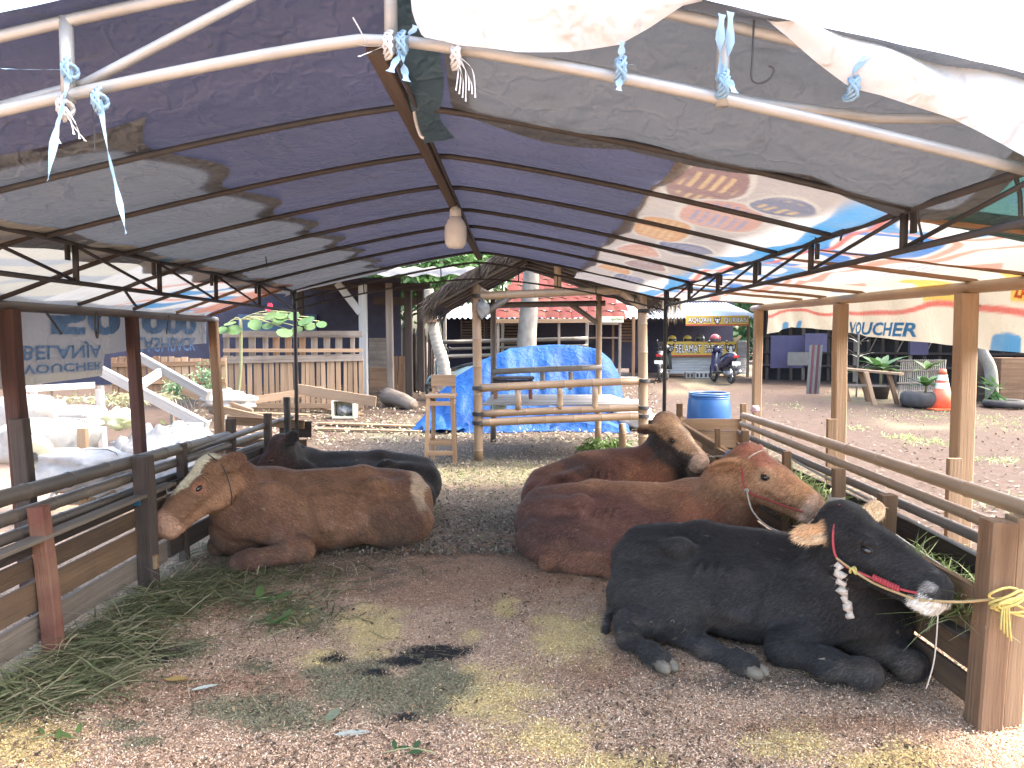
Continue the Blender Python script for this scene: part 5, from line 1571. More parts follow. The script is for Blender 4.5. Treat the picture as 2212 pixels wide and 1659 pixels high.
for z, y in ((zs - 0.07, 9.27), (P(950, 957, 9.28).z, 9.27), (P(950, 975, 9.28).z - 0.02, 9.26), (P(950, 957, 9.6).z + 0.02, 9.63)):
    beam('rung', (sl - 0.01, y, z), (sr + 0.01, y, z), 0.022, 0.055, MAT['wood_pale'], ST)
for x in (sl - 0.01, sr + 0.01):
    beam('rung', (x, 9.28, zs - 0.06), (x, 9.62, zs - 0.06), 0.022, 0.055, MAT['wood_pale'], ST)
    beam('rung', (x, 9.28, 0.28), (x, 9.62, 0.28), 0.022, 0.045, MAT['wood_pale'], ST)

# ---- heap under a blue tarpaulin
MAT['blue_tarp'] = M('blue_tarpaulin', (0.0025, 0.034, 0.145), (0.004, 0.052, 0.19), scale=2.5, rough=0.6, bump=0.6, spec=0.2, vary=0, bdist=0.03, dirt=(0.007, 0.068, 0.21), dirt_amt=0.4)
_nt = MAT['blue_tarp'].node_tree
crease(_nt, _nt.nodes['Principled BSDF'], coords(_nt, (1.6, 1.6, 1.6), 'Object', False), 0.32)
bx0, bx1, bd = P(908, 0, 13.2).x, P(1345, 0, 13.2).x, 13.6
tops = [(905, 905), (940, 852), (985, 812), (1040, 776), (1100, 753), (1180, 745), (1255, 746), (1300, 756), (1325, 778), (1345, 815), (1352, 890)]
txs = np.array([P(a, 0, bd).x for a, b in tops]); tzs = np.array([P(a, b, bd).z for a, b in tops])
def fn_heap(u, v):
    x = txs[0] + (txs[-1] - txs[0]) * u
    top = np.interp(x, txs, tzs)
    g = 0.02
    prof = np.interp(v, [0, 0.05, 0.36, 0.46, 0.56, 0.9, 1.0], [0, 0.04, 0.80, 1.0, 1.0, 0.25, 0])
    z = g + (top - g) * prof + (np.abs(fbm(x * 2.4, v * 6, 4, 4) - 0.47) * -1.4 + 0.1) * 0.09 * np.sin(np.pi * v)
    z = z + 0.035 * np.sin(x * 11 + v * 6) * np.sin(np.pi * np.clip(v * 1.6, 0, 1)) ** 2 * (v < 0.5) * sstep(0.5, 0.2, v)
    y = bd - 1.3 + 2.6 * v + 0.12 * np.sin(x * 2.2) + (fbm(x * 4, v * 4 + 7, 3, 8) - 0.5) * 0.15
    return x + 0.1 * (v - 0.5), y, np.maximum(z, 0.015)
sheet('tarpaulin_heap', lin(0, 1, 120), lin(0, 1, 70), fn_heap, MAT['blue_tarp'], 'heap covered with a creased bright blue tarpaulin behind the gazebo', 'tarpaulin')
def fn_edge(u, v):
    x = P(908, 0, 12.6).x + 0.75 * u + 0.05 * np.sin(v * 8)
    y = 12.15 + 0.55 * v + 0.08 * np.sin(u * 9)
    return x, y, 0.03 + 0.22 * v * (0.6 + 0.4 * np.sin(u * 7)) + (fbm(u * 6, v * 6, 3, 2)) * 0.09
sheet('tarpaulin_scrap', lin(0, 1, 40), lin(0, 1, 20), fn_edge, MAT['blue_tarp'], 'crumpled blue tarpaulin edge on the ground behind the bar chair', 'tarpaulin')
def fn_strip(u, v):
    x = P(1190, 0, 11.6).x + 1.25 * u
    return x, 11.55 + 0.16 * v + 0.03 * np.sin(u * 8), 0.16 + 0.09 * np.sin(np.pi * u) + 0.04 * v + 0.02 * np.sin(u * 20)
sheet('tarpaulin_scrap', lin(0, 1, 40), lin(0, 1, 6), fn_strip, MAT['blue_tarp'], 'narrow strip of blue tarpaulin showing under the gazebo floor', 'tarpaulin')
o = bag(Vector((P(1365, 0, 12.8).x, 12.8, 0.25)), (0.45, 0.35, 0.26), 14)
o = o.build('white_sack', MAT['white'], None, True, loc=(P(1365, 0, 12.8).x, 12.8, 0.0)); props(o, 'white sack beside the end of the blue tarpaulin heap', 'sack')

# ---- blue plastic drum
MAT['blue_drum'] = M('blue_drum_plastic', (0.011, 0.068, 0.216), (0.016, 0.088, 0.248), rough=0.33, bump=0.06, spec=0.5, vary=0, dirt=(0.048, 0.160, 0.336), dirt_amt=0.3)
dc = (P(1545, 0, 9.8).x, 9.8, 0)
DR = thing('blue_drum', dc, 'open blue plastic drum standing behind the pen barrier', 'drum')
m = MB(); m.lathe([(0.20, 0.0), (0.255, 0.01), (0.275, 0.05), (0.288, 0.30), (0.290, 0.50), (0.280, 0.68), (0.262, 0.80), (0.245, 0.835), (0.230, 0.838), (0.245, 0.78), (0.265, 0.6), (0.26, 0.1), (0.2, 0.03)], 40, dc)
m.build('shell', MAT['blue_drum'], DR, True)
for z in (0.792, 0.82, 0.852):
    m = MB(); m.lathe([(0.246, z - 0.012), (0.264, z - 0.010), (0.268, z), (0.262, z + 0.010), (0.238, z + 0.012), (0.232, z)], 40, dc, cap=False)
    m.f.append; m.build('rim', MAT['blue_drum'], DR, True)

# ---- picket fence of old pallets
def fence_pt(px, d): return at(px, d)
PF = thing('pallet_fence', (P(630, 0, 15).x, 15.0, 0.05), 'fence of pale pallet pickets with a grey upper row', 'fence')
fd = 15.0
zb0 = gz(0, fd) - 0.02
def fz_(py): return P(600, py, fd).z
rng = random.Random(5)
x = P(468, 0, fd).x; xe = P(772, 0, fd).x
while x < xe:
    w = rng.uniform(0.065, 0.098)
    beam('picket', (x, fd, zb0 + rng.uniform(0, 0.05)), (x + rng.uniform(-0.02, 0.02), fd, fz_(772) + rng.uniform(-0.05, 0.04)), w, 0.02, MAT['wood_pale'], PF, up=(0, 1, 0))
    x += w + rng.uniform(0.010, 0.042)
x = P(470, 0, fd).x
while x < xe:
    w = rng.uniform(0.09, 0.14)
    beam('picket', (x, fd + 0.05, fz_(775)), (x, fd + 0.05, fz_(722)), w, 0.02, MAT['wood_grey'] if rng.random() < 0.75 else MAT['wood'], PF, up=(0, 1, 0))
    x += w + rng.uniform(0.08, 0.19)
for py, h_, mt in ((722, 0.13, 'wood_grey'), (757, 0.07, 'wood_pale'), (778, 0.14, 'wood_grey'), (876, 0.10, 'wood_pale')):
    beam('rail', (P(466, 0, fd).x, fd - 0.035, fz_(py)), (P(775, 0, fd).x, fd - 0.035, fz_(py - (6 if py == 778 else 0))), 0.02, h_, MAT[mt], PF)
PF2 = thing('pallet_fence', (P(330, 0, 13.2).x, 13.2, 0.03), 'low brown pallet fence section beside the diagonal white trestle', 'fence')
fd2 = 13.2
x = P(222, 0, fd2).x
while x < P(470, 0, fd2).x:
    w = rng.uniform(0.085, 0.12)
    low = P(300, 862, fd2).z
    beam('picket', (x, fd2, max(low, gz(0, fd2))), (x, fd2, P(300, 772, fd2).z + rng.uniform(-0.03, 0.03)), w, 0.02, MAT['wood'] if x < P(330, 0, fd2).x else MAT['wood_pale'], PF2, up=(0, 1, 0))
    x += w + rng.uniform(0.006, 0.03)
for py in (788, 826, 858):
    beam('rail', (P(220, 0, fd2).x, fd2 - 0.03, P(300, py, fd2).z), (P(470, 0, fd2).x, fd2 - 0.03, P(300, py - 4, fd2).z), 0.02, 0.08, MAT['wood'], PF2)
for px in (230, 345, 462):
    beam('post', (P(px, 0, fd2).x, fd2 + 0.04, 0.0), (P(px, 0, fd2).x, fd2 + 0.04, P(300, 780, fd2).z), 0.06, 0.06, MAT['wood_grey'], PF2, up=(0, 1, 0))

# ---- open shed with white post, dark tarpaulin back
SD = thing('open_shed', (P(800, 0, 18).x, 18, gz(0, 18)), 'dark open timber shed with one white post and knee brace', 'shed')
def zz(py, d): return P(800, py, d).z
beam('white_post', (P(777, 0, 16.5).x, 16.5, gz(0, 16.5) - 0.05), (P(776, 0, 16.5).x, 16.5, zz(615, 16.5)), 0.17, 0.17, MAT['wood_white'], SD, up=(0, 1, 0))
beam('brace', (P(772, 0, 16.5).x, 16.45, zz(676, 16.5)), (P(722, 0, 16.5).x, 16.45, zz(612, 16.5)), 0.10, 0.16, MAT['wood_white'], SD)
for px, d, w, mt in ((836, 17, 0.15, 'wood_grey'), (878, 18, 0.17, 'wood_dark'), (905, 19, 0.17, 'wood_dark'), (640, 20, 0.16, 'wood_dark')):
    beam('post', (P(px, 0, d).x, d, gz(0, d) - 0.05), (P(px - 2, 0, d).x, d, zz(612, d)), w, w, MAT[mt], SD, up=(0, 1, 0))
beam('wall_plate', (P(640, 0, 17.2).x, 17.2, zz(618, 17.2)), (P(925, 0, 17.2).x, 17.2, zz(620, 17.2)), 0.12, 0.16, MAT['wood_dark'], SD)
beam('wall_plate', (P(800, 0, 19.5).x, 19.5, zz(650, 19.5)), (P(930, 0, 19.5).x, 19.5, zz(652, 19.5)), 0.10, 0.2, MAT['wood_dark'], SD)
m = MB()
def back(x0, x1, z0, z1, y):
    def fn(u, v): return (x0 + (x1 - x0) * u, y + 0.1 * math.sin(u * 14) * (1 - v) + 0.04 * math.sin(u * 31), z0 + (z1 - z0) * v)
    m.grid(fn, 40, 10)
back(P(60, 0, 21).x, P(860, 0, 21).x, gz(0, 21), zz(600, 21), 21)
m.build('back_sheet', MAT['navy_board'], SD, True)
m = MB(); m.box((P(585, 0, 20.8).x, 20.85, zz(700, 20.8)), (2.2, 0.06, 0.55)); m.build('blue_board', M('faded_blue_board', (0.06, 0.10, 0.17), (0.04, 0.07, 0.12), scale=3), SD)
m = MB()
m.grid(lambda u, v: (P(600, 0, 19).x + 6.0 * u - 0.9, 15.6 + 6 * v, zz(608, 17.2) + 0.75 * v + 0.03 * math.sin(u * 70)), 90, 6)
m.build('roof_sheet', M('old_roof_sheet', (0.13, 0.115, 0.10), (0.075, 0.068, 0.06), scale=4, dirt=(0.2, 0.16, 0.12)), SD)
# rear bamboo screen and shelves in the shed
x = P(862, 0, 19.2).x
while x < P(932, 0, 19.2).x:
    pole('cane', (x, 19.2 + rng.uniform(-0.03, 0.03), gz(0, 19)), (x + rng.uniform(-0.03, 0.03), 19.2, zz(712 + rng.uniform(-12, 14), 19.2)), 0.03, 0.027, MAT['wood_dark'] if rng.random() < 0.7 else MAT['bamboo_grey'], SD, node=0.5, n=7)
    x += 0.062
for px, py, w, h_, mt in ((812, 770, 0.5, 0.9, 'wood_grey'), (812, 815, 0.45, 0.5, 'wood')):
    m = MB(); m.box((P(px, 0, 18).x, 18.1 if h_ > 0.6 else 17.98, zz(py, 18)), (w, 0.3, h_)); m.build('shelf_unit', MAT[mt], SD)
for px in (845, 856, 866):
    beam('plank', (P(px, 0, 18.2).x, 18.2, gz(0, 18)), (P(px + 3, 0, 18.4).x, 18.4, zz(770, 18.2)), 0.10, 0.02, MAT['wood'], SD, up=(0, 1, 0))

# log and boards lying about
LG = thing('fallen_log', GP(858, 862), 'grey fallen log lying in front of the open shed', 'log')
pole('trunk', at(835, 16.2) + Vector((0, 0, 0.20)), at(890, 15.4) + Vector((0, 0, 0.10)), 0.20, 0.13, MAT['wood_grey'], LG, bend=0.03)
def plank_thing(a, b, w, h_, mt, label):
    T = thing('loose_plank', (Vector(a) + Vector(b)) / 2, label, 'plank', 'boards left lying behind the pen')
    beam('board', a, b, w, h_, MAT[mt], T, wob=0.003)
gp = lambda px, py, dz=0.0: GP(px, py) + Vector((0, 0, dz))
plank_thing(P(640, 840, 11.6), P(812, 868, 11.2), 0.03, 0.16, 'wood_pale', 'long pale board raised on edge below the picket fence')
plank_thing(P(500, 872, 11.6), P(700, 842, 11.8), 0.03, 0.12, 'wood_pale', 'pale board leaning across the raised long board')
plank_thing(gp(470, 905, 0.14), gp(668, 908, 0.10), 0.18, 0.03, 'wood_pale', 'pale board lying flat next to the rear pen barrier')
plank_thing(gp(650, 885, 0.10), gp(780, 898, 0.03), 0.15, 0.03, 'wood', 'short brown board lying under the white plastic tub')
plank_thing(gp(640, 872, 0.12), gp(740, 884, 0.12), 0.13, 0.03, 'wood', 'brown board end sticking out of the pile of planks')
plank_thing(gp(690, 918, 0.03), gp(915, 925, 0.03), 0.14, 0.035, 'wood_pale', 'pale board lying on the ground by the bar chair')
plank_thing(gp(680, 930, 0.03), gp(905, 936, 0.03), 0.10, 0.03, 'wood_pale', 'narrow pale batten on the ground by the bar chair')
plank_thing(P(395, 842, 10.8), P(545, 895, 10.2), 0.03, 0.14, 'wood_pale', 'pale board sloping down beside the whitewashed trestle')
plank_thing(P(430, 872, 10.6), P(600, 912, 9.8), 0.03, 0.10, 'wood_pale', 'thin pale board sloping down to the rear pen barrier')

# white plastic tub on its side
TB = thing('plastic_tub', GP(745, 900), 'dirty white square plastic tub lying on its side', 'tub')
tc = GP(745, 903) + Vector((0, 0, 0.19))
m = MB()
for (dx, dz, sx, sz) in ((0, 0.165, 0.42, 0.04), (0, -0.165, 0.42, 0.04), (-0.20, 0, 0.04, 0.29), (0.20, 0, 0.04, 0.29)):
    m.box(tc + Vector((dx, 0, dz)), (sx, 0.30, sz))
m.box(tc + Vector((0, 0.14, 0)), (0.36, 0.02, 0.29))
m.build('shell', M('dirty_white_plastic', (0.62, 0.60, 0.48), (0.45, 0.43, 0.33), dirt=(0.2, 0.18, 0.12)), TB)
mm = bag(tc + Vector((0, -0.02, -0.04)), (0.15, 0.10, 0.10), 21); mm.build('rubbish', M('grey_rubbish', (0.22, 0.22, 0.21), (0.08, 0.08, 0.08), scale=20), TB, True)

# ---- whitewashed trestle and white junk on the left
TRS = thing('white_trestle', P(320, 900, 9.5), 'whitewashed timber trestle frame leaning on its side outside the pen', 'trestle')
beam('rail', P(197, 790, 9.6), P(448, 922, 8.8), 0.06, 0.13, MAT['wood_white'], TRS)
beam('rail', P(300, 770, 10.4), P(450, 855, 9.8), 0.06, 0.12, MAT['wood_white'], TRS)
beam('rung', P(283, 845, 9.4), P(345, 805, 10.1), 0.05, 0.12, MAT['wood_white'], TRS)
# white table
WT = thing('white_table', at(110, 8.4), 'white table with splayed legs behind the white sacks', 'table')
beam('tabletop', P(28, 842, 8.3), P(205, 832, 8.7), 0.7, 0.04, MAT['white'], WT)
for px, d in ((75, 8.3), (185, 8.5), (40, 8.9), (190, 9.1)):
    beam('leg', (P(px, 0, d).x + 0.03, d, 0.0), (P(px, 0, d).x, d, P(100, 842, 8.4).z), 0.06, 0.05, MAT['white'], WT, up=(0, 1, 0))
MAT['sack'] = M('white_woven_sack', (0.256, 0.252, 0.248), (0.184, 0.180, 0.172), scale=14, rough=0.6, bump=0.5, dirt=(0.400, 0.360, 0.304), dirt_amt=0.4, vary=0.08)
MAT['plastic_sheet'] = M('grey_white_plastic', (0.224, 0.228, 0.232), (0.120, 0.124, 0.128), scale=6, rough=0.35, bump=0.35, trans=0.25, dirt=(0.320, 0.296, 0.256), dirt_amt=0.4)
def sack(px, py, d, s, seed, label, rz=0.0):
    c = P(px, py, d); c.z = max(c.z, s[2] * 0.85)
    mm = MB()
    R = Matrix.Rotation(rz, 3, 'Z')
    def fn(u, v):
        th = math.pi * u; ph = 2 * math.pi * v
        e = 0.62
        def sp(t): return math.copysign(abs(t) ** e, t)
        r = 1 + 0.55 * (float(fbm(np.array(u * 5.0 + seed), np.array(abs(v - 0.5) * 14.0), 4, seed)) - 0.47) + 0.015 * math.sin(v * 60 + 9 * u)
        q = R @ Vector((sp(math.sin(th)) * sp(math.cos(ph)) * s[0] * r, sp(math.sin(th)) * sp(math.sin(ph)) * s[1] * r, sp(math.cos(th)) * s[2] * r))
        return (c.x + q.x, c.y + q.y, max(c.z + q.z, 0.004))
    mm.grid(fn, 20, 28)
    o = mm.build('white_sack', MAT['sack'], None, True, loc=(c.x, c.y, 0)); props(o, label, 'sack', 'sacks piled outside the pen')
sack(95, 955, 6.6, (0.42, 0.28, 0.20), 1, 'bulging white sack on top of a roll of foam', 0.2)
sack(170, 1015, 6.2, (0.40, 0.30, 0.17), 2, 'white sack lying against the dark bamboo rail', -0.2)
sack(60, 900, 7.4, (0.30, 0.25, 0.20), 3, 'white sack leaning under the white table', 0.3)
sack(150, 905, 7.6, (0.34, 0.24, 0.14), 5, 'half-empty white sack beside the grey plastic sheeting', 0.1)
MAT['foam'] = M('cream_foam', (0.304, 0.288, 0.216), (0.224, 0.212, 0.152), scale=9, rough=0.9, bump=0.3)
for px, py, lab in ((72, 985, 'thick roll of cream foam with a dark hollow core under the white sack'), (85, 1035, 'lower roll of cream foam with a dark hollow core')):
    c = P(px, py, 6.0); c.z = max(c.z, 0.13 if py > 1000 else 0.36)
    FR = thing('foam_roll', (c.x, c.y, 0), lab, 'foam roll', 'foam rolls')
    m = MB()
    dirv = Vector((-0.5, 0.86, 0)).normalized()
    pts_ = [c - dirv * 0.02, c - dirv * 0.0, c + dirv * 0.9]
    m.tube(pts_, [0.10, 0.135, 0.135], 20); m.build('roll', MAT['foam'], FR, True)
    m = MB(); m.tube([c - dirv * 0.03, c - dirv * 0.015], 0.035, 12); m.build('core', MAT['string_black'], FR)
def fn_pls(u, v):
    x = P(150, 0, 7.5).x + 1.5 * u; y = 6.9 + 1.4 * v
    return x, y, 0.06 + 0.55 * np.sin(np.pi * u) ** 0.7 * np.sin(np.pi * v) ** 0.6 * (0.6 + 0.7 * fbm(u * 5, v * 5, 4, 12)) + 0.5 * np.abs(fbm(u * 7, v * 7, 4, 3) - 0.47)
sheet('plastic_sheeting', lin(0, 1, 50), lin(0, 1, 50), fn_pls, MAT['plastic_sheet'], 'crumpled grey and white plastic sheeting heaped outside the pen', 'sheeting')
def fn_pls2(u, v):
    x = P(280, 0, 8.5).x + 1.2 * u; y = 8.0 + 1.2 * v
    return x, y, 0.04 + 0.28 * np.sin(np.pi * u) * np.sin(np.pi * v) * (0.5 + fbm(u * 5, v * 5, 4, 22)) + 0.4 * np.abs(fbm(u * 7, v * 7, 4, 5) - 0.47)
sheet('plastic_sheeting', lin(0, 1, 40), lin(0, 1, 40), fn_pls2, MAT['plastic_sheet'], 'flattened pale plastic sheeting by the foot of the trestle', 'sheeting')
o = bag(P(492, 868, 10.6), (0.36, 0.28, 0.17), 31); o = o.build('white_sack', MAT['sack'], None, True, loc=P(492, 868, 10.6)); o.location.z = P(492, 868, 10.6).z
props(o, 'white plastic bundle resting on the pale boards', 'sack')
o = bag(P(72, 925, 6.7), (0.10, 0.08, 0.07), 37).build('green_basin', M('lime_plastic', (0.25, 0.45, 0.05), (0.35, 0.5, 0.12), rough=0.4), None, True, loc=P(72, 925, 6.7)); props(o, 'lime green plastic basin stuck between the sacks', 'basin')
o = bag(P(260, 905, 7.5), (0.16, 0.14, 0.10), 38).build('yellow_bag', M('pale_yellow_bag', (0.66, 0.68, 0.36), (0.72, 0.72, 0.5), rough=0.4, trans=0.2), None, True, loc=P(260, 905, 7.5)); props(o, 'pale yellow-green carrier bag on the plastic sheeting', 'bag')
TI = thing('timber_stump', at(147, 6.4), 'short tan timber offcut standing between the sacks', 'timber')
beam('block', (P(145, 0, 6.4).x, 6.4, 0.0), (P(147, 0, 6.4).x, 6.4, P(147, 925, 6.4).z), 0.08, 0.05, MAT['wood_pale'], TI, up=(0, 1, 0))
BXL = thing('cream_crate', at(340, 8.0), 'low cream timber box beside the bamboo rail', 'box')
beam('side', P(262, 985, 7.5) * 1.0, P(415, 935, 8.6), 0.03, 0.22, MAT['foam'], BXL)
beam('lid', P(262, 960, 7.5), P(415, 915, 8.6), 0.30, 0.03, MAT['white'], BXL)

# ---- leafy things
def leaf_mat(name, c1, c2, trans=0.35): return M(name, c1, c2, scale=5, rough=0.5, bump=0.1, trans=trans, vary=0.0, spec=0.4)
MAT['leaf_round'] = leaf_mat('round_leaf', (0.056, 0.120, 0.036), (0.096, 0.176, 0.060))
MAT['leaf_dark'] = leaf_mat('dark_leaf', (0.035, 0.085, 0.03), (0.06, 0.13, 0.045))
MAT['leaf_mid'] = leaf_mat('mid_leaf', (0.048, 0.112, 0.032), (0.088, 0.168, 0.048))
MAT['leaf_light'] = leaf_mat('light_leaf', (0.088, 0.152, 0.040), (0.136, 0.200, 0.068))
MAT['stem'] = M('plant_stem', (0.30, 0.32, 0.16), (0.22, 0.2, 0.1), rough=0.7)
MAT['bark'] = M('tree_bark', (0.24, 0.22, 0.19), (0.13, 0.115, 0.10), stretch=(1, 1, 0.4), scale=9, rough=0.9, bump=0.6, dirt=(0.30, 0.32, 0.24), dirt_amt=0.4)
def leaf(m, p, d, up, L, W_, curl=0.15, n=3):
    d = d.normalized(); s_ = d.cross(up)
    s_ = s_.normalized() if s_.length > 1e-4 else Vector((1, 0, 0))
    nrm = s_.cross(d)
    prev = None
    base = len(m.v)
    prof = {3: (0.12, 0.9, 0.75, 0.05), 4: (0.1, 0.8, 1.0, 0.7, 0.04)}[n]
    for i, w in enumerate(prof):
        t = i / n
        c = p + d * L * t - nrm * curl * L * t * t
        m.v.append(tuple(c - s_ * W_ * w * 0.5 + nrm * W_ * 0.06)); m.v.append(tuple(c)); m.v.append(tuple(c + s_ * W_ * w * 0.5 + nrm * W_ * 0.06))
    for i in range(n):
        a = base + i * 3
        m.f.append((a, a + 1, a + 4, a + 3)); m.f.append((a + 1, a + 2, a + 5, a + 4)); m.mi += [0, 0]
def round_leaf(m, p, d, up, r):
    d = d.normalized(); s_ = d.cross(up); s_ = s_.normalized() if s_.length > 1e-4 else Vector((1, 0, 0)); nrm = s_.cross(d)
    c = p + d * r
    ctr = len(m.v); m.v.append(tuple(c - nrm * r * 0.12))
    for k in range(10):
        g = 2 * math.pi * k / 10
        m.v.append(tuple(c + d * math.cos(g) * r + s_ * math.sin(g) * r * 0.92))
    for k in range(10):
        m.f.append((ctr, ctr + 1 + k, ctr + 1 + (k + 1) % 10)); m.mi.append(0)
def rv(rg, z0=-1, z1=1): return Vector((rg.uniform(-1, 1), rg.uniform(-1, 1), rg.uniform(z0, z1))).normalized()
rg = random.Random(11)
RS = thing('round_leaved_shrub', at(505, 14.2), 'slim shrub with big round bright green leaves in front of the picket fence', 'shrub')
b0 = at(505, 14.2)
stem_top = P(520, 690, 14.2)
strand('trunk', [b0, b0 * 0.5 + stem_top * 0.5 + Vector((0.05, 0, 0)), stem_top], 0.03, MAT['stem'], RS, 6, 5)
for i, (px, py) in enumerate(((500, 695), (520, 705), (560, 690), (575, 680), (590, 700), (620, 680), (640, 705), (655, 690), (670, 685), (600, 672), (630, 715), (680, 700), (560, 705), (645, 675), (485, 705), (610, 690), (690, 694))):
    p_ = P(px, py, 13.9 + 0.5 * rg.random())
    strand('branch', [stem_top, (stem_top + p_) / 2 + Vector((0, 0, 0.06)), p_], 0.008, MAT['stem'], RS, 4, 3)
    m = MB(); round_leaf(m, p_, Vector((rg.uniform(-0.6, 0.6), -0.45, rg.uniform(-0.5, -0.1))), Vector((rg.uniform(-0.3, 0.3), -0.8, 0.6)), rg.uniform(0.10, 0.16))
    m.build('leaf', MAT['leaf_round'] if i % 3 else MAT['leaf_light'], RS, True)
m = MB(); fp = P(585, 668, 13.8)
for k in range(7): leaf(m, fp, rv(rg, -0.2, 0.8), Vector((0, -1, 0)), 0.13, 0.09)
m.build('flower', M('red_petals', (0.45, 0.03, 0.06), (0.55, 0.05, 0.1), trans=0.2), RS, True)
# vine on the fence
def shrub(name, label, base, c, rad, n, L, W_, mat, cat='shrub', trunk=True, rs=3, stemr=0.02, group=None, drop=0.0):
    T = thing(name, base, label, cat, group)
    r_ = random.Random(rs)
    m = MB()
    base = Vector(base); c = Vector(c)
    cl_ = [c + Vector((r_.uniform(-1, 1) * rad[0] * 0.7, r_.uniform(-1, 1) * rad[1] * 0.7, r_.uniform(-1, 1) * rad[2] * 0.7)) for _ in range(max(4, n // 90))]
    for i in range(n):
        k = r_.choice(cl_)
        p_ = k + Vector((r_.gauss(0, 1) * rad[0] * 0.28, r_.gauss(0, 1) * rad[1] * 0.28, r_.gauss(0, 1) * rad[2] * 0.28))
        d_ = (p_ - c).normalized() * 0.5 + rv(r_, -0.9, 0.5)
        leaf(m, p_, d_, rv(r_, 0.2, 1), L * r_.uniform(0.6, 1.3), W_ * r_.uniform(0.7, 1.2))
    m.build('foliage', mat, T, True)
    if trunk:
        for k in cl_[:5]:
            strand('stem', [base, (base + k) / 2 + Vector((r_.uniform(-0.1, 0.1), 0, 0)), k], stemr, MAT['bark'], T, 5, 3)
    return T
shrub('creeper', 'grey-green creeper hanging on the low pallet fence', at(410, 12.9), P(412, 828, 12.9), (0.42, 0.15, 0.32), 700, 0.06, 0.035, leaf_mat('creeper_leaf', (0.12, 0.22, 0.11), (0.22, 0.33, 0.19)), 'creeper', True, 4, 0.01)
shrub('weed_clump', 'small leafy weed growing beside the cream box', at(375, 7.9), P(377, 940, 7.9), (0.10, 0.08, 0.10), 60, 0.10, 0.05, MAT['leaf_light'], 'weed', True, 5, 0.006)
shrub('weed_clump', 'low dry weeds growing at the foot of the low pallet fence', at(255, 11.5), P(255, 860, 11.0) , (0.9, 0.5, 0.10), 600, 0.10, 0.03, leaf_mat('dry_weed', (0.22, 0.22, 0.11), (0.34, 0.32, 0.2)), 'weeds', False, 6)
shrub('weed_clump', 'light green weed clump under the gazebo edge', at(1300, 10.2), at(1300, 10.2) + Vector((0, 0, 0.12)), (0.32, 0.25, 0.11), 420, 0.11, 0.035, MAT['leaf_light'], 'weeds', False, 8)
# trees beyond the shed
for i, (px, py, d, r_, mt) in enumerate(((880, 585, 27, (2.2, 1.5, 1.5), 'leaf_mid'), (980, 575, 30, (2.4, 1.5, 1.9), 'leaf_mid'), (1060, 560, 33, (2.6, 1.8, 2.2), 'leaf_dark'), (840, 560, 34, (3, 1.8, 2.0), 'leaf_dark'))):
    T = shrub('leafy_tree', ['yellow-green tree crown above the shed roof', 'bright tree crown over the thatch', 'dark tree rising behind the red awning', 'dark tall tree behind the shed'][i], at(px, d), P(px, py, d), r_, 2600, 0.34, 0.17, MAT[mt], 'tree', True, 20 + i, 0.10, 'trees beyond the shed')

# ---- palm trunk and grey tree trunk
PT = thing('palm_trunk', at(968, 15.0), 'leaning ringed palm trunk beside the blue tarpaulin heap', 'palm')
pts_ = [at(968, 15.0) + Vector((0, 0, -0.05)), P(958, 790, 15), P(945, 745, 15), P(935, 700, 15), P(930, 660, 15), P(926, 625, 15)]
pts_ = spline(pts_, 14)
m = MB(); m.tube(pts_, [0.105 * (1 + 0.07 * (i % 3 == 0)) * (1.25 - 0.35 * i / len(pts_)) for i in range(len(pts_))], 12)
m.build('trunk', M('palm_bark', (0.27, 0.245, 0.20), (0.17, 0.15, 0.12), stretch=(1, 1, 3), scale=8, rough=0.9, bump=0.6), PT, True)
m = MB()
for _ in range(160):
    p_ = at(968, 15.0) + Vector((rg.uniform(-0.35, 0.2), rg.uniform(-0.25, 0.1), 0)); m.tri(p_ - Vector((0.015, 0, 0)), p_ + Vector((0.015, 0, 0)), p_ + Vector((rg.uniform(-0.25, 0.35), 0, rg.uniform(0.1, 0.4))))
m.build('root_fibre', MAT['bark'], PT)
m = MB(); m.tube([P(932, 697, 14.85), P(928, 665, 14.85)], [0.125, 0.12], 16); m.build('slat_collar', MAT['wood'], PT)
GT = thing('tree_trunk', at(1136, 17.5), 'straight grey tree trunk rising behind the blue tarpaulin heap', 'tree')
m = MB(); m.tube(spline([at(1136, 17.5), P(1138, 740, 17.5), P(1143, 660, 17.5), P(1148, 580, 17.5), P(1150, 430, 17.5)], 5), [0.26 - 0.005 * i for i in range(21)], 14); m.build('trunk', MAT['bark'], GT, True)
m = MB()
cc = P(1150, 400, 17.5)
for _ in range(1800):
    p_ = cc + Vector((rg.gauss(0, 1.0), rg.gauss(0, 1.0), abs(rg.gauss(0, 0.8)) + 0.2)); leaf(m, p_, rv(rg, -0.8, 0.4), rv(rg, 0.2, 1), 0.28, 0.14)
m.build('crown', MAT['leaf_mid'], GT, True)

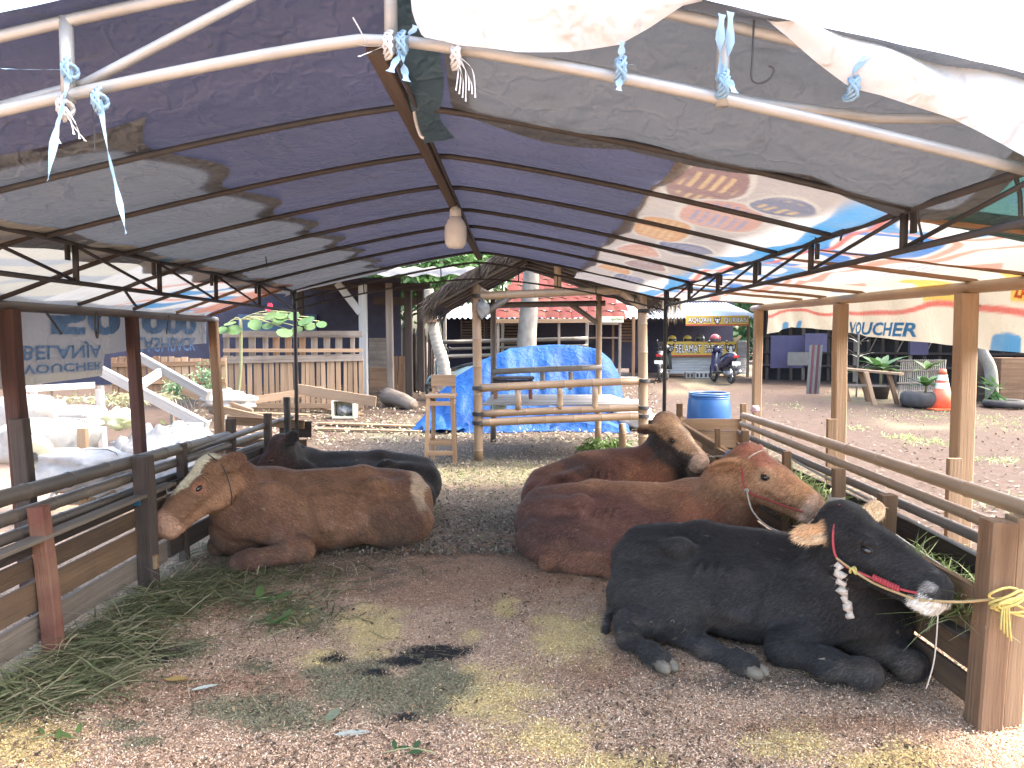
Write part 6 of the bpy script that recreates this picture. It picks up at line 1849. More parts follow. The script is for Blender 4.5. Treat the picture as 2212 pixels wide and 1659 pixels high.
# ---- house with red awning, slatted walls and bamboo railing
HD_ = 23.0
def hz(py, d=HD_): return P(1200, py, d).z
def hx(px, d=HD_): return P(px, 0, d).x
HO = thing('timber_house', (hx(1150), HD_, gz(0, HD_)), 'dark timber house with corrugated roof, slatted panels and bamboo railing', 'house')
m = MB(); m.box(((hx(940) + hx(1425)) / 2, HD_ + 1.6, (hz(800) + hz(680)) / 2), (hx(1425) - hx(940), 0.1, hz(680) - hz(800))); m.build('wall', MAT['navy_board'], HO)
m = MB()
nx = 90
m.grid(lambda u, v: (hx(900) + (hx(1440) - hx(900)) * u, HD_ - 0.4 + 3.6 * v, hz(688) + 0.62 * v + 0.03 * math.sin(u * nx * 3.14)), nx * 3, 2)
MAT['zinc'] = M('corrugated_zinc', (0.496, 0.504, 0.512), (0.384, 0.384, 0.384), scale=3, rough=0.45, metal=0.35, bump=0.1, dirt=(0.288, 0.256, 0.224), dirt_amt=0.4, vary=0)
m.build('roof', MAT['zinc'], HO, True)
def slat_panel(x0, x1, py0, py1, n, mt, d=HD_ + 0.9):
    for i in range(n):
        z = hz(py0, d) + (hz(py1, d) - hz(py0, d)) * (i + 0.5) / n
        beam('slat', (hx(x0, d), d, z), (hx(x1, d), d, z), 0.02, abs(hz(py1, d) - hz(py0, d)) / n * 0.6, MAT[mt], HO, up=(0, -0.3, 1))
    for x_ in (x0, x1):
        beam('frame', (hx(x_, d), d - 0.03, hz(py1 + 2, d)), (hx(x_, d), d - 0.03, hz(py0 - 2, d)), 0.05, 0.06, MAT[mt], HO, up=(0, 1, 0))
slat_panel(994, 1045, 692, 740, 8, 'wood_grey'); slat_panel(1050, 1085, 692, 740, 8, 'wood_grey'); slat_panel(1088, 1136, 692, 745, 8, 'wood_grey'); slat_panel(1344, 1375, 688, 740, 8, 'wood')
for px in (1060, 1068, 1076, 1345, 1330):
    beam('upright', (hx(px, 23.6), 23.6, hz(800, 23.6)), (hx(px, 23.6), 23.6, hz(690, 23.6)), 0.07, 0.06, MAT['wood_grey'] if px < 1300 else MAT['wood'], HO, up=(0, 1, 0))
for px in (957, 1085, 1272, 1375):
    beam('veranda_post', (hx(px, 22.2), 22.2, gz(0, 22.2)), (hx(px, 22.2), 22.2, hz(684, 22.2)), 0.09, 0.09, MAT['wood_white'] if px < 1300 else MAT['wood'], HO, up=(0, 1, 0))
for py, r_ in ((737, 0.055), (752, 0.04), (768, 0.055)):
    pole('railing', (hx(952, 22.1), 22.1, P(1000, py + 2, 22.1).z), (hx(1274, 22.1), 22.1, P(1200, py - 6, 22.1).z), r_, r_, MAT['wood_white'], HO, node=0.5, n=8)
for i, px in enumerate((1290, 1312)):
    beam('rung', (hx(1274, 22.4), 22.4, hz(700 + 30 * i, 22.4)), (hx(1345, 22.4), 22.4, hz(700 + 30 * i, 22.4)), 0.04, 0.05, MAT['wood_grey'], HO)
m = MB(); m.box((hx(1225, 24.2), 24.2, hz(715, 24.2)), (1.8, 0.05, 0.75)); m.build('dark_window', M('dark_window_board', (0.03, 0.03, 0.06), rough=0.4), HO)
beam('step', (hx(1330, 21.6), 21.6, gz(0, 21.6) + 0.09), (hx(1400, 21.6), 21.6, gz(0, 21.6) + 0.09), 0.6, 0.18, MAT['concrete'], HO)
# red awning of tiles and old tarpaulin
AW = thing('red_awning', (hx(1200, 20), 20, gz(0, 20)), 'sloping red tiled awning in front of the dark timber house', 'awning')
MAT['red_tile'] = M('faded_red_tile', (0.115, 0.028, 0.024), (0.085, 0.022, 0.019), scale=5, rough=0.9, bump=0.4, spec=0.15, dirt=(0.12, 0.07, 0.048), dirt_amt=0.55, vary=0.25)
ad = 20.0
def az(t): return P(1200, 688, ad).z + t
rowz = 15
for r_ in range(rowz):
    y0_ = ad + 0.34 * r_; z0_ = P(1200, 690, ad).z + 0.20 * r_
    xl_, xr_ = P(1062, 0, ad).x + 0.10 * r_, P(1352, 0, ad).x - 0.08 * r_
    x = xl_
    while x < xr_:
        w = 0.36
        m = MB()
        dz = rg.uniform(-0.012, 0.012)
        m.grid(lambda u, v: (x + w * u * 1.03, y0_ + 0.40 * v, z0_ + 0.02 + 0.22 * v + dz + 0.035 * math.sin(math.pi * u)), 4, 1)
        m.build('tile', MAT['red_tile'], AW, True)
        x += w
beam('fascia', (P(1066, 0, ad).x, ad - 0.02, P(1200, 690, ad).z - 0.05), (P(1352, 0, ad).x, ad - 0.02, P(1200, 688, ad).z - 0.05), 0.03, 0.11, MAT['wood_pale'], AW)
for px in (1075, 1210, 1345):
    beam('post', (P(px, 0, ad + 0.1).x, ad + 0.1, gz(0, ad)), (P(px, 0, ad + 0.1).x, ad + 0.1, P(1200, 690, ad).z), 0.07, 0.07, MAT['wood_grey'], AW, up=(0, 1, 0))
SGN = thing('small_sign', P(1330, 693, 19.8), 'small pale sign reading qurban on the awning edge', 'sign')
m = MB(); m.box(P(1318, 690, 19.85), (0.72, 0.03, 0.16)); m.build('panel', M('cream_panel', (0.66, 0.62, 0.45), (0.6, 0.55, 0.4), vary=0), SGN)
pz = P(1318, 690, 19.85)
lettering('qurban', lambda u, v: (pz.x + 0.02 + 0.30 * u, 19.83, pz.z - 0.05 + 0.10 * v), M('green_ink', (0.08, 0.18, 0.05), bump=0, vary=0), SGN)

# ---- kiosk with yellow signs
KD = 25.0
def kx(px, d=KD): return P(px, 0, d).x
def kz(py, d=KD): return P(1500, py, d).z
KI = thing('sales_kiosk', (kx(1530), KD, gz(0, KD)), 'kiosk with corrugated counter front and pale sloping roof', 'kiosk')
m = MB(); m.box(((kx(1440) + kx(1630)) / 2, KD + 0.4, (kz(808) + kz(738)) / 2), (kx(1630) - kx(1440), 0.7, kz(738) - kz(808))); m.build('counter', MAT['wood_grey'], KI)
for i in range(11):
    z = kz(806) + (kz(772) - kz(806)) * i / 10
    pole('corrugation', (kx(1440), KD + 0.03, z), (kx(1628), KD + 0.03, z), 0.030, 0.030, MAT['zinc'], KI, n=8)
for i in range(13):
    z = kz(772) + (kz(738) - kz(772)) * i / 12
    pole('corrugation', (kx(1606), KD + 0.03, z), (kx(1629), KD + 0.03, z), 0.030, 0.030, MAT['zinc'], KI, n=8)
m = MB()
m.grid(lambda u, v: (kx(1395) + (kx(1645) - kx(1395)) * u, KD - 0.8 + 4.6 * v, kz(688) + 0.75 * v + 0.035 * math.sin(u * 70 * 3.14)), 210, 2)
m.build('roof', MAT['zinc'], KI, True)
m = MB(); m.box(((kx(1400) + kx(1660)) / 2, KD + 3.4, kz(735)), (kx(1660) - kx(1400), 0.1, 3.0)); m.build('back_wall', MAT['navy_board'], KI)
for px in (1445, 1628):
    beam('post', (kx(px), KD - 0.1, gz(0, KD)), (kx(px), KD - 0.1, kz(686)), 0.08, 0.08, MAT['wood_grey'], KI, up=(0, 1, 0))
MAT['sign_yellow'] = M('sign_amber', (0.496, 0.288, 0.040), (0.576, 0.416, 0.080), scale=3, rough=0.5, bump=0, vary=0)
MAT['sign_dark'] = M('sign_outline', (0.05, 0.03, 0.03), bump=0, vary=0)
MAT['sign_red'] = M('sign_red_edge', (0.42, 0.08, 0.05), bump=0, vary=0)
def sign(name, label, px0, px1, py0, py1, d, words):
    S_ = thing(name, P((px0 + px1) / 2, py1, d), label, 'sign')
    x0_, x1_, z0_, z1_ = kx(px0, d), kx(px1, d), kz(py1, d), kz(py0, d)
    m = MB(); m.box(((x0_ + x1_) / 2, d, (z0_ + z1_) / 2), (x1_ - x0_, 0.04, z1_ - z0_)); m.build('panel', MAT['sign_yellow'], S_)
    m = MB(); m.box(((x0_ + x1_) / 2, d - 0.022, z0_ + 0.03), (x1_ - x0_, 0.012, 0.05)); m.build('stripe', MAT['sign_red'], S_)
    for (a, b, w) in words:
        xa_, xb_ = x0_ + (x1_ - x0_) * a, x0_ + (x1_ - x0_) * b
        h_ = (z1_ - z0_)
        if w == '*':                                     # shield emblem with a horned head
            cx_ = (xa_ + xb_) / 2; r_ = h_ * 0.40; cz_ = (z0_ + z1_) / 2 + h_ * 0.04
            m = MB(); m.ngon([(cx_ + r_ * a_ * 0.95, d - 0.027, cz_ + r_ * b_) for a_, b_ in ((-1, 0.9), (-0.8, -0.3), (0, -1.1), (0.8, -0.3), (1, 0.9), (0.45, 0.55), (0, 0.8), (-0.45, 0.55))]); m.build('emblem', MAT['sign_dark'], S_)
            m = MB(); m.ngon([(cx_ + r_ * a_ * 0.7, d - 0.032, cz_ + r_ * b_ * 0.7) for a_, b_ in ((-1, 0.8), (-0.75, -0.3), (0, -1.05), (0.75, -0.3), (1, 0.8), (0.4, 0.35), (0, 0.6), (-0.4, 0.35))]); m.build('emblem', MAT['ink_white'], S_)
            for q in (-0.35, 0.35):
                m = MB(); m.box((cx_ + q * r_, d - 0.036, cz_ - r_ * 0.05), (r_ * 0.22, 0.004, r_ * 0.5)); m.build('emblem', MAT['sign_dark'], S_)
            continue
        lettering(w, lambda u, v: (xa_ + (xb_ - xa_) * u, d - 0.027, z0_ + h_ * (0.22 + 0.62 * v)), MAT['sign_dark'], S_, 0.075)
        lettering(w, lambda u, v: (xa_ + (xb_ - xa_) * (0.012 + 0.976 * u), d - 0.031, z0_ + h_ * (0.26 + 0.54 * v)), MAT['ink_white'], S_, 0.0)
sign('yellow_sign', 'amber sign board with white words selamat datang on the kiosk counter', 1443, 1604, 738, 770, 24.85, ((0.02, 0.12, '*'), (0.16, 0.52, 'SELAMAT'), (0.56, 0.82, 'DATANG'), (0.86, 0.98, '*')))
sign('yellow_sign', 'amber sign board with white words aqiqah qurban under the kiosk roof', 1491, 1630, 682, 704, 24.05, ((0.03, 0.40, 'AQIQAH'), (0.44, 0.56, '*'), (0.60, 0.98, 'QURBAN')))
# helmets on the counter
def helmet(px, py, d, r_, mt, label, z=None, visor=True, group='helmets by the kiosk'):
    c = P(px, py, d)
    if z is not None: c.z = z
    H_ = thing('helmet', c, label, 'helmet', group)
    m = MB()
    prof = [(0.97, -0.55), (1.0, -0.3), (1.0, 0.0), (0.92, 0.4), (0.72, 0.72), (0.4, 0.93), (0.05, 1.0)]
    m.lathe([(a * r_, b * r_ + r_ * 0.55) for a, b in prof], 18, c); m.build('shell', mt, H_, True)
    m = MB(); m.grid(lambda u, v: (c.x + math.cos(math.pi * (1.15 + 0.7 * u)) * r_ * 1.04, c.y + math.sin(math.pi * (1.15 + 0.7 * u)) * r_ * 1.04, c.z + r_ * (0.15 + 0.55 * v)), 10, 2); m.build('visor', MAT['black_plastic'], H_, True)
MAT['helmet_yellow'] = M('yellow_helmet', (0.62, 0.45, 0.08), (0.7, 0.5, 0.1), rough=0.3, bump=0, vary=0.05)
MAT['helmet_red'] = M('dark_red_helmet', (0.30, 0.03, 0.03), (0.22, 0.02, 0.025), rough=0.2, bump=0, vary=0, spec=0.6)
ctz = kz(738)
helmet(1435 + 25 - 8, 735, 25.3, 0.14, MAT['helmet_yellow'], 'yellow helmet on the counter, the one beside the kiosk post', ctz + 0.0)
helmet(1485, 735, 25.3, 0.14, MAT['helmet_yellow'], 'yellow helmet on the counter next to the grey helmet', ctz)
helmet(1512, 733, 25.3, 0.16, MAT['grey_metal'], 'grey full-face helmet on the kiosk counter', ctz)
# concrete blocks
for i, px in enumerate((1490, 1510, 1528)):
    b_ = at(px, 24.0)
    CB = thing('concrete_block', b_, ['grey hollow concrete block before the kiosk counter, beside the black scooter', 'grey hollow concrete block between two others before the kiosk counter', 'grey hollow concrete block before the kiosk counter, beside the navy scooter'][i], 'block', 'concrete blocks before the kiosk')
    m = MB(); m.box((b_.x, b_.y, b_.z + 0.10), (0.27, 0.25, 0.20), ch=0.01); m.build('block', MAT['concrete'], CB)
    for q in (-0.06, 0.06):
        m = MB(); m.box((b_.x + q, b_.y - 0.122, b_.z + 0.10), (0.07, 0.01, 0.12)); m.build('hole', MAT['dark_void'], CB)

# ---- scooters
MAT['scoot_navy'] = M('navy_scooter_paint', (0.03, 0.03, 0.075), (0.02, 0.02, 0.05), rough=0.25, bump=0, spec=0.6, vary=0)
MAT['scoot_black'] = M('black_scooter_paint', (0.018, 0.018, 0.02), (0.03, 0.03, 0.03), rough=0.25, bump=0, spec=0.6, vary=0)
MAT['lamp_red'] = M('red_lens', (0.45, 0.03, 0.03), rough=0.2, bump=0, vary=0)
def scooter(base, rz, paint_, label, hel=None, S_=1.0):
    """built facing local +x, wheels on z = 0"""
    T = thing('scooter', base, label, 'scooter', 'scooters parked before the kiosk')
    T.rotation_euler = (0, 0, rz)
    def add(nm, m, mt, par=None, smooth=True):
        o = bpy.data.objects.new(nm, m.mesh(nm, mt, smooth)); return put(o, par or T)
    for x in (-0.60, 0.62):
        m = MB()
        ring = [(x + 0.235 * math.cos(a), 0, 0.285 + 0.235 * math.sin(a)) for a in np.linspace(0, 2 * math.pi, 25)]
        m.tube(ring, 0.048, 8, cap=False); w = add('wheel', m, MAT['rubber'])
        m = MB()
        for k in range(5):
            a = 2 * math.pi * k / 5
            m.tube([(x, 0, 0.285), (x + 0.2 * math.cos(a), 0, 0.285 + 0.2 * math.sin(a))], 0.018, 5)
        m.tube([(x, -0.06, 0.285), (x, 0.06, 0.285)], 0.045, 10); add('rim', m, MAT['grey_metal'], w)
    m = MB()                                              # rear body: loft
    secs = [(-0.88, 0.80, 0.05, 0.05), (-0.70, 0.78, 0.13, 0.10), (-0.40, 0.68, 0.16, 0.16), (-0.10, 0.56, 0.14, 0.20), (0.05, 0.42, 0.13, 0.12)]
    m.tube([(a, 0, b) for a, b, c, d in secs], [0.05, 0.13, 0.18, 0.18, 0.11], 12); add('rear_body', m, paint_)
    m = MB(); m.tube([(-0.82, 0, 0.86), (-0.6, 0, 0.88), (-0.2, 0, 0.80), (0.08, 0, 0.74)], [0.05, 0.13, 0.13, 0.08], 10, flat=0.4); add('seat', m, MAT['black_plastic'])
    m = MB(); m.box((0.18, 0, 0.30), (0.36, 0.30, 0.06)); add('footboard', m, MAT['black_plastic'], None, False)
    m = MB()                                              # leg shield and front apron
    m.grid(lambda u, v: (0.36 + 0.10 * (1 - abs(2 * u - 1)) + 0.06 * v, (u - 0.5) * (0.42 - 0.10 * v), 0.34 + 0.56 * v), 8, 6)
    m.grid(lambda u, v: (0.42 + 0.16 * (1 - abs(2 * u - 1)) + 0.02 * v, (u - 0.5) * (0.40 - 0.10 * v), 0.36 + 0.56 * v), 8, 6); add('leg_shield', m, paint_)
    m = MB(); m.tube([(0.62, 0, 0.29), (0.52, 0, 0.60), (0.42, 0, 0.98)], [0.03, 0.035, 0.035], 8); add('fork', m, MAT['grey_metal'])
    m = MB(); m.tube([(0.40 + 0.2 * math.cos(a) + 0.22, 0, 0.285 + 0.29 * math.sin(a)) for a in np.linspace(0.3, 2.6, 8)], 0.07, 8, flat=0.5); add('front_mudguard', m, paint_)
    m = MB(); m.tube([(0.36, -0.36, 1.00), (0.42, -0.15, 1.02), (0.44, 0, 1.0), (0.42, 0.15, 1.02), (0.36, 0.36, 1.00)], 0.018, 8); add('handlebar', m, MAT['black_plastic'])
    m = MB(); m.tube([(0.38, 0, 0.92), (0.46, 0, 1.0), (0.52, 0, 1.0)], [0.10, 0.13, 0.06], 10); add('headlamp_cowl', m, paint_)
    for q in (-1, 1):
        m = MB(); m.tube([(0.40, q * 0.2, 1.02), (0.38, q * 0.26, 1.20)], 0.008, 5); m.tube([(0.38, q * 0.27, 1.19), (0.375, q * 0.29, 1.24)], [0.05, 0.045], 8, flat=0.4); add('mirror', m, MAT['black_plastic'])
    m = MB(); m.box((-0.90, 0, 0.80), (0.05, 0.16, 0.07)); add('tail_lamp', m, MAT['lamp_red'], None, False)
    m = MB(); m.box((-0.93, 0, 0.60), (0.015, 0.24, 0.10)); add('number_plate', m, MAT['ink_white'], None, False)
    m = MB(); m.tube([(-0.78, 0, 0.62), (-0.90, 0, 0.50), (-0.93, 0, 0.40)], [0.06, 0.05, 0.04], 8, flat=0.4); add('rear_mudguard', m, MAT['black_plastic'])
    m = MB(); m.tube([(-0.15, -0.14, 0.26), (-0.5, -0.16, 0.28), (-0.85, -0.16, 0.36)], [0.03, 0.05, 0.055], 8); add('exhaust', m, MAT['grey_metal'])
    m = MB(); m.tube([(-0.3, 0, 0.30), (-0.6, 0, 0.29)], [0.12, 0.09], 10); add('engine', m, MAT['grey_metal'])
    m = MB(); m.tube([(-0.05, 0.1, 0.28), (-0.02, 0.24, 0.02)], 0.014, 6); add('side_stand', m, MAT['black_plastic'])
    return T
scooter(at(1562, 21.8), math.radians(98), MAT['scoot_navy'], 'navy scooter with a red helmet on its mirror before the kiosk')
hp = at(1546, 22.2)
helmet(1545, 735, 22.25, 0.165, MAT['helmet_red'], 'dark red helmet hung on the mirror of the navy scooter', hp.z + 1.18)
scooter(at(1434, 22.6), math.radians(70), MAT['scoot_black'], 'black scooter parked behind the gazebo post')
scooter(at(985, 17.0), math.radians(150), M('pale_teal_paint', (0.30, 0.42, 0.40), (0.25, 0.36, 0.35), rough=0.3, bump=0, vary=0), 'pale scooter half hidden by the blue tarpaulin heap')

# ---- dark stalls along the right of the yard
def wall_thing(name, label, cat, px0, px1, d0, d1, z1, mt):
    a, b = at(px0, d0), at(px1, d1)
    m = MB()
    m.grid(lambda u, v: (a.x + (b.x - a.x) * u, a.y + (b.y - a.y) * u + 0.08 * math.sin(u * 60) * (1 - v), gz(0, d0) - 0.05 + (z1 + 0.05) * v), 60, 8)
    T = thing(name, (a + b) / 2, label, cat)
    m.build('wall', MAT[mt], T, True)
    return T, a, b
DS, a_, b_ = wall_thing('dark_stall', 'long dark timber stall with near-black boards along the yard edge', 'stall', 1632, 2420, 24.0, 19.0, 2.6, 'dark_void')
k = 26
for i in range(k):
    t = i / (k - 1)
    q = a_ + (b_ - a_) * t + Vector((-0.05, -0.18, 0))
    beam('upright', (q.x, q.y, gz(0, q.y)), (q.x + rng.uniform(-0.05, 0.05), q.y, gz(0, q.y) + 2.4 + rng.uniform(-0.1, 0.1)), 0.09, 0.07, MAT['wood_dark'] if i % 4 else MAT['wood_grey'], DS, up=(0, 1, 0))
    if i % 2 and i > 7:
        q2 = a_ + (b_ - a_) * ((i + 1) / (k - 1)) + Vector((-0.05, -0.2, 0))
        beam('lattice', (q.x, q.y - 0.05, gz(0, q.y) + 0.9), (q2.x, q2.y - 0.05, gz(0, q.y) + 1.75), 0.05, 0.03, MAT['wood_grey'], DS)
for z in (0.45, 0.85, 1.35):
    beam('rail', (a_.x, a_.y - 0.3, gz(0, 24) + z), (b_.x, b_.y - 0.3, gz(0, 19) + z + 0.1), 0.06, 0.07, MAT['wood_dark'], DS)
m = MB()
m.grid(lambda u, v: (a_.x - 1 + (b_.x - a_.x + 2) * u, a_.y - 1.6 + 4.0 * v + (b_.y - a_.y) * u, 2.75 + 0.35 * v), 30, 4); m.build('roof_sheet', M('stall_roof', (0.10, 0.09, 0.085), (0.06, 0.055, 0.05)), DS)
for px, py, w, h_, c in ((1700, 760, 0.9, 0.9, (0.03, 0.03, 0.08)), (1762, 740, 0.6, 0.5, (0.04, 0.04, 0.09)), (1725, 775, 0.6, 0.35, (0.10, 0.10, 0.10)), (1985, 735, 0.5, 0.8, (0.04, 0.035, 0.08))):
    m = MB(); m.box(P(px, py, 20.6 - 0.3 * (w < 0.8) - 0.2 * (h_ < 0.4)), (w, 0.06, h_)); m.build('hung_cloth', M('hung_cloth', c, vary=0.1), DS)
# striped screen and speaker box
SB = thing('striped_board', at(1772, 18.4), 'tall striped board leaning at the front of the dark stall', 'board')
for i, c in enumerate(((0.13, 0.125, 0.12), (0.11, 0.035, 0.04), (0.13, 0.125, 0.12), (0.08, 0.028, 0.032), (0.12, 0.115, 0.11))):  # stripe colours darkened to carry the shade they stand in
    x_ = P(1764, 0, 18.4).x + 0.065 * i
    beam('stripe', (x_, 18.4, gz(0, 18.4) + 0.02), (x_ + 0.06, 18.4, P(1772, 745, 18.4).z), 0.062, 0.02, M('stripe_%d' % i, c, vary=0.05), SB, up=(0, 1, 0))
# bench
BE = thing('wooden_bench', at(1885, 16.6), 'long pale wooden bench in front of the dark stall', 'bench')
bz = P(1890, 800, 16.6).z
beam('seat', P(1828, 797, 17.2), P(1948, 808, 16.4), 0.34, 0.05, MAT['wood_pale'], BE)
for px, d in ((1838, 17.0), (1893, 16.4), (1943, 16.5), (1880, 17.0)):
    beam('leg', at(px, d) - Vector((0, 0, 0.02)), (P(px, 0, d).x, d, bz - 0.03), 0.09, 0.07, MAT['wood_pale'] if px == 1893 else MAT['wood'], BE, up=(0, 1, 0))
beam('stretcher', (P(1840, 0, 16.9).x, 16.9, bz - 0.35), (P(1940, 0, 16.6).x, 16.6, bz - 0.35), 0.03, 0.05, MAT['wood_grey'], BE)
# tyre planter
ty = at(2003, 16.0)
TP = thing('tyre_planter', ty, 'old tyre used as a planter with a broad-leaved plant', 'planter')
m = MB(); m.lathe([(0.30, 0.02), (0.42, 0.0), (0.48, 0.06), (0.50, 0.16), (0.48, 0.27), (0.42, 0.33), (0.30, 0.31), (0.27, 0.27), (0.27, 0.06)], 30, ty); m.build('tyre', MAT['rubber'], TP, True)
m = MB(); m.lathe([(0.28, 0.24), (0.15, 0.27), (0.02, 0.28)], 16, ty); m.build('soil', MAT['dark_void'], TP, True)
def rosette(par, base, n, L, W_, mt, rs, spread=0.9, h0=0.0, nm='leaf', curl=0.35):
    r_ = random.Random(rs)
    for i in range(n):
        a = 2 * math.pi * i * 0.382 + r_.uniform(-0.3, 0.3); el = r_.uniform(0.15, 1.1)
        m = MB(); leaf(m, Vector(base) + Vector((0, 0, h0 + r_.uniform(0, 0.25) * h0)), Vector((math.cos(a) * spread, math.sin(a) * spread, el)), Vector((0, 0, 1)), L * r_.uniform(0.7, 1.15), W_ * r_.uniform(0.8, 1.2), curl, 4)
        m.build(nm, mt, par, True)
strand('stem', [ty + Vector((0, 0, 0.25)), ty + Vector((0.02, 0, 0.75))], 0.025, MAT['stem'], TP)
rosette(TP, ty + Vector((0, 0, 0.45)), 16, 0.42, 0.15, MAT['leaf_mid'], 2)
rosette(TP, ty + Vector((0.01, 0, 0.80)), 12, 0.36, 0.13, MAT['leaf_light'], 3)
PL = thing('potted_plant', at(1905, 17.6), 'broad dark green plant growing behind the wooden bench', 'plant')
pb_ = at(1905, 17.6)
m = MB(); m.lathe([(0.16, 0.0), (0.20, 0.28), (0.22, 0.30), (0.19, 0.29)], 16, pb_); m.build('pot', MAT['wood_dark'], PL, True)
rosette(PL, pb_ + Vector((0, 0, 0.55)), 18, 0.62, 0.22, MAT['leaf_mid'], 5, h0=0.12)
strand('stem', [pb_ + Vector((0, 0, 0.28)), pb_ + Vector((0, 0, 0.75))], 0.03, MAT['stem'], PL)
DP = thing('dry_plant', at(1853, 17.9), 'dry grey spiky plant with a tall bare stalk behind the bench', 'plant')
dp = at(1853, 17.9)
strand('stalk', [dp, dp + Vector((0.02, 0, 1.0)), P(1855, 715, 17.9)], 0.022, MAT['bamboo_grey'], DP, 5, 4)
for zz_ in (0.6, 0.95, 1.3):
    rosette(DP, dp + Vector((0.02, 0, zz_)), 7, 0.5, 0.05, MAT['bamboo_grey'], int(zz_ * 10), 0.8)
# slatted crate bench behind the cone
RK = thing('slatted_rack', at(2010, 17.4), 'grey slatted rack standing behind the traffic cone', 'rack')
for i in range(24):
    px = 1966 + i * 4.3
    a = P(px, 830, 17.3); 
    beam('slat', (P(px, 0, 17.3).x, 17.3, gz(0, 17.3)), (P(px + 5, 0, 17.5).x, 17.5, P(px, 777, 17.4).z), 0.022, 0.018, MAT['bamboo_grey'], RK, up=(0, 1, 0))
for py in (780, 800, 828):
    beam('rail', (P(1964, 0, 17.34).x, 17.36, P(2000, py, 17.3).z), (P(2068, 0, 17.34).x, 17.36, P(2000, py, 17.3).z), 0.03, 0.04, MAT['wood_grey'], RK)
# traffic cone
cb = GP(2034, 884)
TC = thing('traffic_cone', cb, 'faded orange traffic cone with pale reflective bands by the wooden posts', 'cone')
chh = (P(2034, 797, cb.y).z - cb.z)
MAT['cone_o'] = M('faded_orange', (0.576, 0.112, 0.040), (0.496, 0.088, 0.040), rough=0.5, bump=0.05, vary=0, dirt=(0.480, 0.240, 0.160), dirt_amt=0.3)
MAT['cone_w'] = M('reflective_band', (0.624, 0.608, 0.528), (0.560, 0.544, 0.464), rough=0.4, bump=0.05, vary=0)
def crad(t): return 0.235 - 0.175 * t
for i, (t0, t1, mt) in enumerate(((0.03, 0.52, 'cone_o'), (0.52, 0.66, 'cone_w'), (0.66, 0.72, 'cone_o'), (0.72, 0.86, 'cone_w'), (0.86, 1.0, 'cone_o'))):
    m = MB(); m.lathe([(crad(t0), t0 * chh), (crad(t1), t1 * chh)], 24, cb, cap=(i in (0, 4))); m.build('band' if mt == 'cone_w' else 'cone_body', MAT[mt], TC, True)
m = MB(); m.box((cb.x, cb.y, cb.z + 0.015), (0.62, 0.62, 0.03)); m.build('base', MAT['cone_o'], TC)
# orange cabinets and leaning trunk at the far right
CA = thing('brown_cabinet', at(2190, 17.0), 'brown wooden cabinet at the end of the dark stall', 'cabinet')
for px, w, mt in ((2176, 0.62, 'wood'), (2216, 0.4, 'wood_red')):
    c = P(px, 800, 17.0)
    m = MB(); m.box((c.x, c.y, gz(0, 17) + 0.5), (w, 0.5, 1.0 ), ch=0.01); m.build('door', MAT[mt], CA)
m = MB(); m.box((P(2190, 0, 17.2).x, 17.25, gz(0, 17) + 0.5), (1.2, 0.4, 0.98)); m.build('carcass', MAT['wood_dark'], CA)
LT = thing('bent_trunk', at(2140, 16.6), 'bent grey tree trunk standing beside the brown cabinet', 'tree')
m = MB(); m.tube(spline([at(2148, 16.6), P(2140, 800, 16.6), P(2120, 755, 16.6), P(2105, 690, 16.6), P(2090, 560, 16.8)], 6), [0.14 - 0.002 * i for i in range(25)], 10); m.build('trunk', MAT['bark'], LT, True)
m = MB(); cc = P(2090, 530, 16.8)
for _ in range(900):
    p_ = cc + Vector((rg.gauss(0, 0.8), rg.gauss(0, 0.8), abs(rg.gauss(0, 0.6)))); leaf(m, p_, rv(rg, -0.8, 0.4), rv(rg, 0.2, 1), 0.28, 0.14)
m.build('crown', MAT['leaf_mid'], LT, True)
shrub('cactus_clump', 'small upright green plant at the foot of the bent trunk', at(2142, 16.2), at(2142, 16.2) + Vector((0, 0, 0.35)), (0.10, 0.1, 0.28), 60, 0.28, 0.06, MAT['leaf_mid'], 'plant', True, 9, 0.02)
TY2 = thing('flat_tyre', at(2180, 15.8), 'dark tyre lying flat beside the brown cabinet', 'tyre')
tb_ = at(2175, 15.9)
m = MB(); m.lathe([(0.26, 0.02), (0.36, 0.0), (0.42, 0.08), (0.36, 0.17), (0.26, 0.15), (0.24, 0.08), (0.26, 0.02)], 26, tb_, cap=False); m.build('tyre', MAT['rubber'], TY2, True)
# pink bag on the rear post
o = bag(P(1632, 884, 7.1), (0.04, 0.03, 0.035), 41).build('pink_bag', M('pink_plastic', (0.50, 0.30, 0.40), (0.55, 0.46, 0.50), rough=0.4, trans=0.3), None, True, loc=P(1632, 884, 7.1)); props(o, 'small pink plastic bag on the rear corner of the trough', 'bag')
# low hedge and wall line closing the horizon
for i, (px, d, w, h_) in enumerate(((-300, 26, 6, 3.2), (200, 30, 7, 3.4), (480, 27, 6, 3.6), (1700, 40, 8, 3.8), (2300, 34, 8, 3.6), (2800, 30, 8, 3.4), (-900, 24, 7, 3.2))):
    b_ = at(px, d)
    shrub('background_tree', ['spreading tree at the back, behind the white junk', 'spreading tree at the back, behind the low pallet fence', 'spreading tree behind the shed tarpaulin', 'spreading tree behind the kiosk roof', 'spreading tree behind the dark stall', 'spreading tree past the brown cabinet', 'spreading tree beyond the cashback banner'][i], b_, b_ + Vector((0, 0, h_ * 0.55)), (w * 0.55, 2.0, h_ * 0.5), 2400, 0.5, 0.25, MAT['leaf_dark'] if i % 2 else MAT['leaf_mid'], 'tree', True, 60 + i, 0.09, 'trees round the yard')
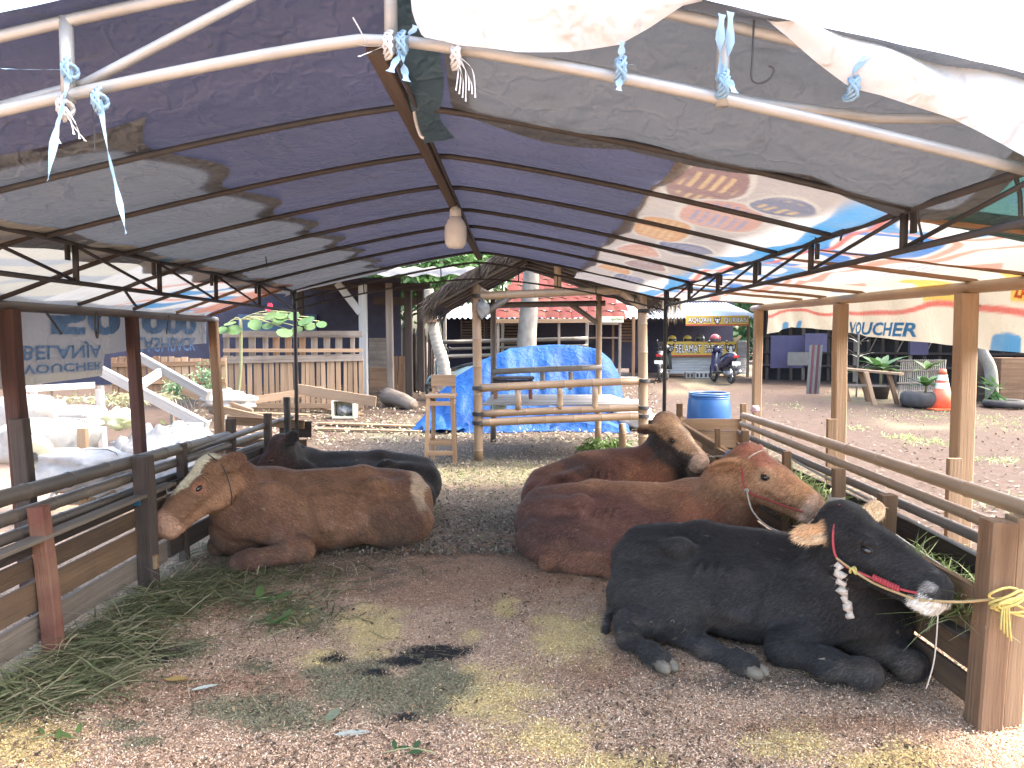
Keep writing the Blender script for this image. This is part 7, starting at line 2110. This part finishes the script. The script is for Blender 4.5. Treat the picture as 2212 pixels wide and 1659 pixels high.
# ------------------------------------------------------------------ loose litter, grass and straw
def ground_at(x, y):
    """height and zone values of the ground sheet"""
    i = np.clip(np.searchsorted(gx, x), 1, len(gx) - 1); j = np.clip(np.searchsorted(gy, y), 1, len(gy) - 1)
    return GZ[i, j], darkz[i, j], greenz[i, j], yelz[i, j], blackz[i, j], yard[i, j], brownz[i, j]

def col_material(name, rough=0.8, trans=0.0):
    m, nt, b = nodes(name)
    at_ = N(nt, 'ShaderNodeAttribute', attribute_name='Col')
    nt.links.new(at_.outputs['Color'], b.inputs['Base Color'])
    b.inputs['Roughness'].default_value = rough; b.inputs['Specular IOR Level'].default_value = 0.25
    if trans: finish_trans(nt, b, at_.outputs['Color'], trans)
    return m
MAT['flake'] = col_material('hull_flakes', 0.85)
MAT['blade'] = col_material('grass_blades', 0.6, 0.3)

def px_ground(n, x0, x1, y0, y1):
    px = RNG.uniform(x0, x1, n); py = RNG.uniform(y0, y1, n)
    r = np.stack([(px - CX) / FPX, -(py - CY) / FPX, -np.ones(n)], 1) @ CAM_R.T
    t = -CAM_H / r[:, 2]
    return r[:, 0] * t, r[:, 1] * t

def flakes(name, label, cat, n, area, L, W_, colfn, lift=0.006):
    x, y = px_ground(n, *area)
    z, dark_, grn, yel_, blk, yd, brn = ground_at(x, y)
    col, keep = colfn(x, y, dark_, grn, yel_, blk, yd, brn)
    x, y, z, col = x[keep], y[keep], z[keep], col[keep]; n = len(x)
    a = RNG.uniform(0, 2 * np.pi, n); tilt = RNG.normal(0, 0.35, n)
    l = RNG.uniform(0.6, 1.5, n) * L; w = RNG.uniform(0.6, 1.4, n) * W_
    d = np.stack([np.cos(a) * np.cos(tilt), np.sin(a) * np.cos(tilt), np.sin(tilt)], 1)
    s_ = np.stack([-np.sin(a), np.cos(a), RNG.normal(0, 0.3, n)], 1)
    c = np.stack([x, y, z + RNG.uniform(0.002, lift, n) + np.abs(np.sin(tilt)) * l * 0.5], 1)
    v = np.stack([c - d * l[:, None] / 2, c + s_ * w[:, None] / 2 + [0, 0, 0.001], c + d * l[:, None] / 2, c - s_ * w[:, None] / 2 + [0, 0, 0.001]], 1).reshape(-1, 3)
    f = np.arange(4 * n).reshape(-1, 4)
    cc = np.repeat(np.concatenate([col, np.ones((n, 1))], 1), 4, 0)
    o = bpy.data.objects.new(name, np_mesh(name, v, f, MAT['flake'], False, {'Col': cc}))
    put(o); return props(o, label, cat, kind='stuff')

def hull_col(x, y, w, g, ye, bk, yd, br):
    n = len(x); r = RNG.random(n)
    pal = np.array([[0.69, 0.455, 0.295], [0.77, 0.55, 0.385], [0.56, 0.365, 0.235], [0.38, 0.245, 0.155], [0.79, 0.62, 0.46], [0.22, 0.14, 0.09]])
    c = pal[RNG.integers(0, 6, n)] * RNG.uniform(0.75, 1.2, (n, 1))
    c = np.where((RNG.random(n) < ye * 1.1)[:, None], np.array([0.66, 0.50, 0.22]) * RNG.uniform(0.7, 1.3, (n, 1)), c)
    c = np.where((RNG.random(n) < br)[:, None], np.array([0.34, 0.205, 0.13]) * RNG.uniform(0.5, 1.4, (n, 1)), c)
    c = np.where((RNG.random(n) < g * 1.2)[:, None], np.array([0.22, 0.20, 0.12]) * RNG.uniform(0.5, 1.5, (n, 1)), c)
    c = np.where((RNG.random(n) < w)[:, None], np.array([0.10, 0.082, 0.065]) * RNG.uniform(0.5, 2.2, (n, 1)), c)
    c = np.where((RNG.random(n) < bk * 1.1)[:, None], np.array([0.022, 0.022, 0.022]) * RNG.uniform(0.6, 2, (n, 1)), c)
    return c, (yd < 0.3)
flakes('rice_hulls', 'loose tan rice hulls covering the pen floor', 'rice hulls', 190000, (-40, 2250, 1180, 1700), 0.0095, 0.0042, hull_col, 0.012)
def crumb_col(x, y, w, g, ye, bk, yd, br):
    n = len(x)
    pal = np.array([[0.10, 0.065, 0.042], [0.16, 0.10, 0.065], [0.06, 0.045, 0.032], [0.22, 0.14, 0.085]])
    dens = fbm(x * 2.2, y * 2.2, 4, 91)
    return pal[RNG.integers(0, 4, n)] * RNG.uniform(0.7, 1.3, (n, 1)), (yd < 0.3) & (RNG.random(n) < sstep(0.36, 0.62, dens))
flakes('dung_crumbs', 'dark dung crumbs and clods trodden into the rice hulls', 'crumbs', 9000, (-40, 2250, 1190, 1700), 0.022, 0.013, crumb_col, 0.016)
def dirt_col(x, y, w, g, ye, bk, yd, br):
    n = len(x)
    pal = np.array([[0.20, 0.17, 0.14], [0.10, 0.085, 0.07], [0.23, 0.19, 0.15], [0.14, 0.15, 0.08], [0.27, 0.23, 0.18]])
    return pal[RNG.integers(0, 5, n)] * RNG.uniform(0.6, 1.3, (n, 1)), (x > -3) * (x < 2.0) * (y > 4.5)
flakes('floor_debris', 'dark trampled bedding and chips between the cattle and the gazebo', 'debris', 26000, (560, 1500, 905, 1200), 0.035, 0.014, dirt_col, 0.03)
def yard_col(x, y, w, g, ye, bk, yd, br):
    n = len(x)
    pal = np.array([[0.15, 0.105, 0.08], [0.10, 0.07, 0.05], [0.2, 0.15, 0.115], [0.08, 0.055, 0.04]])
    c = pal[RNG.integers(0, 4, n)] * RNG.uniform(0.7, 1.3, (n, 1))
    return c, (x > 2.2) | (y > 11)
flakes('yard_debris', 'dry leaf scraps and small clods scattered on the yard', 'debris', 2600, (1400, 2300, 855, 1150), 0.05, 0.026, yard_col, 0.02)
flakes('yard_debris', 'dead leaves and chips on the ground below the picket fence', 'debris', 6000, (420, 1420, 850, 960), 0.06, 0.028, lambda x, y, *k: (np.array([[0.30, 0.24, 0.17], [0.18, 0.14, 0.1], [0.22, 0.24, 0.12], [0.42, 0.35, 0.27]])[RNG.integers(0, 4, len(x))] * RNG.uniform(0.6, 1.3, (len(x), 1)), y > 8.2), 0.03)

def blades(name, label, cat, pts, L, W_, pal, up, dirs=None, curl=0.5, seg=4, kind='stuff'):
    """curved grass blades from root points; up = mean rise of the direction"""
    n = len(pts)
    a = RNG.uniform(0, 2 * np.pi, n) if dirs is None else dirs
    rise = np.clip(RNG.normal(up, 0.25, n), -0.12, 1.4)
    d = np.stack([np.cos(a) * np.cos(rise), np.sin(a) * np.cos(rise), np.sin(rise)], 1)
    side = np.stack([-np.sin(a), np.cos(a), RNG.normal(0, 0.25, n)], 1)
    bend = np.stack([RNG.normal(0, 0.5, n), RNG.normal(0, 0.5, n), -np.abs(RNG.normal(0.6, 0.4, n))], 1) * curl
    l = RNG.uniform(0.5, 1.4, n) * L; w = RNG.uniform(0.6, 1.4, n) * W_
    rows = []
    for k in range(seg + 1):
        t = k / seg
        c = pts + d * (l * t)[:, None] + bend * (l * t * t)[:, None]
        gzv = ground_at(c[:, 0], c[:, 1])[0] if up < 0.35 else None
        if gzv is not None: c[:, 2] = np.maximum(c[:, 2], gzv + 0.004 + RNG.random(n) * 0.012)
        ww = (w * (1 - t ** 2 * 0.9) * 0.5)[:, None]
        rows.append(np.stack([c - side * ww, c + side * ww], 1))
    v = np.stack(rows, 1).reshape(n, -1, 3)                     # n, 2*(seg+1), 3
    base = (np.arange(n) * 2 * (seg + 1))[:, None]
    f = np.concatenate([np.stack([base[:, 0] + 2 * k, base[:, 0] + 2 * k + 1, base[:, 0] + 2 * k + 3, base[:, 0] + 2 * k + 2], 1) for k in range(seg)])
    pal = np.array(pal)
    col = pal[RNG.integers(0, len(pal), n)] * RNG.uniform(0.7, 1.3, (n, 1))
    cc = np.repeat(np.concatenate([col, np.ones((n, 1))], 1), 2 * (seg + 1), 0)
    o = bpy.data.objects.new(name, np_mesh(name, v.reshape(-1, 3), f, MAT['blade'], True, {'Col': cc}))
    put(o); return props(o, label, cat, kind=kind)

GRASS = [(0.12, 0.14, 0.06), (0.165, 0.185, 0.085), (0.085, 0.10, 0.045), (0.22, 0.23, 0.12), (0.29, 0.265, 0.155), (0.36, 0.31, 0.19)]
# cut fodder along the left boards
def heap_points(n, spots):
    out = []
    for _ in range(n):
        px, py, rx, ry, hgt = spots[RNG.choice(len(spots), p=HP)]
        q = GP(px + RNG.normal(0, 1) * rx, py + RNG.normal(0, 1) * ry)
        out.append((q.x, q.y, abs(RNG.normal(0, 1)) * hgt))
    p_ = np.array(out); p_[:, 2] += ground_at(p_[:, 0], p_[:, 1])[0]
    return p_
SP = [(90, 1480, 70, 24, 0.03), (220, 1400, 70, 34, 0.045), (290, 1310, 75, 24, 0.045), (430, 1270, 110, 12, 0.02), (560, 1295, 60, 9, 0.012), (30, 1520, 50, 18, 0.02)]
HP = np.array([0.23, 0.30, 0.22, 0.10, 0.04, 0.11])
hp_ = heap_points(4600, SP)
hp_ = hp_[hp_[:, 0] > XL + 0.12]
blades('cut_fodder_grass', 'heap of cut green fodder grass along the brown boards', 'grass', hp_, 0.24, 0.0065, GRASS, 0.02, RNG.normal(0.55, 0.7, len(hp_)) + np.pi * RNG.integers(0, 2, len(hp_)), 0.35)
HP = np.array([0.5, 0.3, 0.2])
st = heap_points(800, [(520, 1240, 130, 10, 0.01), (640, 1330, 60, 20, 0.01), (420, 1190, 60, 14, 0.01)])
blades('cut_fodder_grass', 'thin scatter of green fodder beside the brown cow', 'grass', st, 0.20, 0.007, GRASS, 0.05, None, 0.3)
xs_, ys_ = px_ground(900, 0, 2212, 1250, 1659)
sp_ = np.stack([xs_, ys_, ground_at(xs_, ys_)[0] + 0.004], 1); sp_ = sp_[(np.abs(xs_) < 2.1)]
blades('straw_bits', 'dry straw stalks scattered over the rice hulls', 'straw', sp_, 0.10, 0.0035, [(0.50, 0.40, 0.24), (0.36, 0.27, 0.16), (0.60, 0.50, 0.33), (0.20, 0.14, 0.09)], 0.03, None, 0.15, 3)
# fodder in the trough
ny = 2600
ty_ = np.concatenate([RNG.uniform(4.55, 6.3, ny), RNG.uniform(3.02, 3.7, ny // 2)])
tx_ = RNG.uniform(XI + 0.12, XR - 0.02, len(ty_))
tz_ = 0.36 + RNG.random(len(ty_)) * np.where(ty_ > 4, 0.20, 0.10)
blades('trough_fodder', 'fresh light green grass lying in the feed trough', 'grass', np.stack([tx_, ty_, tz_], 1), 0.20, 0.008, [(0.22, 0.30, 0.10), (0.30, 0.37, 0.15), (0.16, 0.23, 0.07), (0.38, 0.42, 0.22)], 0.55, None, 0.6)
# tufts on the yard
tuft = []
for px, py, n, r_ in ((1950, 945, 120, 0.16), (2010, 955, 140, 0.2), (2160, 995, 130, 0.2), (2190, 1090, 160, 0.22), (1850, 925, 60, 0.15), (2100, 900, 150, 0.5), (1960, 900, 130, 0.5), (2180, 920, 200, 0.6), (1690, 880, 60, 0.4)):
    c = GP(px, py)
    for _ in range(n):
        tuft.append((c.x + RNG.normal(0, r_), c.y + RNG.normal(0, r_), 0.0))
tuft = np.array(tuft); tuft[:, 2] = ground_at(tuft[:, 0], tuft[:, 1])[0]
blades('yard_grass', 'small light green grass tufts growing on the earth yard', 'grass', tuft, 0.08, 0.012, [(0.25, 0.33, 0.12), (0.33, 0.40, 0.17), (0.20, 0.27, 0.10)], 0.7, None, 0.5, 3)
# weeds between the pen and the gazebo
n = 2600
wx = RNG.uniform(-1.7, 1.6, n); wy = RNG.normal(8.5, 0.42, n)
blades('ground_weeds', 'low green weeds in a strip before the gazebo', 'weeds', np.stack([wx, wy, ground_at(wx, wy)[0]], 1), 0.055, 0.012, [(0.14, 0.17, 0.06), (0.22, 0.25, 0.11), (0.10, 0.12, 0.05)], 0.5, None, 0.5, 3)

# ------------------------------------------------------------------ single leaves and scraps on the litter
def flat_leaf(name, label, px, py, L, W_, mat, ang, cat='leaf', z=0.012, group=None):
    c = GP(px, py); c.z = float(ground_at(np.array([c.x]), np.array([c.y]))[0][0]) + z
    m = MB(); leaf(m, c, Vector((math.cos(ang), math.sin(ang), 0.10)), Vector((0, 0, 1)), L, W_, 0.10, 4)
    o = m.build(name, mat, None, True, loc=c); props(o, label, cat, group)
MAT['dead_leaf'] = M('dead_yellow_leaf', (0.42, 0.28, 0.08), (0.30, 0.18, 0.06), rough=0.6)
MAT['scrap'] = M('pale_scrap', (0.52, 0.54, 0.46), (0.40, 0.42, 0.36), rough=0.5)
flat_leaf('fallen_leaf', 'dead yellow leaf lying on the rice hulls', 355, 1478, 0.11, 0.05, MAT['dead_leaf'], 0.1)
flat_leaf('fallen_leaf', 'dry tan leaf at the foot of the red-painted post', 130, 1424, 0.22, 0.07, MAT['wood_pale'], 0.2)
flat_leaf('plastic_scrap', 'pale green plastic scrap beside the dead yellow leaf', 412, 1497, 0.12, 0.035, MAT['scrap'], 0.5, 'scrap')
flat_leaf('plastic_scrap', 'pale oblong scrap on the open litter below the grey-green dung', 722, 1592, 0.14, 0.05, MAT['scrap'], 0.15, 'scrap')
flat_leaf('plastic_scrap', 'short pale scrap on the litter next to the fodder heap', 362, 1355, 0.06, 0.035, MAT['scrap'], 0.3, 'scrap')
flat_leaf('fallen_leaf', 'upright grey-green leaf below the dung patch', 705, 1560, 0.13, 0.05, leaf_mat('grey_leaf', (0.22, 0.26, 0.16), (0.28, 0.31, 0.2)), 1.4)
for k, (px, py, lab) in enumerate(((585, 1298, 'fresh green leafy sprig beside the cut fodder'), (600, 1352, 'fresh light green leafy sprig lying on bare litter'), (125, 1600, 'small bright green sprig on the yellow straw'), (885, 1630, 'small dark green sprig stuck in the litter'))):
    c = GP(px, py); T = thing('leafy_sprig', c, lab, 'sprig', 'green sprigs on the litter')
    for i in range(7 if k < 2 else 5):
        m = MB(); a = random.uniform(-0.5, 3.4)
        leaf(m, c + Vector((random.uniform(-0.08, 0.08), random.uniform(-0.03, 0.03), 0.015)), Vector((math.cos(a), math.sin(a) * 0.6, random.uniform(0.05, 0.5))), Vector((0, 0, 1)), random.uniform(0.07, 0.13) * (1 if k < 2 else 0.6), random.uniform(0.03, 0.055) * (1 if k < 2 else 0.5), 0.3, 4)
        m.build('leaf', MAT['leaf_light'] if k != 3 else MAT['leaf_dark'], T, True)
    strand('stalk', [c + Vector((-0.1, -0.01, 0.012)), c + Vector((0, 0.01, 0.02)), c + Vector((0.1, -0.01, 0.012))], 0.003, MAT['stem'], T, 4, 3)
# ------------------------------------------------------------------ halters and ropes
MAT['rope_red'] = M('red_rope', (0.48, 0.06, 0.07), (0.36, 0.05, 0.06), scale=60, rough=0.6, bump=0.4, vary=0)
MAT['rope_tan'] = M('tan_rope', (0.48, 0.34, 0.17), (0.36, 0.25, 0.12), scale=60, rough=0.7, bump=0.4, vary=0)
MAT['rope_yellow'] = M('yellow_rope', (0.62, 0.50, 0.16), (0.50, 0.40, 0.12), scale=60, rough=0.6, bump=0.4, vary=0)
MAT['rope_white'] = M('pale_rope', (0.58, 0.50, 0.42), (0.42, 0.36, 0.30), scale=60, rough=0.7, bump=0.4, vary=0)
def V3(a): return Vector(tuple(float(t) for t in a))
def halter(name, label, pts, r, mat): 
    o = strand(name, pts, r, mat, None, 6, 6); return props(o, label, 'rope')
q = -1
he = lambda x, y, z: V3(HdE(x, y, z))
HAL = thing('halter', V3(pe0), 'red and tan rope halter on the black cow with tan ears', 'halter')
strand('cheek_rope', [he(-0.03, -0.06, 0.02), he(0.03, -0.125, -0.09), he(0.10, -0.135, -0.17), he(0.22, -0.110, -0.168), he(0.33, -0.090, -0.150), he(0.40, -0.085, -0.125)], 0.0055, MAT['rope_red'], HAL, 6, 6)
strand('cheek_rope', [he(0.09, -0.138, -0.165), he(0.16, -0.132, -0.172), he(0.26, -0.108, -0.178), he(0.40, -0.092, -0.150)], 0.0055, MAT['rope_tan'], HAL, 6, 6)
m = MB()
c0, c1 = he(0.24, -0.108, -0.160), he(0.34, -0.092, -0.148)
ax = (c1 - c0); L_ = ax.length; ax.normalize(); e1 = ax.orthogonal().normalized(); e2 = ax.cross(e1)
m.tube([c0 + ax * (L_ * t / 90) + (e1 * math.cos(t * 0.75) + e2 * math.sin(t * 0.75)) * 0.010 for t in range(91)], 0.0055, 5); m.build('rope_coil', MAT['rope_red'], HAL, True)
m = MB(); m.tube([he(0.17, -0.135, -0.172) + V3((0.012 * math.cos(a), 0.012 * math.sin(a), 0.012 * math.sin(2 * a))) for a in np.linspace(0, 9, 24)], 0.006, 5); m.build('knot', MAT['rope_yellow'], HAL, True)
# frayed tassel of pale twine
tq = he(0.10, -0.148, -0.185)
tp = [tq + V3((0.012 * math.sin(i * 1.9) + 0.0035 * i, -0.012 + 0.008 * math.cos(i * 2.3), -0.0125 * i)) for i in range(20)]
m = MB(); m.tube(tp, [0.015 + 0.006 * math.sin(i * 2.2) + 0.004 * math.sin(i * 5.1) for i in range(20)], 7); m.build('twine_tassel', MAT['rope_white'], HAL, True)
m = MB()
for i in range(40):
    b_ = tp[random.randrange(0, 14)]; m.tri(b_ + Vector((0.002, 0, 0)), b_ - Vector((0.002, 0, 0)), b_ + rv(rg) * random.uniform(0.02, 0.05))
m.build('frayed_ends', MAT['rope_white'], HAL)
knot = P(2165, 1292, 2.86)
LR = thing('lead_rope', knot, 'tan lead rope with yellow knot tied round the corner post', 'rope')
strand('line', [he(0.42, -0.095, -0.140), he(0.42, -0.095, -0.140) * 0.5 + knot * 0.5 + Vector((0, 0, -0.012)), knot], 0.006, MAT['rope_tan'], LR, 6, 6)
m = MB()
for j in range(5):
    m.tube([knot + V3((0.065 * math.cos(a) + 0.004 * j, -0.02 + 0.012 * math.sin(a * 2 + j) - 0.006 * j, 0.028 * math.sin(a + j) - 0.012 * j + 0.02)) for a in np.linspace(0, 2 * math.pi, 16)], 0.0055, 5)
m.build('knot', MAT['rope_yellow'], LR, True)
for i in range(4):
    strand('loose_end', [knot + V3((-0.02 + 0.008 * i, -0.035, -0.01)), knot + V3((-0.03 + 0.01 * i, -0.045, -0.06)), knot + V3((-0.028 + 0.014 * i, -0.04, -0.11 - 0.015 * i))], 0.004, MAT['rope_yellow'], LR, 4, 4)
halter('nose_string', 'thin pale string hanging from the white muzzle of the black cow', [he(0.47, -0.05, -0.12), he(0.47, -0.06, -0.13) + Vector((0, 0, -0.22)), he(0.46, -0.06, -0.13) + Vector((-0.02, 0, -0.36))], 0.0028, MAT['rope_white'])
hd_ = lambda x, y, z: V3(HdD(x, y, z))
HA2 = thing('halter', V3(pd0), 'pale rope halter on the red-brown cow', 'halter')
strand('cheek_rope', [hd_(-0.03, -0.06, 0.0), hd_(0.04, -0.118, -0.10), hd_(0.12, -0.118, -0.19), hd_(0.26, -0.088, -0.175), hd_(0.40, -0.086, -0.145), hd_(0.47, -0.05, -0.125)], 0.0045, MAT['rope_red'], HA2, 6, 6)
strand('brow_rope', [hd_(0.02, -0.115, -0.09), hd_(0.045, -0.09, -0.01), hd_(0.05, 0.0, 0.022), hd_(0.04, 0.09, -0.01)], 0.0045, MAT['rope_white'], HA2, 6, 6)
strand('hanging_loop', [hd_(0.12, -0.12, -0.19), hd_(0.20, -0.12, -0.27), hd_(0.32, -0.11, -0.30), hd_(0.44, -0.08, -0.26), hd_(0.48, -0.05, -0.15)], 0.005, MAT['rope_white'], HA2, 6, 6)
m = MB(); m.tube([hd_(0.12, -0.122, -0.19) + V3((0.010 * math.cos(a), 0.010 * math.sin(a), 0.010 * math.sin(2 * a))) for a in np.linspace(0, 9, 20)], 0.005, 5); m.build('knot', MAT['rope_white'], HA2, True)
sp4 = P(1812, 1082, 4.12)
strand('tie_line', [hd_(0.48, -0.03, -0.11), (hd_(0.48, -0.03, -0.11) + sp4) / 2 + Vector((0, 0, 0.035)), sp4], 0.005, MAT['rope_white'], HA2, 6, 6)
m = MB()
for j in range(3):
    m.tube([Vector((sp4.x, 4.15, sp4.z + 0.008 * j)) + V3((0.045 * math.cos(a), 0.042 * math.sin(a), 0)) for a in np.linspace(0, 2 * math.pi, 14)], 0.0045, 5)
m.build('tie_knot', MAT['rope_white'], HA2, True)
# blue ring of rope on the back boards and neck cord of the blazed cow
ha = lambda x, y, z: V3(HdA(x, y, z))
halter('neck_cord', 'thin dark cord round the neck of the blazed brown cow', [ha(-0.03, 0.07, 0.03), ha(-0.01, 0.145, -0.08), ha(0.06, 0.15, -0.22), ha(0.10, 0.10, -0.29)], 0.004, MAT['string_black'])
rc = P(1577, 988, 5.9)
m = MB(); m.tube([rc + V3((0.045 * math.cos(a), 0, 0.05 * math.sin(a))) for a in np.linspace(0, 7, 26)], 0.005, 5)
o = m.build('rope_loop', M('bright_blue_cord', (0.05, 0.22, 0.55), vary=0), None, True, loc=rc); props(o, 'loop of bright blue rope on the trough boards', 'rope')
strand_o = strand('tether', [P(1525, 987, 6.0), P(1560, 985, 5.95), P(1600, 990, 5.9)], 0.004, MAT['rope_white'], None, 5, 4); props(strand_o, 'pale tether running from the bull to the stub post', 'rope')

# ------------------------------------------------------------------ lamp and strings under the roof
lb = P(984, 500, 4.55); ztop = CAM_H + 0.80
LB = thing('light_bulb', lb, 'large unlit white bulb hanging below the ridge board', 'lamp')
m = MB(); m.lathe([(0.012, -0.105), (0.045, -0.10), (0.064, -0.075), (0.068, -0.02), (0.066, 0.03), (0.050, 0.065), (0.034, 0.085), (0.030, 0.088)], 28, lb)
m.build('globe', M('opal_bulb', (0.78, 0.78, 0.76), (0.74, 0.74, 0.72), rough=0.35, bump=0, vary=0, trans=0.25), LB, True)
m = MB(); m.lathe([(0.030, 0.086), (0.036, 0.092), (0.034, 0.13), (0.022, 0.145), (0.016, 0.16)], 20, lb); m.build('socket', M('pale_socket', (0.5, 0.5, 0.48), rough=0.5, vary=0), LB, True)
strand('cable', [lb + Vector((0, 0, 0.155)), lb + Vector((0.01, 0, 0.22)), Vector((RIDGE_X + 0.02, 4.55, ztop))], 0.0045, MAT['string_black'], LB, 5, 4)

def ribbon(name, pts, w, mat, parent=None, twist=0.6):
    pts = spline(pts, 5); m = MB(); base = 0
    for i, p_ in enumerate(pts):
        a = twist * i; s_ = Vector((math.cos(a), math.sin(a) * 0.5, 0.15)).normalized() * w * (0.8 + 0.3 * math.sin(i * 1.3))
        nrm = Vector((0, 1, 0)) * w * 0.18 * math.sin(i * 2.1)
        m.v += [tuple(p_ - s_), tuple(p_ + nrm), tuple(p_ + s_)]
    for i in range(len(pts) - 1):
        for k_ in (0, 1):
            m.f.append((3 * i + k_, 3 * i + k_ + 1, 3 * i + 4 + k_, 3 * i + 3 + k_)); m.mi.append(0)
    return m.build(name, mat, parent, True)
def tie(label, knotpx, d, ends, mat='string_blue', w=0.009, cat='string', wrap=True, name='raffia_tie'):
    c = P(knotpx[0], knotpx[1], d); T = thing(name, c, label, cat)
    if wrap:
        m = MB()
        for j in range(4):
            m.tube([c + V3((0.012 * math.sin(a * 2 + j), 0.026 * math.cos(a), 0.027 * math.sin(a) + 0.006 * (j - 2))) for a in np.linspace(0, 2 * math.pi, 12)], 0.005, 5)
        m.build('wrap', MAT[mat], T, True)
    for e in ends:
        ribbon('loose_end', [c] + [P(a, b, d - 0.03 - 0.02 * i) for i, (a, b) in enumerate(e)], w, MAT[mat], T, 0.35)
D = 2.10
tie('long blue raffia ends tied to the front strut, hanging free', (150, 150), D, [[(140, 210), (120, 290), (103, 390)], [(60, 150), (5, 148)]], w=0.010)
tie('single long blue raffia strip hanging down to the truss', (215, 215), D, [[(232, 320), (255, 420), (272, 505)]], w=0.008)
tie('frayed white raffia bunch tied at the front strut', (140, 230), D, [[(150, 260), (185, 305)], [(165, 270), (172, 300)], [(120, 270), (130, 310)], [(150, 250), (160, 290)]], 'string_white', 0.004)
tie('blue raffia knot binding the ridge board to the front arch', (868, 95), D, [[(860, 120), (843, 155)], [(885, 75), (900, 55)], [(872, 140), (878, 175)]], w=0.014)
tie('white raffia twist beside the ridge knot', (840, 95), D, [[(805, 110), (775, 122)], [(800, 100), (772, 95)]], 'string_white', 0.005)
tie('frayed blue and white string fringe on the front arch', (985, 118), D, [[(990 + i * 5, 150 + (i % 3) * 10), (985 + i * 7, 195 + (i % 4) * 8)] for i in range(7)], 'string_white', 0.0025)
tie('blue raffia bow on the front arch below the white flap', (1340, 150), D, [[(1342, 120), (1344, 90)], [(1338, 170), (1337, 195)], [(1352, 140), (1372, 140)]], w=0.011)
tie('thick blue raffia wrapping on the front strut', (1560, 180), D, [[(1575, 110), (1578, 25)], [(1555, 100), (1560, 30)], [(1570, 170), (1588, 200)]], w=0.013)
tie('blue raffia tie gathering the white flap', (1838, 186), D, [[(1850, 150), (1880, 125)], [(1845, 155), (1868, 120)]], w=0.008)
def wire(label, pts, d, r=0.003, mat='string_black'):
    o = strand('hanging_wire', [P(a, b, d) for a, b in pts], r, MAT[mat], None, 4, 5); props(o, label, 'wire', 'wires hanging from the frame')
wire('black wire loop standing above the front arch beside the strut', [(1632, 5), (1628, 60), (1625, 130), (1624, 170), (1640, 180), (1662, 170), (1672, 150), (1660, 142)], 2.1)
wire('thin white wire end sticking up beside the ridge strut', [(762, 38), (775, 60), (790, 90)], 2.1, 0.002, 'string_white')
wire('dark string hanging from the front strut to the grey tarpaulin', [(195, 200), (203, 280), (205, 330)], 2.12, 0.002)
wire('black cord dangling from the left truss near its end', [(575, 500), (573, 540), (577, 578)], 5.2, 0.004)
wire('black strap end hanging from the dark eave pole', [(98, 672), (125, 710), (133, 722)], 4.2, 0.007)
wire('black strap loop hanging over the upside-down lettering', [(205, 675), (206, 710), (210, 730), (212, 700), (208, 672)], 4.3, 0.006)
wire('thin black cord hanging before the word cashback', [(365, 680), (362, 700), (360, 722)], 5.4, 0.004)
wire('black cord slanting from the left truss to the banner', [(265, 620), (285, 650), (297, 665)], 4.4, 0.009)
wire('black cord hanging from the right truss below its bracket', [(1763, 490), (1762, 520), (1764, 552)], 3.6, 0.004)
wire('tangled black cord on the right truss post', [(1985, 430), (1983, 470), (1992, 520), (1975, 530)], 2.7, 0.005)
wire('black cord tied beside the right front corner of the truss', [(2195, 385), (2203, 420), (2205, 470)], 2.3, 0.008)
wire('black cord dangling under the right truss diagonal', [(1830, 440), (1825, 480), (1815, 520)], 3.3, 0.005)
wire('pale strip of torn plastic hanging at the ridge', [(893, 228), (898, 262), (908, 292), (916, 298)], 2.7, 0.006, 'string_white')
# dry palm fringe hanging from the far end
T = thing('straw_fringe', P(1452, 625, 9.0), 'bundle of dry straw hanging from the end of the thatched roof', 'straw')
m = MB()
for _ in range(120):
    a = P(1452 + random.uniform(-16, 16), 615 + random.uniform(0, 20), 9.0); b_ = a + Vector((random.uniform(-0.06, 0.06), 0, -random.uniform(0.15, 0.42)))
    m.tri(a - Vector((0.006, 0, 0)), a + Vector((0.006, 0, 0)), b_)
m.build('straw', MAT['straw'], T)
m = MB(); m.tube([P(1438, 612, 9.0), P(1466, 612, 9.0)], 0.02, 6); m.build('binding', MAT['bamboo'], T)
